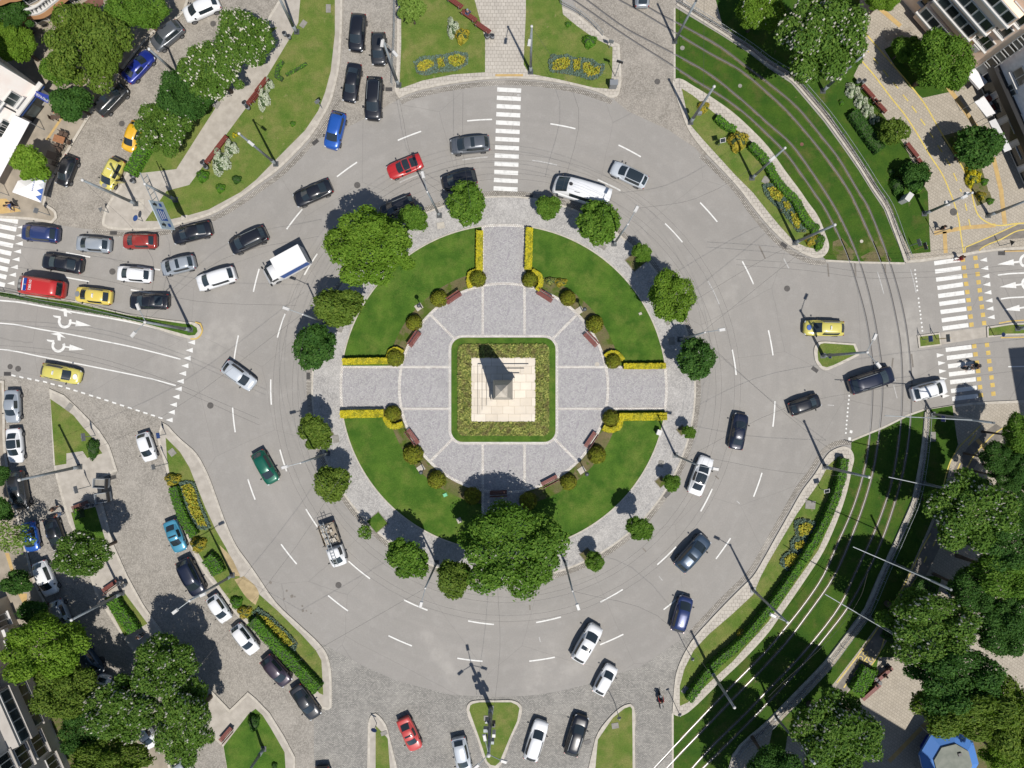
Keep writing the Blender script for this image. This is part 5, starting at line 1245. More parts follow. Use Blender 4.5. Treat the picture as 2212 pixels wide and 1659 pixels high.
tree('@22 1525,415', 14, 15, 's1', 'leaf_mid', 'tiny young tree near the eastern yellow hedge', IS, hc=1.8)
tree('@22 1380,855', 18, 20, 's2', 'leaf_mid', 'young tree above the storm drain on the south east rim', IS, hc=2.2)
tree('@22 1095,1245', 28, 28, 's1', 'leaf_mid', 'fresh green round tree on the south east rim', IS, hc=4.4)
tree('@22 715,1540', 21, 20, 's0', 'leaf_mid', 'young tree beside a wooden tree guard near the southern lamp', IS, hc=2.6)
WG = 'trees of the north western street'
tree('@00 760,400', 80, 84, 'l0', 'leaf_olive', 'big spreading tree overhanging the deep blue saloon', WG)
tree('@00 1185,95', 64, 46, 'l2', 'leaf_mid', 'tree at the top edge above the grey crossover', WG)
tree('@00 130,390', 42, 44, 'l2', 'leaf_lime', 'yellow green tree in the courtyard beside the pink house', WG)
tree('@00 70,130', 52, 42, 'l1', 'leaf_dark', 'dark tree next to the house with curved balconies', WG)
tree('@00 490,590', 34, 34, 's0', 'leaf_mid', 'small tree between the big tree and the shop pavement', WG)
tree('@00 605,885', 42, 38, 's2', 'leaf_dark', 'tree in front of the blue shop sign', WG)
tree('@00 255,1410', 40, 38, 's1', 'leaf_lime', 'bright tree above the white cafe parasol', WG)
tree('@00 1835,630', 66, 60, 'l1', 'leaf_chestnut', 'chestnut in full white blossom in the middle of the verge', WG, flower=330)
tree('@ov 529,92', 60, 62, 'l2', 'leaf_chestnut', 'white blossoming chestnut at the upper end of the verge', WG, flower=330)
tree('@00 1605,850', 56, 54, 'l2', 'leaf_dark', 'verge tree with very few blossoms beside the path', WG, flower=16)
tree('@00 1400,1110', 54, 52, 'l0', 'leaf_chestnut', 'lower verge tree with scattered blossoms over the amber taxi', WG, flower=110)
tree('@01 1335,80', 32, 36, 'con', 'leaf_spring', 'pale green drooping conifer beside the lane railing', 'conifers', name='conifer_tree')
NE = 'trees of the north eastern park'
tree('@02 2140,110', 52, 46, 'l2', 'leaf_lime', 'yellow green tree left of the big blossoming chestnut', NE, flower=30)
tree('@ov 1775,88', 92, 92, 'l1', 'leaf_chestnut', 'widest chestnut thick with white blossom beside the paved walk', NE, flower=720, hc=8)
tree('@03 985,10', 36, 26, 'l2', 'leaf_lime', 'bright tree at the top edge before the tan building', NE)
tree('@03 1195,410', 30, 28, 's2', 'leaf_mid', 'small tree on the left of the bed below the tan building', NE)
tree('@03 1500,560', 66, 66, 'l2', 'leaf_mid', 'large tree in front of the tan building', NE)
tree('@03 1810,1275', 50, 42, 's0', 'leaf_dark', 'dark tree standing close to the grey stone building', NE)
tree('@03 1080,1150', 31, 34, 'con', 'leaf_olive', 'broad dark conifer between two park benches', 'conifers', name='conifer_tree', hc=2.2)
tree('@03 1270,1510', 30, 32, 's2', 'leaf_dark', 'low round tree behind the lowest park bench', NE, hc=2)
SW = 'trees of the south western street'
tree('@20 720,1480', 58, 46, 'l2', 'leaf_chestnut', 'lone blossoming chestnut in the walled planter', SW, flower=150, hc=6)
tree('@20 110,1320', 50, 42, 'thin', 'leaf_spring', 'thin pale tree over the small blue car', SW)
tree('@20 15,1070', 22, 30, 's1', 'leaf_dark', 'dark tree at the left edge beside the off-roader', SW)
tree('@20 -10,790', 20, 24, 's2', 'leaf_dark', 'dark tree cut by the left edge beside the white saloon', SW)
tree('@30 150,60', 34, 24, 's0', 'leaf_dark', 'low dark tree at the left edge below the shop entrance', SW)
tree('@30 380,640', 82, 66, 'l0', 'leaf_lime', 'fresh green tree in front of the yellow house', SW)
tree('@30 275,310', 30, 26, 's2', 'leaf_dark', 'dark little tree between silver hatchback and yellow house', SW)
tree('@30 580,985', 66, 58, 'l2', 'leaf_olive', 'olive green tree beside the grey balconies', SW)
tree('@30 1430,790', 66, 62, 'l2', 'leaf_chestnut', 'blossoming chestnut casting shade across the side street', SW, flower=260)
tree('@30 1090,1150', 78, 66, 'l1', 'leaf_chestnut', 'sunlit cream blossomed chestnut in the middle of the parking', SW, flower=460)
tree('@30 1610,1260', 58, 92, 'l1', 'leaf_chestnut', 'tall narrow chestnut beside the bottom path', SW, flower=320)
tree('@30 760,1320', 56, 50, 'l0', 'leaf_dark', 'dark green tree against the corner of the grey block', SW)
tree('@30 960,1600', 84, 46, 'l2', 'leaf_olive', 'olive tree at the bottom edge beside the grey block', SW)
SE = 'trees of the south eastern park'
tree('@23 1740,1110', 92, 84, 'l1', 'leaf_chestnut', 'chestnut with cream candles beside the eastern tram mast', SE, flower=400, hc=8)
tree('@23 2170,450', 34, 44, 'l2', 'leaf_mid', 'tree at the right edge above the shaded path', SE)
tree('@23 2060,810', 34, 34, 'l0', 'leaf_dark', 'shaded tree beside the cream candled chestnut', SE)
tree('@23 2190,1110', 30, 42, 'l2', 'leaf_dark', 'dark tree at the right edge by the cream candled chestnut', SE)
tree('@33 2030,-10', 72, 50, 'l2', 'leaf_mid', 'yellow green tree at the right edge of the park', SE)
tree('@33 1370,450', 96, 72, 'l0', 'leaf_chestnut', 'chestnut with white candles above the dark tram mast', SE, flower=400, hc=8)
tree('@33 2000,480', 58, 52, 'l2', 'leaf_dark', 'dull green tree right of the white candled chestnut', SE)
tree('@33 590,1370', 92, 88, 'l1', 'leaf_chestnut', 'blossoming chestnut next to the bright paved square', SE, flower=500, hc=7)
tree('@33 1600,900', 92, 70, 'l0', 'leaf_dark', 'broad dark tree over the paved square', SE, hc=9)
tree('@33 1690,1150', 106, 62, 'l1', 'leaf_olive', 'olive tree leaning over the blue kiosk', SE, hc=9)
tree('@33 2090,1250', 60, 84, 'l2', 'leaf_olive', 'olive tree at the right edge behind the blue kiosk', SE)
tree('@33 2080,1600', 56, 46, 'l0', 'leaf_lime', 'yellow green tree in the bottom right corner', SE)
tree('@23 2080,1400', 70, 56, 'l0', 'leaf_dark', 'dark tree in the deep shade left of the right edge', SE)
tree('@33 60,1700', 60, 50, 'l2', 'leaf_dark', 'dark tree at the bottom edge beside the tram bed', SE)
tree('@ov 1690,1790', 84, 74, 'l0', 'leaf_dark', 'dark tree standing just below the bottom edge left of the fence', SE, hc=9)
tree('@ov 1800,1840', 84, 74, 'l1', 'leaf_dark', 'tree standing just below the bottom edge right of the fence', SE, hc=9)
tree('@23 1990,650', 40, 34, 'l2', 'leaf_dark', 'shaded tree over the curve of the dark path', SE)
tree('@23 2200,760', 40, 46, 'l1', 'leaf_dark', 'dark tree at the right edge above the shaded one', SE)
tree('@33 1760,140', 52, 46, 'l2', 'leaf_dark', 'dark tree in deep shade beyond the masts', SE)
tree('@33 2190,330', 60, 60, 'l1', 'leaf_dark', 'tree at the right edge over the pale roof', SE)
# ================================================================ SHRUBS, HEDGES, BEDS
SH = 'clipped ball shrubs round the plaza'
for p, l in (('@11 1915,745','ball shrub left of the northern path'),('@11 1580,920','ball shrub between north western bench and lamp base'),('@11 1365,1130','ball shrub above the western bench'),('@11 1200,1430','ball shrub at the inner end of the upper western hedge'),
             ('@12 155,755','ball shrub right of the northern path'),('@12 485,915','ball shrub above the north eastern lamp slab'),('@12 715,1140','ball shrub above the eastern bench'),('@12 875,1460','ball shrub at the inner end of the upper eastern hedge'),
             ('@21 1180,255','ball shrub at the inner end of the lower western hedge'),('@21 1355,610','ball shrub below the south western bench'),('@21 1560,830','ball shrub near the mint green scrap'),('@21 1870,970','ball shrub half shaded left of the southern bench'),
             ('@22 855,295','ball shrub at the inner end of the lower eastern hedge'),('@22 735,615','ball shrub below the tilted south eastern bench'),('@22 490,850','ball shrub beside the lowest south eastern bench'),('@22 140,1015','ball shrub in tree shade right of the southern bench')):
    rr = 22 if p.startswith('@21 1355') else 18.5*RND.uniform(.92, 1.1)
    bush(p, rr, rr, 'leaf_ball', 'clipped olive ' + l, SH, 'ball', RND.uniform(1.3, 1.6), rz=RND.uniform(0, 6))
YH = 'golden clipped hedges of the island paths'
HW = 13.5*S
hedge('@11 1932,335 1930,500 1928,690', .74, .8, 'leaf_yellow', 'golden hedge on the left of the northern path', YH, 150, .075, False)
hedge('@11 1915,680 1850,705 1838,770 1850,830', .5, .6, 'leaf_yellow', 'curved golden hedge hugging the shrub left of the northern path', YH, 150, .075)
hedge('@11 750,1465 950,1460 1140,1458', .68, .8, 'leaf_yellow', 'golden hedge above the western path', YH, 150, .075, False)
hedge('@11 1140,1455 1160,1380 1210,1358 1270,1385', .5, .6, 'leaf_yellow', 'curved golden hedge hugging the shrub above the western path', YH, 150, .075)
hedge('@12 150,310 145,500 138,670', .78, .8, 'leaf_yellow', 'golden hedge on the right of the northern path', YH, 150, .075, False)
hedge('@12 175,680 240,720 250,790 215,850', .5, .6, 'leaf_yellow', 'curved golden hedge hugging the shrub right of the northern path', YH, 150, .075)
hedge('@12 965,1505 1150,1505 1328,1502', .62, .8, 'leaf_yellow', 'golden hedge above the eastern path', YH, 150, .075, False)
hedge('@12 805,1425 850,1390 910,1398 960,1450', .5, .6, 'leaf_yellow', 'curved golden hedge hugging the shrub above the eastern path', YH, 150, .075)
hedge('@21 730,262 920,258 1105,254', .86, .8, 'leaf_yellow', 'golden hedge below the western path', YH, 150, .075, False)
hedge('@21 1118,280 1150,350 1200,368 1270,345', .62, .6, 'leaf_yellow', 'curved golden hedge hugging the shrub below the western path', YH, 150, .075)
hedge('@22 925,285 1130,283 1338,280', .82, .8, 'leaf_yellow', 'golden hedge below the eastern path', YH, 150, .075, False)
hedge('@22 940,300 925,370 850,400 785,375', .62, .6, 'leaf_yellow', 'curved golden hedge hugging the shrub below the eastern path', YH, 150, .075)
GH = 'green hedges'
hedge('@00 1270,1240 1190,1380 1120,1500', 1.35, 1.0, 'leaf_hedge', 'green hedge between the amber taxi and the path', GH, 60, .12)
hedge('@02 1770,1010 1840,1080 1930,1125', .75, .8, 'leaf_hedge', 'short green hedge on the tram side of the north eastern island', GH, 70, .11)
hedge('@02 2060,1250 2200,1400 @03 60,1540 160,1658 @13 240,80 320,240 380,300', .85, .8, 'leaf_hedge', 'long green hedge beside the north eastern flower bed', GH, 70, .11)
hedge('@ov 1823,990 1817,1030 1800,1085 1773,1145 1740,1200 1700,1262 1650,1330 1600,1388 1540,1440 1487,1512', .85, 1.1, 'leaf_hedge', 'longest green hedge along the south eastern tram walkway', GH, 60, .11)
hedge('@20 1500,890 1540,1030 1600,1180 1680,1310', 1.0, .9, 'leaf_hedge', 'green hedge left of the south western flower bed', GH, 60, .11)
hedge('@20 1790,1500 1850,1560 1890,1640', 1.45, .9, 'leaf_hedge', 'short block of hedge beside the dark navy off-roader', GH, 60, .11)
hedge('@31 -30,380 100,520 300,730 440,880 540,985', 1.25, 1.0, 'leaf_hedge', 'thick green hedge beside the plum hatchback', GH, 55, .12)
hedge('@30 970,190 1030,300 1110,400 1160,480', 1.35, .9, 'leaf_hedge', 'ragged hedge behind the bench in the small left garden', GH, 50, .13)
hedge('@03 730,970 820,1100 900,1210 970,1300', 1.2, .9, 'leaf_dark', 'dark shaggy hedge inside the north eastern lawn', GH, 55, .13)
hedge('@33 880,800 820,910 760,1010', 1.6, 1.0, 'leaf_hedge', 'bushy hedge behind the long red bench', GH, 50, .13)
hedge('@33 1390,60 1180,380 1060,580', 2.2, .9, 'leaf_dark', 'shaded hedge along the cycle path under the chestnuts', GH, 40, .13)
hedge('@20 650,1130 700,1120', 1.1, .9, 'leaf_hedge', 'short hedge stub behind the bench by the containers', GH, 55, .12)
hedge('@01 230,530 190,600 180,660 230,690', .5, .35, 'leaf_hedge', 'low hook shaped hedge on the western lawn', GH, 60, .1); hedge('@01 260,650 340,610 440,550', .3, .3, 'leaf_hedge', 'low straggly hedge row on the western lawn', GH, 60, .1)
hedge('@10 -400,806 60,898 600,998 1100,1090 1600,1195', .3, .22, 'leaf_dark', 'low green strip inside the fence of the western median', GH, 40, .09)
GB = 'bushes in the verges'
BU = '''@01 1780,305|15,17|leaf_gold|golden ball bush beside the park bench
@01 1700,240|13,20|leaf_white|pale flowering bush left of the golden ball bush
@01 110,730|9,14|leaf_white|white flowering bush right of the upper path bench
@01 60,850|12,24|leaf_white|white flowering bush below the upper path benches
@00 1900,1400|18,26|leaf_white|long white flowering bush beside the lower path bench
@00 1990,1280|14,18|leaf_white|white flowering bush right of the lower path bench
@00 1750,1520|13,13|leaf_hedge|round green bush at the end of the lower path bench
@00 1905,1625|10,10|leaf_hedge|small green bush near the road edge of the western lawn
@00 2045,1550|10,9|leaf_dark|straggly bush in the western lawn
@01 320,1070|6,6|leaf_hedge|tiny green bush in the middle of the western lawn
@00 2030,1170|6,5|leaf_yellow|tiny yellow flowering tuft beside the outer lamp
@02 670,355|15,14|leaf_hedge|round green bush above the right hand flower bed
@02 485,210|7,6|leaf_hedge|little green bush in the right hand garden lawn
@02 1655,925|12,13|leaf_gold|golden bush at the upper tip of the north eastern island
@02 1955,1215|21,22|leaf_gold|large golden bush beside the solar panel
@13 375,410|14,13|leaf_gold|brownish gold bush at the lower tip of the north eastern island
@13 440,430|12,18|leaf_hedge|green bush at the lower tip of the north eastern island
@13 400,320|11,14|leaf_hedge|green bush between the hedge and the island tip
@03 730,780|15,14|leaf_white|uppermost white flowering bush by the benches
@03 800,870|14,14|leaf_white|second white flowering bush from the litter bin
@03 855,950|13,14|leaf_white|third white flowering bush behind the seated person
@03 915,1030|11,10|leaf_white|smallest white flowering bush next to the conifer
@03 635,885|6,7|leaf_hedge|tiny round bush in the north eastern lawn
@03 1070,1485|8,8|leaf_dark|small dark bush near the dried stump patch
@03 1130,1600|17,20|leaf_dark|dark bush behind the low round tree
@03 1280,1620|15,12|leaf_hedge|green bush beside the white utility box
@03 1770,1530|15,20|leaf_yellow|bright yellow flowering bush in the soil bed
@03 1870,1570|8,8|leaf_hedge|round green bush right of the yellow flowers
@03 1650,1280|14,10|leaf_gold|orange tinted bush under the dark tree by the stone building
@13 1840,35|10,10|leaf_gold|gold flowering bush in the little paved bed
@13 1920,80|8,7|leaf_hedge|green bush at the corner of the little paved bed
@20 1490,830|17,14|leaf_gold|golden bush at the top of the south western hedge
@20 1710,1390|17,16|leaf_gold|golden bush at the bottom of the south western hedge
@20 800,560|12,22|leaf_dark|dark ragged bush in the triangular lawn
@30 2040,230|13,13|leaf_hedge|green bush beside the bare sandy patch
@30 2110,315|15,13|leaf_gold|yellow green bush below the sandy patch
@30 2190,400|11,13|leaf_hedge|green bush at the start of the thick hedge
@32 1995,510|12,12|leaf_gold|lone golden bush in the south eastern lawn
@31 160,1640|6,8|leaf_dark|dark tuft at the bottom lawn edge
@22 460,1000|0,0|x|x
@12 420,780|14,9|leaf_gold|yellow flowering tuft above the north eastern ball shrub
@12 335,770|12,9|leaf_ground|leafy tuft right of the northern path
@30 2190,1270|12,18|leaf_dark|dark bush at the left of the bottom lawn
@23 2140,560|20,26|leaf_dark|shaded bush at the edge of the dark path
@33 900,840|12,12|leaf_hedge|round bush between the cycle path and the red bench'''
for row in BU.split('\n'):
    p, r, lf, lb_ = row.split('|'); rx, ry = (float(v) for v in r.split(','))
    if rx: bush(p, rx, ry, lf, lb_, GB, 'spiky' if lf in ('leaf_white','leaf_yellow') else 'ragged', max(.35, (rx+ry)/2*S*(1.1 if rx < 18 else .95)))
flower_bed('@01 1365,545 1430,500 1530,490 1600,480 1680,465 1740,455 1835,470 1830,560 1740,615 1640,630 1540,640 1470,660 1390,640', ['@01 1390,580 1450,540 1530,530 1540,580 1460,620 1400,620','@01 1570,520 1620,510 1635,580 1580,600','@01 1665,505 1740,485 1810,510 1800,560 1720,590 1670,560'], 'blue edged flower bed with yellow plants left of the northern walkway')
flower_bed('@02 310,540 340,475 430,490 480,475 520,500 620,510 690,520 750,560 800,560 790,620 740,680 680,700 610,680 540,660 420,640 330,630', ['@02 345,560 380,530 490,510 500,580 430,615 350,610','@02 525,530 595,520 585,610 535,625','@02 610,560 660,545 700,590 770,590 740,650 660,670 615,620'], 'blue edged flower bed with yellow plants right of the northern walkway')
flower_bed('@ov 1645,400 1665,398 1690,418 1712,440 1725,460 1741,488 1738,503 1720,502 1708,484 1690,462 1668,440 1650,420', ['@ov 1655,408 1672,408 1690,424 1685,438 1668,432','@ov 1688,440 1700,436 1708,450 1696,456','@ov 1705,460 1718,462 1728,484 1722,496 1710,482'], 'blue edged flower bed beside the long hedge of the north eastern island')
flower_bed('@23 220,1180 290,1155 400,1190 415,1230 370,1280 330,1330 325,1400 290,1440 290,1500 230,1600 150,1610 95,1550 110,1490 180,1430 190,1350 235,1300 220,1240', ['@23 250,1220 330,1190 370,1220 330,1300 260,1310','@23 215,1370 300,1340 295,1410 220,1420','@23 130,1500 200,1450 270,1480 230,1560 140,1570'], 'blue edged flower bed on the south eastern lawn')
flower_bed('@20 1560,850 1630,832 1690,850 1720,940 1750,1040 1790,1130 1830,1230 1790,1255 1690,1230 1630,1110 1585,980', ['@20 1580,875 1640,860 1680,880 1720,1010 1760,1120 1800,1220 1740,1220 1670,1130 1620,1000'], 'blue edged flower bed of the south western island')
flower_bed('@ov 546,1322 560,1310 583,1326 615,1355 645,1388 640,1405 615,1392 585,1365 560,1345', ['@ov 556,1322 580,1332 612,1360 638,1390 625,1392 590,1362 562,1338'], 'blue edged flower bed beside the thick south western hedge')
gc = thing('ground_cover_bed', 'square planted bed of mottled ground cover round the monument', 'flower bed', (*at(1087.5, 842), .178)); o0 = at(1087.5, 842)
tag(scatter([(x-o0[0], y-o0[1]) for x, y in g(rsq(98, 14))], 10000, .14, .22, 'leaf_ground', 'ground_cover_plants', gc, 3, [[(x-o0[0], y-o0[1]) for x, y in g(rsq(69, .5))]]), kind='stuff')
# ================================================================ MONUMENT
mn = thing('monument', 'stepped limestone monument with a short tapering obelisk', 'monument', (*at(1087.5, 841.3), .15))
def tier(nm, h, z0, z1, mat, h1=None): return MB().box((0,0,(z0+z1)/2), (2*h,2*h,z1-z0), taper=(h1 or h)/h).build(nm, M[mat], mn)
tier('base_slab', 69*S, 0, .16, 'stone')
for i, (h, a, b) in enumerate(((54.5,.16,.42),(45,.42,.68),(35,.68,.94))): tier('step', h*S, a, b, 'stone')
tier('pedestal', 25*S, .94, 2.1, 'stone'); tier('plinth', 22*S, 2.1, 2.5, 'stone'); ob = tier('obelisk', 20.5*S, 2.5, 9.4, 'stone_grey', 11.5*S); tier('obelisk_cap', 11.5*S, 9.4, 10.2, 'stone_grey', .02)
# ================================================================ LAMPS, MASTS, SIGNS
def il(base, top, head, lb): lamp(base, top, head, lb, 'single arm lamps of the island', .12)
il('@11 600,1125', '@11 405,1058', '@11 255,1005', 'single arm lamp rising between the western island trees')
il('@11 1585,205', '@11 1480,0', '@01 1440,1505', 'single arm lamp leaning toward the red coupe')
il('@12 880,450', '@12 1000,280', '@12 1075,145', 'single arm lamp in front of the white panel van')
il('@12 1450,1275', '@12 1665,1213', '@12 1815,1190', 'single arm lamp above the tight dark tree at the east rim')
il('@22 1410,615', '@22 1610,705', '@22 1760,735', 'single arm lamp reaching over the white saloon')
il('@21 620,600', '@21 385,683', '@21 245,720', 'single arm lamp between the two south western trees')
il('@21 1560,1545', '@31 1463,105', '@31 1425,250', 'single arm lamp left of the huge southern tree')
il('@22 460,1545', '@32 523,130', '@32 570,270', 'single arm lamp right of the huge southern tree')
lamp('@10 1650,1190', '@10 1255,1125', '@10 1190,990 1150,1230', 'tall lamp with two long arms on the western median tip', r=.17)
lamp('@13 470,1415', '@13 855,1385', '@13 925,1250 955,1495', 'tall lamp with two long arms on the small eastern island', r=.17)
lp = lamp('@31 2030,1140', '@31 2010,1548', '@31 1975,1400 1905,1650 2140,1605', 'thick pylon hung with antenna boxes on the southern triangle island', r=.24, boxes=[(3.2,(-.35,.2),(.4,.3,.9),'signgrey'),(4.0,(.4,.2),(.35,.4,.8),'dark'),(4.8,(-.45,0),(.45,.35,.7),'steel'),(5.6,(.45,-.05),(.35,.35,1.0),'pvc'),(6.6,(-.4,0),(.3,.4,.9),'dark'),(7.4,(.35,.1),(.3,.3,.8),'steel')])
OL = '''@01 175,1420|@ov 517,289|@00 2165,1235|outer lamp at the road edge of the western lawn
@01 355,280|@ov 596,-25||bare pole beside the path at the top of the western lawn
@01 1235,740|@01 1100,350|@01 1090,372 1200,460|lamp with twin heads beside the lane railing
@02 160,625|@02 170,230|@02 150,365|straight lamp at the corner of the northern walkway
@02 1540,1060|@02 1745,750||bare pole with a grey cabinet at the north eastern island tip
@02 2070,1540|@03 145,1280|@03 40,1370|lamp halfway along the north eastern island
@13 230,440|@13 575,285||bare pole by the storm drain of the north eastern island
@13 1345,190|@13 1760,8|@13 1700,40|lamp with cameras at the corner of the eastern lawn
@13 1895,205|@13 2260,60||pole in the middle of the eastern paved corner
@03 470,790|@03 820,480||bare pole under the widest chestnut
@23 490,715|@23 870,805||bare pole on the tip of the south eastern island
@32 1715,815|@32 1920,1135||bare pole rising from the south eastern hedge
@32 2080,120|@33 165,400|@33 45,345|lamp with a short arm on the south eastern lawn
@20 695,715|@20 170,830||bare pole lying over the parked dark off-roader
@30 1060,145|@30 620,380||bare pole beside the small left garden
@20 2010,1650|@ov 410,1297|@30 1510,310 1750,165|lamp with two heads above the dark navy off-roader
@31 70,1490|@ov 545,1660||bare pole on the bottom lawn at the path end
@10 1180,105|@00 715,1557||bare pole on a stone base beside the lemon taxi
@10 1520,70|@00 1310,1617||pole carrying the direction sign arm
@13 2150,1180|@13 2560,1160||pole on the eastern median strip
@00 1560,665|@00 1345,475||thin pole between the blue saloon and the blossoming chestnut'''
for row in OL.split('\n'):
    b, t_, hd, lb_ = row.split('|')
    bx_ = [(3.0,(.25,-.1),(.5,.3,.5),'signgrey'),(2.2,(.2,.2),(.3,.3,.4),'dark')] if 'cabinet' in lb_ else [(4.0,(.2,0),(.5,.3,.3),'pvc'),(4.6,(-.2,.1),(.4,.3,.3),'pvc'),(7.5,(.1,.2),(.4,.3,.3),'pvc')] if 'cameras' in lb_ else []
    if 'eastern median strip' in lb_ or 'outer lamp' in lb_: pass
    lamp(b, t_, hd or None, lb_, r=.17 if 'pole' in lb_ else .15, name='street_lamp' if hd else 'utility_pole', cat='street lamp' if hd else 'pole', group='street lamps' if hd else 'bare poles', boxes=bx_)
mast('@23 1418,262', '@23 1950,340', '@23 1640,312', '@23 1010,275', 'tram mast with the longest bracket arm beside the eastern road edge')
mast('@23 1340,855', '@23 1800,975', '@23 1480,885', '@23 1042,805', 'tram mast in shade beside the cream candled chestnut')
mast('@23 1080,1545', '@33 1580,120', None, '@23 735,1408', 'tram mast reaching over a shaded stretch of rails')
mast('@33 870,355', '@33 1300,645', None, '@33 492,158', 'tram mast reaching over the sunlit rails')
mast('@33 70,1222', '@33 400,1620', None, None, 'tram mast without arm near the bottom edge')
mast('@02 1405,360', '@02 1590,8', None, None, 'slim white pole at the corner of the tram street')
# overhead direction sign
gs = thing('direction_sign', 'overhead direction sign with pale blue face on a lattice arm', 'road sign'); x0, y0 = at(*P('@10 1520,70')[0]); z0 = 6.3
a_, b_ = Vector((*at(*P('@10 1345,80')[0], 6.0), 6.0)), Vector((*at(*P('@10 1455,322')[0], 6.0), 6.0)); dd = (b_-a_); L_ = dd.length; rz_ = math.atan2(dd.y, dd.x); gs.location = a_; gs.rotation_euler = (-.3 if (Vector((-dd.y, dd.x)).dot(Vector((1,.2)))) < 0 else .3,0,rz_)
nrm = 1 if (Vector((-dd.y, dd.x)).dot(Vector((1,.2)))) > 0 else -1
MB().box((L_/2, 0, 0), (L_, .1, 1.9)).build('sign_panel', M['signpale'], gs)
fy = nrm*.056; T_ = PI if nrm > 0 else 0
for x, w, h, zc, mt in ((L_*.5, L_*.42, .95, 0, 'bluesign'), (L_*.14, L_*.12, .36, -.35, 'bluesign'), (L_*.86, L_*.12, .36, -.35, 'bluesign')): MB().box((x, fy, zc), (w, .012, h)).build('sign_field', M[mt], gs)
for k in range(3): MB().box((L_*.5, fy+nrm*.008, .28-k*.28), (L_*(.36-.05*k), .008, .1)).build('white_lettering', M['canvas'], gs)
for x in (L_*.14, L_*.86): o = MB().prism([(-.3,.0),(0,-.28),(.3,.0),(.12,0),(.12,.3),(-.12,.3),(-.12,0)], -.006, .006).build('arrow', M['dark'], gs); o.location = (x, fy+nrm*.002, .4); o.rotation_euler = (PI/2, 0, 0)
c_ = Vector((*at(*P('@10 1370,0')[0], 6.3), 6.3)); e_ = gs.matrix_world
fr = MB(); 
for dz in (.45, -.45): fr.tube((0,0,dz), (-3.2,.05,dz), .05); 
for k in range(5): fr.tube((-.6*k,0,.45), (-.6*k-.6,0,-.45), .03)
fr.build('lattice_arm', M['steel'], gs)
SG = '''@10 440,205|@10 300,145|square|signgrey|.3|grey backed sign post at the western corner kerb
@10 945,180|@10 860,150|tri|signgrey|.35|triangular sign on the cobble corner beside the direction pole
@10 1240,255|@10 1160,222|round|bluesign|.36|round blue sign at the triangle lawn tip
@20 830,445|@20 705,455|rect|signgrey|.3|pale sign board leaning over the triangular lawn
@20 1440,435|@20 1345,400|square|bluesign|.34|blue crossing sign at the tip of the south western island
@20 1460,685|@20 1310,710|square|signgrey|.3|sign post beside the white hatchback with a roof stripe
@20 790,880|@20 640,915|rect|signgrey|.28|sign post near the waste containers
@02 890,665|@02 940,505|rect|dark|.26|signal post at the right garden corner
@02 840,420|@02 850,345|square|signgrey|.3|sign post where the garden railing ends
@31 1045,1270|@31 1008,1296|round|bluesign|.34|round blue arrow sign on the narrow southern island
@32 1490,605|@32 1600,800|round|signgrey|.22|thin sign post beside the southern walkway
@32 885,1090|@32 975,1310|round|signgrey|.22|thin sign post on the rounded southern lawn
@32 1400,1095|@32 1465,1205|round|signgrey|.22|sign post at the tip of the southern walkway
@13 1450,1272|@13 1570,1262|rect|signgrey|.3|traffic signal on a yellow post in the eastern refuge
@13 1330,1275|@13 1400,1290|square|bluesign|.36|blue arrow sign in the eastern refuge
@13 1945,1240|@13 2005,1235|round|bluesign|.25|blue sign at the near end of the eastern median
@13 1995,468|@13 2120,420|tri|dark|.4|triangular sign on the paved eastern corner
@13 1260,500|@13 1375,470|rect|dark|.28|traffic signal on a yellow post at the lawn corner
@13 1210,470|@13 1320,435|rect|signgrey|.28|traffic signal on a grey post at the lawn corner
@13 1425,365|@13 1600,312|round|signgrey|.2|thin sign post behind the running person
@10 180,150|@10 65,110|tri|bluesign|.3|blue pedestrian sign by the western crossing
@01 575,940|@01 520,870|square|signgrey|.3|sign post at the road corner of the western lawn
@13 480,1420|@13 500,1435|square|bluesign|.3|blue sign on the foot of the eastern island lamp
@23 1410,290|@23 1530,300|square|bluesign_deep|.35|blue and violet signs on the eastern tram mast'''
for row in SG.split('\n'):
    b, t_, sh, fc, sz, lb_ = row.split('|'); sign(b, t_, lb_, sh, fc, float(sz), pmat='yellow_paint' if 'yellow post' in lb_ else 'steel')
def solar(pos, lb_):
    x, y = at(*P(pos)[0], 1.8); t = thing('solar_panel', lb_, 'solar panel', (x, y, zat(x,y)), 0, 'solar panels on posts'); MB().tube((0,0,0),(0,0,1.7),.04).build('post', M['steel'], t); p = MB().box((0,0,0),(.62,.5,.04)).build('panel', M['pvc'], t); p.location = (0,0,1.78); p.rotation_euler = (.5,0,.2); MB().box((0,0,.024),(.54,.42,.01)).build('cells', M['pane_dark'], p)
solar('@02 1820,1215', 'small solar panel beside the large golden bush'); solar('@23 505,925', 'small solar panel on the south eastern lawn')
# bollard lamps of the plaza
for p, lb_ in (('@11 1432,1000','short globe lamp in the north western planting strip'),('@12 612,1030','short globe lamp in the north eastern planting strip'),('@21 1450,740','short globe lamp in the south western planting strip'),('@22 630,755','short globe lamp in the south eastern planting strip')):
    x, y = at(*P(p)[0], .3); t = thing('plaza_lamp', lb_, 'lamp', (x, y, .13), 0, 'globe lamps of the plaza'); MB().box((-.35,.1,.03),(.8,.7,.08),.6).build('base_plate', M['slab_light'], t); MB().tube((0,0,0),(0,0,2.3),.06,.05,10).build('post', M['steel_dark'], t); MB().ball((0,0,2.55),.24,12,8).build('globe', M['steel_dark'], t, True)
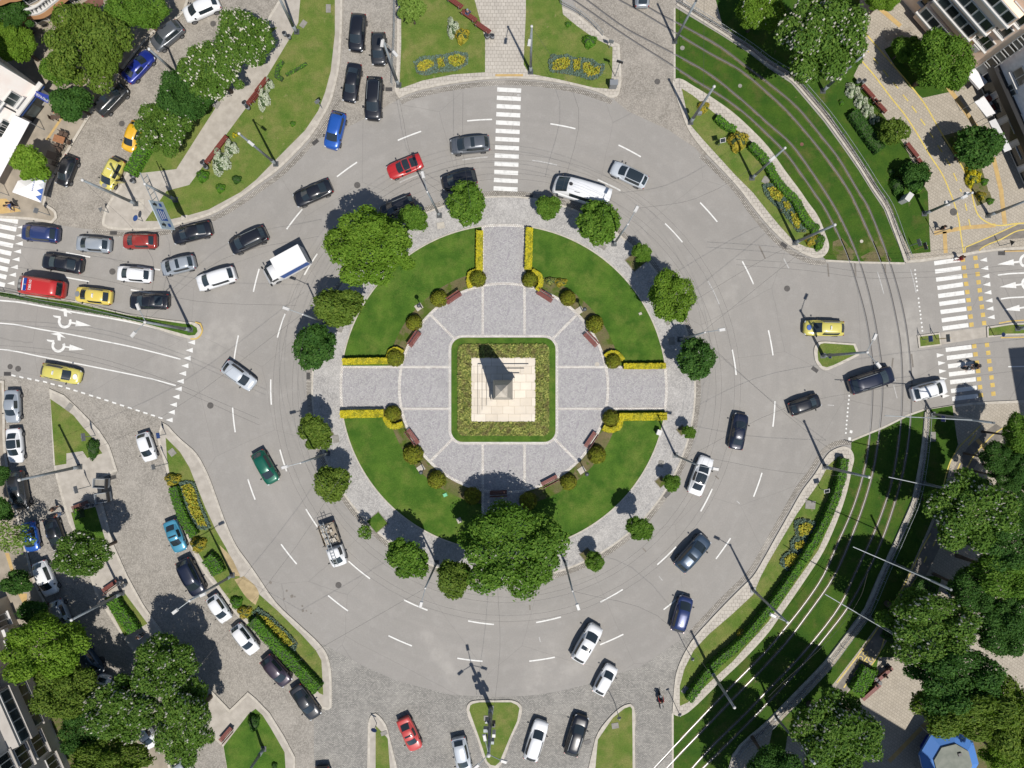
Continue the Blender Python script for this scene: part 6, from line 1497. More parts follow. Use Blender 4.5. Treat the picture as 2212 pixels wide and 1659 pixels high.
# ================================================================ BENCHES, BINS, SLABS
for p, a, lb_, m in (('@00 2195,855',-60,'red bench at the upper path of the western lawn beside the slab','bench'),('@01 60,745',-38+180,'red bench beside the white flowers at the path','bench'),('@00 1925,1245',142,'red bench beside the long white bush, upper one','bench'),('@00 1838,1360',142,'red bench beside the long white bush, lower one','bench'),
    ('@01 1715,35',55,'topmost of three red benches along the northern walkway','bench'),('@01 1835,150',55,'middle one of three red benches with a seated person','bench'),('@01 1955,252',55,'lowest of three red benches along the northern walkway','bench'),
    ('@03 853,803',42,'red bench by the litter bin at the north eastern walk','bench'),('@03 955,925',42,'red bench with a seated person on the north eastern walk','bench'),('@03 1233,1308',38,'red bench below the dark conifer','bench'),('@03 1325,1440',38,'red bench half covered by the low round tree','bench'),
    ('@11 1700,905',-56,'plaza bench near the northern path, left one','bench'),('@11 1360,1265',-35,'plaza bench between the two western ball shrubs','bench'),('@12 290,890',-122,'plaza bench near the northern path, right one','bench'),('@12 690,1268',-136,'plaza bench between the two eastern ball shrubs','bench'),
    ('@21 1345,465',37,'plaza bench below the lower western hedge','bench'),('@21 2095,955',92,'plaza bench in the shade of the huge southern tree','bench_dark'),('@22 690,490',146,'plaza bench tilted beside the south eastern ball shrub','bench'),('@22 330,850',118,'plaza bench left of the lowest ball shrub','bench'),
    ('@20 700,1065',112,'bench with weathered slats by the waste containers','bench_dark'),('@30 960,102',125,'bench in the small left garden','bench'),('@30 1965,1380',139,'bench on the path beside the bottom lawn','bench'),
    ('@33 985,845',-49,'long red bench with seated people in the park','bench'),('@33 880,990',-49,'long red bench at the edge of the bright square','bench')):
    if p == '@00 2195,855': a = 142
    if p == '@01 60,745': a = 142
    bench(p, a, lb_, 1.95 if '@33' not in p else 2.6, m)
bench('@01 10,840', 142, 'red bench between white flowers and the path, second one', 1.6)
for p, a, lb_ in (('@00 2130,915',40,'twin bin below the upper path bench'),('@00 1770,1430',40,'twin bin at the end of the lower path bench'),('@00 1150,1545',0,'twin bin at the foot of the green hedge'),('@01 268,310',55,'twin bin near the bare pole of the western lawn'),('@01 2022,318',90,'twin bin at the end of the lowest northern bench'),('@03 800,705',90,'twin bin before the first north eastern bench'),('@30 1055,70',60,'twin bin beside the small left garden bench'),('@20 795,1045',100,'twin bin beside the weathered bench'),('@33 940,900',45,'twin bin between the two long red benches')): bin_(p, lb_, a)
for p, w, d, rz, lb_ in (('@01 628,78',.55,.95,0,'slab on the upper western lawn'),('@01 412,212',.6,.85,-35,'slab beside the bare pole foot'),('@00 1875,905',.7,.85,-30,'slab beside the path under the verge trees'),('@01 515,1075',.75,.75,-30,'pale slab at the road edge of the western lawn'),('@11 1597,292',.85,.7,10,'slab left of the northern path on the island rim'),('@11 728,1180',.65,.85,-15,'slab beside the oval dark tree'),('@12 780,470',.9,.55,-35,'slab below the tree behind the white van'),('@12 1378,1290',.65,.85,5,'slab in shade beside the eastern lamp'),('@21 692,475',.7,.85,10,'slab beside the compact south western tree'),('@22 1285,690',.6,.75,-12,'slab in the young tree shadow'),('@22 450,1480',.6,.6,-5,'slab beside the southern lamp shadow'),('@23 362,1043',1.15,.95,-5,'large grey slab on the south eastern lawn'),('@32 1497,985',.75,.85,-35,'slab at the foot of the south eastern hedge'),('@32 890,1290',.8,.65,10,'slab on the rounded southern lawn'),('@20 1492,590',.75,.8,38,'slab on the south western island lawn'),('@31 1995,1225',.7,.6,0,'slab on the southern triangle island'),('@10 1203,110',1.3,1.2,0,'broad stone base of the pole beside the lemon taxi'),('@20 605,200',.6,.9,-38,'slab at the kerb of the triangular lawn'),('@31 1108,1355',.75,.45,20,'slab on the narrow southern island'),('@02 2190,1560',.8,.8,-30,'slab on the north eastern island'),('@13 1430,440',0,0,0,'x'),('@23 1420,455',.6,1.1,0,'brown slab beside the eastern fence'),('@10 1600,225',.75,.55,8,'pale block at the kerb below the direction sign')):
    if w: slab(p, w, d, rz, lb_, 'slab_light' if 'pale' in lb_ or 'island rim' in lb_ or 'stone' in lb_ else 'slab')
for p, r, lb_, mt in (('@01 875,1600',.36,'manhole in the lane behind the red coupe','iron'),('@10 972,688',.36,'manhole left of the white hatchback in the queue','iron'),('@20 1818,187',.36,'manhole on the western ring','iron'),('@31 713,80',.35,'manhole on the south western ring','iron'),('@10 88,1510',.3,'left one of the paired manholes by the western dashes','iron'),('@10 157,1528',.33,'right one of the paired manholes by the western dashes','iron'),('@00 1053,1067',.33,'manhole on the cobbles near the amber taxi','iron'),('@00 1842,205',.33,'manhole on the cobbles near the white hatchback','iron'),('@02 1255,705',.33,'manhole on the cobbled tram street','iron'),('@02 1472,415',.32,'tan round cover in the tram grass','slab'),('@02 1970,742',.28,'grey round cover in the tram grass','slab'),('@03 292,1247',.26,'reddish cover between the tram tracks','terracotta'),('@13 1597,175',.42,'large manhole in the eastern paving','iron'),('@13 165,835',.34,'faint manhole on the eastern ring','iron'),('@13 808,427',.24,'pale cover near the end of the tram grass','slab_light'),('@12 1345,1137',.24,'round cover under the lime plane tree','slab'),('@30 880,725',.4,'manhole beside the blue grey off-roader','iron'),('@22 1940,1110',.0,'x','iron'),('@12 735,1490',.26,'pale round cover on the eastern plaza','slab_light')):
    if r: manhole(p, r, lb_ if 'cover' in lb_ else lb_, mt)
for p, rz, lb_ in (('@01 513,1228',40,'drain grate at the western lawn kerb'),('@01 1148,772',0,'drain grate at the lane mouth'),('@10 982,355',0,'drain grate at the cobble corner'),('@11 453,1590',90,'double drain grate at the west island rim'),('@12 150,40',0,'drain grate at the north island rim'),('@13 135,458',-35,'drain grate at the north eastern island kerb'),('@13 405,1535',-35,'drain grate below the small eastern island'),('@20 975,808',15,'drain grate beside the waste containers'),('@22 1340,958',45,'drain grate on the south east island rim'),('@32 650,1435',20,'drain grate beside the anthracite estate'),('@10 65,1572',0,'drain grate beside the paired manholes'),('@13 2018,530',0,'drain grate at the eastern corner kerb')): grate(p, rz, lb_)
# ================================================================ RAILINGS
railing('@ov 1463,6 1558,64 1620,104 1661,135 1712,167 1747,204 1785,249 1825,304 1860,356 1890,404 1915,441 1933,484 1948,528 1961,560', 'long tram railing along the north eastern park')
railing('@ov 2001,892 1997,954 1991,1004 1976,1080 1953,1136 1916,1220 1904,1248 1873,1318 1821,1389 1786,1435 1753,1471 1665,1562 1588,1638 1560,1659', 'long tram railing along the south eastern park')
railing('@ov 852,0 853,75 849,150 848,188', 'railing along the narrow cobbled lane', step=2.0)
railing('@ov 1188,0 1210,10 1248,30 1283,58 1302,80', 'railing beside the northern garden at the tram street', step=2.4)
railing('@10 -300,790 60,868 300,925 640,985 1000,1060 1300,1130 1500,1170', 'railing along the western median', step=2.6, h=.95)
# ================================================================ CONTAINERS, BOXES, CAFE
def dumpster(p, rz, lb_):
    x, y = at(*P(p)[0], 1.0); t = thing('waste_container', lb_, 'waste container', (x, y, zat(x,y)), math.radians(rz), 'grey waste containers')
    mb = MB(); mb.box((0,0,.25),(1.35,1.0,.1)); [mb.box((s*.68,0,.72),(.05,1.05,.95)) for s in (-1,1)]; [mb.box((0,s*.5,.72),(1.35,.05,.95)) for s in (-1,1)]; mb.build('body', M['dumpster'], t)
    MB().box((0,0,.6),(1.25,.9,.4)).build('rubbish', M['slab'], t); MB().box((.78,0,1.1),(.12,1.1,.5)).build('lid', M['dark'], t)
    for a in (-.55,.55):
        for b in (-.4,.4): MB().tube((a,b-.04,.1),(a,b+.04,.1),.1,n=10).build('wheel', M['tyre'], t)
dumpster('@20 862,860', -3, 'open grey waste container, upper one beside the drain'); dumpster('@20 878,985', 8, 'graffiti marked grey waste container, lower one by the bench')
def ubox(p, d, rz, lb_, mt='pvc', nm='utility_cabinet'):
    x, y = at(*P(p)[0], d[2]); t = thing(nm, lb_, 'cabinet', (x, y, zat(x,y)), math.radians(rz), None); MB().box((0,0,d[2]/2),d).build('housing', M[mt], t); MB().box((0,0,d[2]+.03),(d[0]+.1,d[1]+.1,.06)).build('roof', M[mt], t); MB().box((0,-d[1]/2-.008,d[2]*.5),(d[0]*.85,.015,d[2]*.8)).build('door', M['signgrey'], t)
ubox('@13 1215,45', (.9,.5,1.5), 55, 'white utility cabinet at the lower end of the eastern lawn'); ubox('@02 880,715', (.8,.5,1.3), 0, 'grey utility cabinet with stickers at the right garden corner', 'signgrey'); ubox('@22 1270,420', (.4,.5,.8), -20, 'small white box at the edge of the eastern island lawn')
# cafe parasol: a square white canopy
cp = thing('cafe_parasol', 'large square white cafe parasol with blue triangles', 'parasol'); q_ = G('@00 150,1560 400,1500 @10 345,90 100,0', 2.7); cc = (sum(p[0] for p in q_)/4, sum(p[1] for p in q_)/4); cp.location = (*cc, .12)
V = [(x-cc[0], y-cc[1], 2.5) for x, y in q_] + [(0,0,3.0)] + [(x-cc[0], y-cc[1], 2.3) for x, y in q_]
obj('canopy', mesh('canopy', V, [(i,(i+1)%4,4) for i in range(4)] + [(i,5+i,5+(i+1)%4,(i+1)%4) for i in range(4)], [M['canvas']]), cp); MB().tube((0,0,0),(0,0,2.98),.05).build('pole', M['steel'], cp)
e1 = Vector(V[2]) ; e0 = Vector(V[1]); ed = (e1-e0); inn = Vector((-ed.y, ed.x, 0)).normalized(); inn = inn if inn.dot(-e0) > 0 else -inn
for k, (f, mt) in enumerate(((.08,'bluesign'),(.3,'lamp_clear'),(.5,'bluesign'),(.72,'bluesign'))):
    b0 = e0 + ed*f; b1 = e0 + ed*(f+.24); tp = (b0+b1)/2 + inn*.55; up_ = Vector((0,0,.012)); obj('printed_triangle', mesh('printed_triangle', [b0+up_, b1+up_, tp+up_+Vector((0,0,.17))], [(0,1,2)], [M[mt]]), cp)
mid = (e0+e1)/2 + inn*.95 + Vector((0,0,.33)); text('canopy_lettering', 'BANKER', mid, .34, math.atan2(-ed.y, -ed.x), 'bluesign', cp)
def table(p, w, d, rz, mt, lb_, chairs):
    x, y = at(*P(p)[0], .75); z = zat(x, y); t = thing('cafe_table', lb_, 'table', (x, y, z), math.radians(rz), 'cafe tables'); MB().box((0,0,.73),(w,d,.05)).build('tabletop', M[mt], t)
    for a in (-1,1):
        for b in (-1,1): MB().box((a*w*.42,b*d*.4,.35),(.06,.06,.7)).build('leg', M['black_plastic'], t)
    for j, (cx, cy, cr, cl) in enumerate(chairs):
        a = math.radians(rz); qx, qy = x+cx*math.cos(a)-cy*math.sin(a), y+cx*math.sin(a)+cy*math.cos(a); c = thing('cafe_chair', cl, 'chair', (qx, qy, z), a+math.radians(cr), 'cafe chairs')
        MB().box((0,0,.44),(.46,.46,.05)).build('seat', M['wood_dark'], c); MB().box((-.22,0,.68),(.05,.46,.42)).build('backrest', M['wood_dark'], c)
        for u in (-.19,.19):
            for v in (-.19,.19): MB().box((u,v,.21),(.05,.05,.42)).build('leg', M['black_plastic'], c)
table('@00 513,1205', 1.25, .8, -18, 'wood_table', 'orange brown cafe table beside the cobbled street', [(-.2,.75,-90,'dark chair above the orange brown table, left one'),(.35,.75,-90,'dark chair above the orange brown table, right one'),(-.3,-.75,90,'dark chair below the orange brown table, left one'),(.3,-.75,90,'dark chair below the orange brown table, right one'),(.95,0,180,'dark chair at the street end of the orange brown table')])
table('@00 450,1345', 1.2, .85, -18, 'wood_dark', 'dark cafe table above the black hatchback', [(.3,-.75,90,'dark chair below the dark cafe table'),(.35,.75,-90,'dark chair above the dark cafe table')])
table('@00 495,1005', .7, .6, 20, 'wood_dark', 'small dark cafe table under the tree by the shop', [(-.65,.2,0,'dark chair beside the small cafe table')])
table('@00 880,95', 1.2, .7, 45, 'slab', 'grey terrace table on the red brown paving', [(0,-.75,90,'dark chair at the grey terrace table')]); table('@00 970,95', .9, .7, -20, 'canvas', 'white terrace table at the edge of the red brown paving', [])
# ================================================================ OVERHEAD WIRES
WG_ = 'trolley wires'
for i, (R_, lb_) in enumerate(((452,'innermost trolley wire circling the island'),(464,'second trolley wire circling the island'),(492,'third trolley wire circling the island'),(505,'outermost trolley wire circling the island'))):
    p = [(1095+R_*math.cos(a*PI/36), 838-R_*math.sin(a*PI/36)) for a in range(73)]
    o = p[0]; w = [at(x, y, 6.2) for x, y in p]; tag(MB().path([(x-w[0][0], y-w[0][1], 0) for x, y in w], .008, 5).build('overhead_wire', M['wire'], None, False, (*w[0], 6.2)), lb_, 'wire', WG_)
for s, lb_ in (('@ov 1000,444 905,375 862,212','span wire from the red coupe lamp to the lane lamp'),('@ov 1000,200 1001,330 1018,450','span wire crossing over the slate grey crossover'),('@ov 1148,57 1250,235 1215,410','span wire from the walkway lamp over the zebra'),('@ov 1695,320 1500,430 1376,450','span wire from the north eastern island lamp'),('@ov 1803,486 1650,560 1450,680','span wire fanning in from the north eastern pole'),('@ov 1803,486 1600,650 1520,715','lower span wire from the north eastern pole'),('@ov 1876,1030 1740,930 1500,715','span wire from the south eastern pole to the east rim lamp'),('@ov 1876,1030 1700,1020 1510,985','span wire from the south eastern pole to the white saloon lamp'),('@ov 1590,1530 1420,1330 1237,1277','span wire from the hedge pole to the southern lamp'),('@ov 1053,1630 1080,1400 1075,1270','span wire from the pylon to the southern trees'),('@ov 410,1299 640,1430 920,1270','span wire from the navy off-roader lamp to the island'),('@ov 43,1037 350,900 650,680','span wire from the left pole across the western ring'),('@ov 314,695 480,560 690,510','span wire from the median lamp to the big plane tree'),('@ov 179,389 330,560 314,695','span wire from the lemon taxi pole to the median lamp'),('@ov 0,545 200,600 420,650 640,660','western trolley feeder wire, upper one'),('@ov 0,740 150,760 330,810 560,905','western trolley feeder wire, lower one'),('@ov 0,748 150,770 330,820 560,918','western trolley feeder wire, second lower one'),('@ov 1590,560 1740,570 1900,590 2212,540','eastern trolley feeder wire, upper one'),('@ov 1590,572 1740,584 1900,602 2212,552','eastern trolley feeder wire, second upper one'),('@ov 1480,990 1700,880 1900,840 2212,770','eastern trolley feeder wire, lower one'),('@ov 380,1500 640,1180 760,990','span wire across the south western ring'),('@ov 520,0 521,60','x')):
    if lb_ != 'x': wire(s, 6.6 if 'feeder' not in lb_ else 6.1, lb_, WG_, .011)
for s, lb_ in (('@02 1660,-30 1658,400 1655,830','thin light wire hanging straight down over the tram grass'),('@33 860,-20 800,180 520,560 150,900 0,1050','tram contact wire above the sunny southern rails')): wire(s, 5.6, lb_, 'tram contact wires', .014)
# ================================================================ PEOPLE
person('@01 1825,105', 55, 'person in a dark jacket sitting on the middle northern bench', 'sit', (58,72,110), (70,90,130), (150,160,180))
person('@03 950,888', 42, 'person in black sitting on a bench of the north eastern walk', 'sit', (46,46,50), (60,60,66))
person('@03 1388,1505', 20, 'person in pale clothes at the end of the lowest bench', 'sit', (200,196,196), (210,180,170), (40,36,40))
person('@13 1505,312', 175, 'person in dark clothes striding over the eastern paving', 'walk', (44,48,62), (40,42,52))
person('@13 1670,570', 190, 'person in a red coat walking at the kerb by the eastern zebra', 'walk', (206,36,44), (190,40,44), (90,60,40))
person('@20 462,1082', 10, 'person in a dark top walking on the cobbles behind the black saloon', 'walk', (86,70,66), (60,56,60)); person('@20 512,1125', 200, 'person in a light blue shirt beside the black saloon', 'stand', (150,176,206), (90,110,140))
person('@30 1210,520', 45, 'person in a white shirt with a red bag by the hedge end', 'stand', (226,226,236), (40,40,50))
person('@33 1040,800', -49, 'person in black sitting at the upper end of the long bench', 'sit', (50,40,46), (40,40,46)); person('@33 1010,860', -42, 'person in dark clothes sitting in the middle of the long bench', 'sit', (40,42,50), (44,44,50)); person('@33 925,935', -42, 'person in black sitting beside the twin bin', 'sit', (34,36,44), (44,44,54))
person('@33 1560,150', 0, 'person in a pale shirt in deep tree shade', 'walk', (190,196,210), (90,110,170)); person('@10 105,105', 240, 'person in a dark coat beside the white parasol', 'stand', (38,34,52), (40,40,48)); person('@10 85,130', 250, 'person in pale clothes crossing near the western sign', 'walk', (196,190,214), (120,116,140))
person('@00 860,140', 60, 'person with orange top at the grey terrace table', 'stand', (214,120,80), (50,50,60)); person('@00 470,975', 0, 'person sitting under the tree by the shop', 'sit', (150,160,140), (70,80,70))
# small things lying about
for p, d, mt, lb_, ct in (('@21 1635,957',(.5,.42,.12),'green_box','mint green plastic scrap on the planting strip','scrap'),('@21 1757,1178',(.55,.6,.1),'slab_light','pale stone lying on the southern island lawn','stone'),('@12 1107,1052',(.36,.3,.06),'slab_light','small tan slab on the north eastern island lawn','stone')):
    x, y = at(*P(p)[0]); tag(MB().box((0,0,d[2]/2), d, .4, taper=.8).build('lawn_stone' if ct == 'stone' else 'plastic_scrap', M[mt], None, False, (x,y,.13)), lb_, ct)
for p, w, lb_ in (('@12 1065,600',1.7,'square tree pit of bare soil with a little tree'),('@21 1050,1195',1.75,'square tree pit full of grass beside the sapling'),('@22 1465,400',.9,'tree pit of bare soil at the east rim'),('@22 1285,845',1.0,'tree pit beside the young south eastern tree'),('@22 645,1475',1.2,'shaded tree pit with a wooden guard'),('@21 630,430',.9,'tree pit beside the compact south western tree')):
    x, y = at(*P(p)[0]); t = thing('tree_pit', lb_, 'tree pit', (x,y,.122), PI/4-.1, 'square tree pits'); MB().box((0,0,.006),(w,w,.012)).build('soil', M['lawn' if 'grass' in lb_ else 'soil'], t)
    fr_ = MB(); [fr_.box((a*w/2,b*w/2,.01),(w+.08 if b else .08, .08 if b else w-.08,.03)) for a, b in ((0,1),(0,-1),(1,0),(-1,0))]; fr_.build('stone_frame', M['kerb_dark'], t)
# ================================================================ BUILDINGS
def facade_pt(px, py, A, n):
    """where the sight line through survey point (px,py) meets the facade plane (A on it, normal n)"""
    gx, gy = at(px, py); d = n[0]*gx + n[1]*gy
    h = H*(1 - (n[0]*A[0]+n[1]*A[1])/d); k = (H-h)/H; return Vector((gx*k, gy*k, h))
def building(name, label, foot, h, wall, cat='building', roofmat='roofing', parapet=.6):
    p = G(foot) if isinstance(foot, str) else foot
    c = (sum(q[0] for q in p)/len(p), sum(q[1] for q in p)/len(p)); t = thing(name, label, cat, (c[0], c[1], 0), 0, None); L = [(x-c[0], y-c[1]) for x, y in p]
    MB().prism(L, 0, h).build('wall', M[wall], t); ar = sum(L[i][0]*L[(i+1)%len(L)][1]-L[(i+1)%len(L)][0]*L[i][1] for i in range(len(L)))
    MB().prism(offs(L, .05 if ar < 0 else -.05, True), h+.004, h+.2).build('roof', M[roofmat], t); strip('parapet', L, .3, h+parapet, wall, z0=h+.2, closed=True, kind=None, parent=t, side=1 if ar > 0 else -1)
    t['cx'] = c[0]; t['cy'] = c[1]; return t
def window(t, A, B, px, py, w, h, pane='pane', mull=2, sill=True, name='window', frame='pvc', proud=.05):
    sill_material = M['concrete'] if t.name.startswith('grey_apartment_block') else M['balcony']
    """window centred where the survey point falls on facade A-B"""
    A, B = Vector(A), Vector(B); u = (B-A).normalized(); n = Vector((-u.y, u.x)); 
    if n.dot(-A) < 0: n = -n
    p = facade_pt(px, py, A, n); rz = math.atan2(u.y, u.x); cx, cy = t.location.x, t.location.y
    if p.z < .8 or p.z > 60: return
    P0 = Vector((p.x-cx, p.y-cy, p.z)) + Vector((n.x, n.y, 0))*proud
    fr = MB(); e = .09
    fr.box((0,0,h/2-e/2),(w,.14,e)).box((0,0,-h/2+e/2),(w,.14,e)); 
    for x in [-w/2+e/2, w/2-e/2] + [w*(i/mull-.5) for i in range(1, mull)]: fr.box((x,0,0),(e,.14,h-2*e))
    f = fr.build(name, M[frame], t, False, P0); f.rotation_euler = (0,0,rz)
    MB().box((0,0,0),(w-2*e+.02,.05,h-2*e+.02)).build('pane', M[pane], f)
    if sill: s_ = -1 if (Vector((math.cos(rz-PI/2), math.sin(rz-PI/2))).dot(n) > 0) else 1; MB().box((0,s_*.14,-h/2-.05),(w+.2,.3,.06)).build('sill', sill_material, f)
    return f
def slabbox(t, A, B, px, py, w, h, d, mat, name, lift=0.0):
    A, B = Vector(A), Vector(B); u = (B-A).normalized(); n = Vector((-u.y, u.x))
    if n.dot(-A) < 0: n = -n
    p = facade_pt(px, py, A, n); rz = math.atan2(u.y, u.x)
    o = MB().box((0,0,0),(w,d,h)).build(name, M[mat], t, False, (p.x-t.location.x+n.x*(d/2+.01), p.y-t.location.y+n.y*(d/2+.01), p.z+lift)); o.rotation_euler = (0,0,rz); return o
def ext(A, B, s): A, B = Vector(A), Vector(B); return A + (B-A)*s
# --- pink house, west
A_, B_ = at(*P('@00 450,830')[0]), at(*P('@00 -270,1775')[0])
u_ = (Vector(B_)-Vector(A_)).normalized(); back = Vector((-u_.y, u_.x)); back = back if back.dot(Vector(A_)) > 0 else -back
pk_ = building('pink_house', 'pale pink house with white framed windows and a blue shop front', [A_, B_, tuple(Vector(B_)+back*12), tuple(Vector(A_)+back*12)], 21, 'wall_pink')
for x, y in P('@00 100,855 30,1095 -70,900 -140,1150 20,1130'): window(pk_, A_, B_, x, y, 1.5, 1.6)
slabbox(pk_, A_, B_, *P('@00 235,890')[0], 5.2, .5, .25, 'bluesign', 'shop_sign'); slabbox(pk_, A_, B_, *P('@00 205,880')[0], 5.6, .18, .5, 'balcony', 'cornice')
slabbox(pk_, A_, B_, *P('@00 330,870')[0], 1.9, 1.7, .1, 'pvc', 'shop_window'); slabbox(pk_, A_, B_, *P('@00 330,868')[0], 1.5, 1.2, .14, 'pane_dark', 'shop_glass'); slabbox(pk_, A_, B_, *P('@00 285,960')[0], 2.2, 2.0, .12, 'dark', 'shop_window'); slabbox(pk_, A_, B_, *P('@00 285,955')[0], 1.4, 1.2, .16, 'pane', 'shop_glass')
slabbox(pk_, A_, B_, *P('@00 60,930')[0], .12, 8, .1, 'dark', 'downpipe')
bs = thing('shop_board', 'deep blue shop board with white lettering at the corner of the pink house', 'shop sign'); bq = [Vector((*at(*p, z), z)) for p, z in (((78.3,196),3.3),((110,208),3.3),((102.7,223),2.9),((73.6,206.5),2.9))]; bp = (bq[0]+bq[1]+bq[2]+bq[3])/4; bs.location = bp; rzb = math.atan2(*(lambda d: (d.y, d.x))(Vector(at(*P('@00 430,880')[0]))-Vector(at(*P('@00 300,800')[0])))); bl_ = [q-bp for q in bq]; obj('board', mesh('board', bl_ + [q-Vector((0,0,.08)) for q in bl_], [(3,2,1,0),(4,5,6,7),(0,1,5,4),(1,2,6,5),(2,3,7,6),(3,0,4,7)], [M['bluesign_deep']]), bs); text('shop_lettering', 'ПЕРАЛНЯ', (-.05,-.12,.05), .36, rzb, 'canvas', bs, rot=(.3,0,rzb)); MB().tube((.6,-.5,-3.0),(.6,-.5,-.1),.04).build('post', M['steel'], bs)
aw = thing('shop_awning', 'long white awning along the base of the pink house', 'awning'); q_ = [at(*P(s)[0], 2.6) for s in ('@00 155,1010', '@00 255,1055', '@00 -60,1640', '@00 -190,1580')]; c_ = (sum(p[0] for p in q_)/4, sum(p[1] for p in q_)/4); aw.location = (*c_, 0)
V = [(x-c_[0], y-c_[1], 3.1 if i in (0,3) else 2.6) for i, (x, y) in enumerate(q_)]; obj('fabric', mesh('fabric', V + [(x,y,z-.05) for x,y,z in V], [(0,1,2,3),(7,6,5,4),(0,4,5,1),(1,5,6,2),(2,6,7,3),(3,7,4,0)], [M['canvas']]), aw)
for i in (1, 2): MB().tube((V[i][0],V[i][1],0),(V[i][0],V[i][1],2.6),.04).build('post', M['steel'], aw)
# --- house with curved balconies, north west
cv = smooth(G('@00 60,60 170,190 260,240 340,235 420,205 500,195 590,130 680,60 800,-20'), 4)
bh = building('balcony_house', 'cream and orange house with curved white balconies', cv + [at(140,-160), at(-60,-120)], 11.5, 'wall_cream')
lc = bh.location
sg_ = Vector(offs(cv, .5)[8]) - Vector(cv[8]); outw = 1 if sg_.dot(-Vector(cv[8])) > 0 else -1
def rim2(z, d, th, mat, nm, off=0.0, i0=0, i1=None):
    p = offs(cv[i0:i1], outw*(d/2+off)); p = [(x-lc.x, y-lc.y) for x, y in p]; return strip(nm, p, d, z+th, mat, z0=z, kind=None, parent=bh)
for z in (3.6, 7.2):
    rim2(z, 1.0, .25, 'balcony', 'balcony_slab'); rim2(z-.7, .06, .7, 'wall_orange', 'orange_fascia', .96); rim2(z+1.05, .22, .12, 'balcony', 'handrail', .75)
    p = offs(cv, outw*.86)
    bal = MB()
    for (a, b) in zip(p, p[1:]):
        L = math.dist(a, b); n = max(1, int(L/.42))
        for i in range(n): x = a[0]+(b[0]-a[0])*i/n-lc.x; y = a[1]+(b[1]-a[1])*i/n-lc.y; bal.tube((x,y,z+.25),(x,y,z+1.05),.07,.07,6)
    tag(bal.build('balusters', M['balcony'], bh), kind='stuff')
for i in range(2, len(cv)-3, 3):
    a, b = Vector(cv[i]), Vector(cv[i+1]); m = (a+b)/2; u = (b-a).normalized(); n = Vector((-u.y,u.x))*outw
    for z in (1.9, 5.4, 9.0):
        f = MB().box((0,0,0),(1.1,.16,2.1)).build('window', M['pvc'], bh, False, (m.x-lc.x+n.x*.05, m.y-lc.y+n.y*.05, z)); f.rotation_euler = (0,0,math.atan2(u.y,u.x)); MB().box((0,0,0),(.9,.2,1.8)).build('pane', M['pane_dark'], f)
# --- tan block and grey stone building, north east
A2, B2 = at(*P('@03 1130,-20')[0]), at(*P('@03 1740,680')[0]); u2 = (Vector(B2)-Vector(A2)).normalized(); bk = Vector((-u2.y,u2.x)); bk = bk if bk.dot(Vector(A2)) > 0 else -bk
A2e = Vector(A2)-u2*10
tn = building('tan_apartment_block', 'tan apartment block with white window bands beside the park', [tuple(A2e), B2, tuple(Vector(B2)+bk*14), tuple(A2e+bk*14)], 19, 'wall_tan')
for x, y, w, h, m in [(*P('@03 1405,40')[0],2.2,1.6,2),(*P('@03 1870,340')[0],2.3,1.6,3),(*P('@03 2025,230')[0],2.2,1.6,2),(*P('@03 2160,120')[0],2.4,1.6,3),(*P('@03 1620,560')[0],1.8,1.4,2)]:
    window(tn, A2, B2, x, y, w, h, 'pane_dark', m)
for (x, y), w in zip(P('@03 1490,215 1655,120 1815,85 2000,10'), (5.4, 5.6, 5.0, 5.0)):
    bay = slabbox(tn, A2, B2, x, y, w, 2.6, .75, 'wall_tan', 'bay'); u = u2; 
    p0 = Vector(bay.location); nb = -bk
    for nm, dz, hh, dd, mt, ww in (('white_ledge', -.28, .2, 1.0, 'balcony', w+.3), ('window_band', .52, 1.4, .1, 'pvc', w*.94)):
        o = MB().box((0,0,0),(ww,dd,hh)).build(nm, M[mt], tn, False, p0 + Vector((nb.x*(.14 if dd > .5 else .41), nb.y*(.14 if dd > .5 else .41), dz))); o.rotation_euler = bay.rotation_euler
        if nm == 'window_band':
            for k in range(4): pn = MB().box(((k-1.5)*ww/4.1,0,0),(ww/4.9,.14,1.15)).build('pane', M['pane_dark' if k % 2 else 'pane'], o)
for k in range(6):
    x, y = P('@03 1868,592')[0]; x2, y2 = P('@03 2165,380')[0]; f = k/4.0
    window(tn, A2, B2, x+(x2-x)*f, y+(y2-y)*f, 1.2, 1.9, 'pane_dark' if k % 2 else 'pane', 1, False)
for x, y in P('@03 1810,400 2060,130 1470,5'): slabbox(tn, A2, B2, x, y, .9, .65, .4, 'balcony', 'air_conditioner')
o = slabbox(tn, A2, B2, *P('@03 1815,625')[0], 3.0, .3, 1.2, 'wall_grey', 'porch_roof')
A3, B3 = (Vector(B2)+bk*.6+u2*.3), Vector(at(*P('@03 2260,1720')[0])); A3 = tuple(A3); B3 = tuple(B3); u3 = (Vector(B3)-Vector(A3)).normalized(); bk3 = Vector((-u3.y,u3.x)); bk3 = bk3 if bk3.dot(Vector(A3)) > 0 else -bk3
gb = building('grey_stone_building', 'light grey stone clad building with dark shop band', [A3, B3, tuple(Vector(B3)+bk3*13), tuple(Vector(A3)+bk3*13)], 15, 'wall_grey')
for x, y, w, h in [(*P('@03 2090,790')[0],1.3,1.7),(*P('@03 2175,1060')[0],1.5,1.7),(*P('@03 2185,660')[0],1.8,1.6),(*P('@03 2230,1290')[0],1.4,1.6)]: window(gb, A3, B3, x, y, w, h, 'pane', 2)
L3 = (Vector(B3)-Vector(A3)).length
o = MB().box((0,0,0),(L3,.7,1.0)).build('shop_band', M['dark'], gb, False, (*( (Vector(A3)+Vector(B3))/2 - bk3*.36 - Vector(gb.location[:2])), 3.4)); o.rotation_euler = (0,0,math.atan2(u3.y,u3.x))
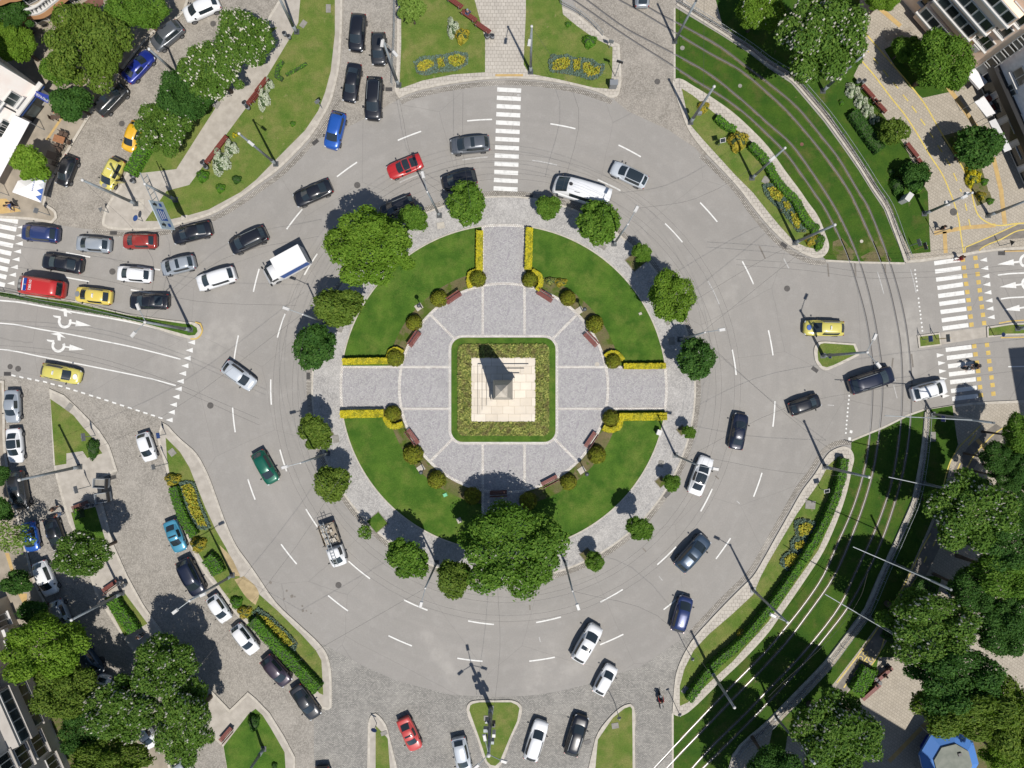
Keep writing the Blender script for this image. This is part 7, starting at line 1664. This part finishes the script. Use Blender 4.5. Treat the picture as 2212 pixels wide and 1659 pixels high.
for k in range(5):
    m = Vector(A3)+u3*(L3*(.1+.19*k)) - bk3*.1 - Vector(gb.location[:2]); f = MB().box((0,0,0),(2.4,.2,2.2)).build('shop_window', M['pvc'], gb, False, (m.x, m.y, 1.5)); f.rotation_euler = (0,0,math.atan2(u3.y,u3.x)); MB().box((0,0,0),(2.1,.26,1.9)).build('pane', M['pane_dark'], f)
def awning(pts, z, lb_):
    q_ = [at(*p, z) for p in P(pts)]; c_ = (sum(p[0] for p in q_)/4, sum(p[1] for p in q_)/4); t = thing('shop_awning', lb_, 'awning', (*c_, 0)); V = [(x-c_[0], y-c_[1], z+(.4 if i in (1,2) else 0)) for i, (x, y) in enumerate(q_)]
    obj('fabric', mesh('fabric', V+[(x,y,zz-.06) for x,y,zz in V], [(0,1,2,3),(7,6,5,4),(0,4,5,1),(1,5,6,2),(2,6,7,3),(3,7,4,0)], [M['canvas']]), t)
    for i in (0, 3): MB().tube((V[i][0],V[i][1],0),(V[i][0],V[i][1],z),.03).build('post', M['steel'], t)
awning('@03 1785,880 1850,850 1945,990 1890,1010', 2.7, 'white awning with red goods below at the grey stone building'); awning('@03 1910,1050 1945,1035 2085,1300 2045,1315', 2.7, 'long narrow white awning at the grey stone building')
for p, d, rz, lb_ in (('@03 1870,930',(1.0,1.4,.9),35,'red and white goods stand under the white awning'),): 
    x, y = at(*P(p)[0]); t = thing('goods_stand', lb_, 'stand', (x,y,.12), .6); MB().box((0,0,.5),(1.3,2.4,.9)).build('counter', M['pvc'], t); MB().box((0,.6,1.0),(.8,.7,.14)).box((0,-.5,1.0),(.8,.7,.14)).build('goods', M['bench'], t)
# --- yellow house and grey block, south west
A4, B4 = at(*P('@30 70,170')[0]), at(*P('@30 235,590')[0]); u4 = (Vector(B4)-Vector(A4)).normalized(); bk4 = Vector((-u4.y,u4.x)); bk4 = bk4 if bk4.dot(Vector(A4)) > 0 else -bk4
yh = building('yellow_house', 'cream yellow house with an air conditioner at the left edge', [A4, B4, tuple(Vector(B4)+bk4*12), tuple(Vector(A4)+bk4*12)], 13, 'wall_cream')
window(yh, A4, B4, *P('@30 15,390')[0], 1.4, 1.7); window(yh, A4, B4, *P('@30 90,590')[0], 1.4, 1.5); slabbox(yh, A4, B4, *P('@30 35,495')[0], .8, .55, .35, 'balcony', 'air_conditioner')
A5, B5 = (Vector(B4)+u4*.1+bk4*1.0), at(*P('@30 640,1700')[0]); A5 = tuple(A5); u5 = (Vector(B5)-Vector(A5)).normalized(); bk5 = Vector((-u5.y,u5.x)); bk5 = bk5 if bk5.dot(Vector(A5)) > 0 else -bk5; B5 = tuple(Vector(A5)+u5*31)
gk = building('grey_apartment_block', 'grey apartment block with glazed balconies in shade', [A5, B5, tuple(Vector(B5)+bk5*14), tuple(Vector(A5)+bk5*14)], 17, 'concrete')
for x, y, w, h, m in [(*P('@30 450,1370')[0],2.6,1.7,4),(*P('@30 330,1460')[0],2.6,1.7,3),(*P('@30 200,1570')[0],2.6,1.7,3),(*P('@30 520,1250')[0],1.6,1.4,2),(*P('@30 55,1640')[0],2.4,1.7,3),(*P('@30 250,1120')[0],2.2,1.6,3),(*P('@30 200,940')[0],2.0,1.5,2),(*P('@30 590,1560')[0],2.0,1.6,2),(*P('@30 460,1640')[0],2.2,1.6,3)]: window(gk, A5, B5, x, y, w, h, 'pane_dark', m)
for (x, y), w in zip(P('@30 170,1090 60,1230'), (6.4, 6.0)):
    bay = slabbox(gk, A5, B5, x, y, w, 2.7, 1.1, 'concrete', 'balcony_bay'); nb = -bk5; p0 = Vector(bay.location)
    for nm, dz, hh, dd, mt, ww in (('parapet', -.85, 1.0, .2, 'concrete', w+.2), ('balcony_glazing', .35, 1.4, .1, 'pvc', w*.96)):
        o = MB().box((0,0,0),(ww,dd,hh)).build(nm, M[mt], gk, False, p0 + Vector((nb.x*(.66 if dd > .15 else .58), nb.y*(.66 if dd > .15 else .58), dz))); o.rotation_euler = bay.rotation_euler
        if nm == 'balcony_glazing':
            for k in range(5): MB().box(((k-2)*ww/5.1,0,0),(ww/5.8,.14,1.15)).build('pane', M['pane'], o)
for x, y in P('@30 225,1330 60,850'): slabbox(gk, A5, B5, x, y, .8, .6, .35, 'balcony', 'air_conditioner')
# --- block standing south east beyond the frame (its shadow reaches the square and the eastern street)
building('corner_apartment_block', 'flat roofed apartment block standing past the lower right corner', [at(1943,1690), at(2046,1752), at(1985,1900), at(1850,1830)], 18, 'concrete')
building('eastern_apartment_block', 'flat roofed apartment block standing past the right edge', [at(2262,925), at(2520,905), at(2540,1150), at(2300,1150)], 18, 'concrete')
# --- kiosk
kx, ky = at(*P('@33 1590,1610')[0], 3.0); kk = thing('kiosk', 'eight sided blue kiosk with grey flat roof', 'kiosk', (kx, ky, 0), .25)
oc = lambda r, z: [(r*math.cos(PI/8+i*PI/4), r*math.sin(PI/8+i*PI/4), z) for i in range(8)]
MB().prism([p[:2] for p in oc(1.9, 0)], 0, 3.0).build('wall', M['bluesign_deep'], kk); MB().prism([p[:2] for p in oc(2.1, 0)], 3.0, 3.22).build('roof', M['kiosk_roof'], kk)
V = oc(2.12, 3.05)+oc(3.3, 2.45)+oc(3.3, 2.2); obj('awning_skirt', mesh('awning_skirt', V, [(i, 8+i, 8+(i+1)%8, (i+1)%8) for i in range(8)]+[(8+i, 16+i, 16+(i+1)%8, 8+(i+1)%8) for i in range(8)], [M['kiosk_blue']]), kk)
for i in range(0, 8, 2): p = oc(3.2, 0)[i]; MB().tube((p[0],p[1],0),(p[0],p[1],2.4),.04).build('post', M['steel'], kk)
vt = MB().box((.9,.8,3.3),(.4,.35,.18)).build('roof_vent', M['dark'], kk)
for q in (3, 4): a, b = Vector(oc(3.32, 2.44)[q]), Vector(oc(3.32,2.44)[(q+1)%8]); MB().path([a.lerp(b, t_) + Vector((0,0,.06*math.sin(t_*12))) for t_ in [k/10 for k in range(11)]], .03, 5).build('white_wave_trim', M['canvas'], kk)
# ================================================================ LIGHT, SKY, CAMERA
EL = math.radians(61.5); sv = Vector((.44, -.9, 0)).normalized()*math.cos(EL); sv.z = math.sin(EL)
sl = bpy.data.lights.new('sun', 'SUN'); sl.energy = 4.45; sl.angle = math.radians(.53); sl.color = (1.0, .955, .89)
so = bpy.data.objects.new('sun', sl); link(so); so.rotation_euler = sv.to_track_quat('Z', 'Y').to_euler(); so.location = (0, 0, 60)
w = bpy.data.worlds.new('World'); SC.world = w; w.use_nodes = True; nt = w.node_tree; bg = nt.nodes['Background']
sk = nt.nodes.new('ShaderNodeTexSky'); sk.sky_type = 'NISHITA'; sk.sun_disc = False; sk.sun_elevation = EL; sk.sun_rotation = math.atan2(sv.x, sv.y); sk.altitude = 550; sk.air_density = 1.0; sk.dust_density = .8
nt.links.new(sk.outputs[0], bg.inputs['Color']); bg.inputs['Strength'].default_value = .08
cam = bpy.data.cameras.new('camera'); co = bpy.data.objects.new('camera', cam); link(co); co.location = (0, 0, H); co.rotation_euler = (0, 0, 0)
cam.sensor_width = 36; cam.sensor_fit = 'HORIZONTAL'; cam.lens = 36*FPX/2212; cam.shift_x = (1106-NX)/2212; cam.shift_y = (NY-829.5)/2212; cam.clip_start = .5; cam.clip_end = 3000
SC.camera = co
vs = SC.view_settings; vs.view_transform = 'Standard'; vs.look = 'None'; vs.gamma = 1; vs.exposure = 0.55; vs.use_curve_mapping = False
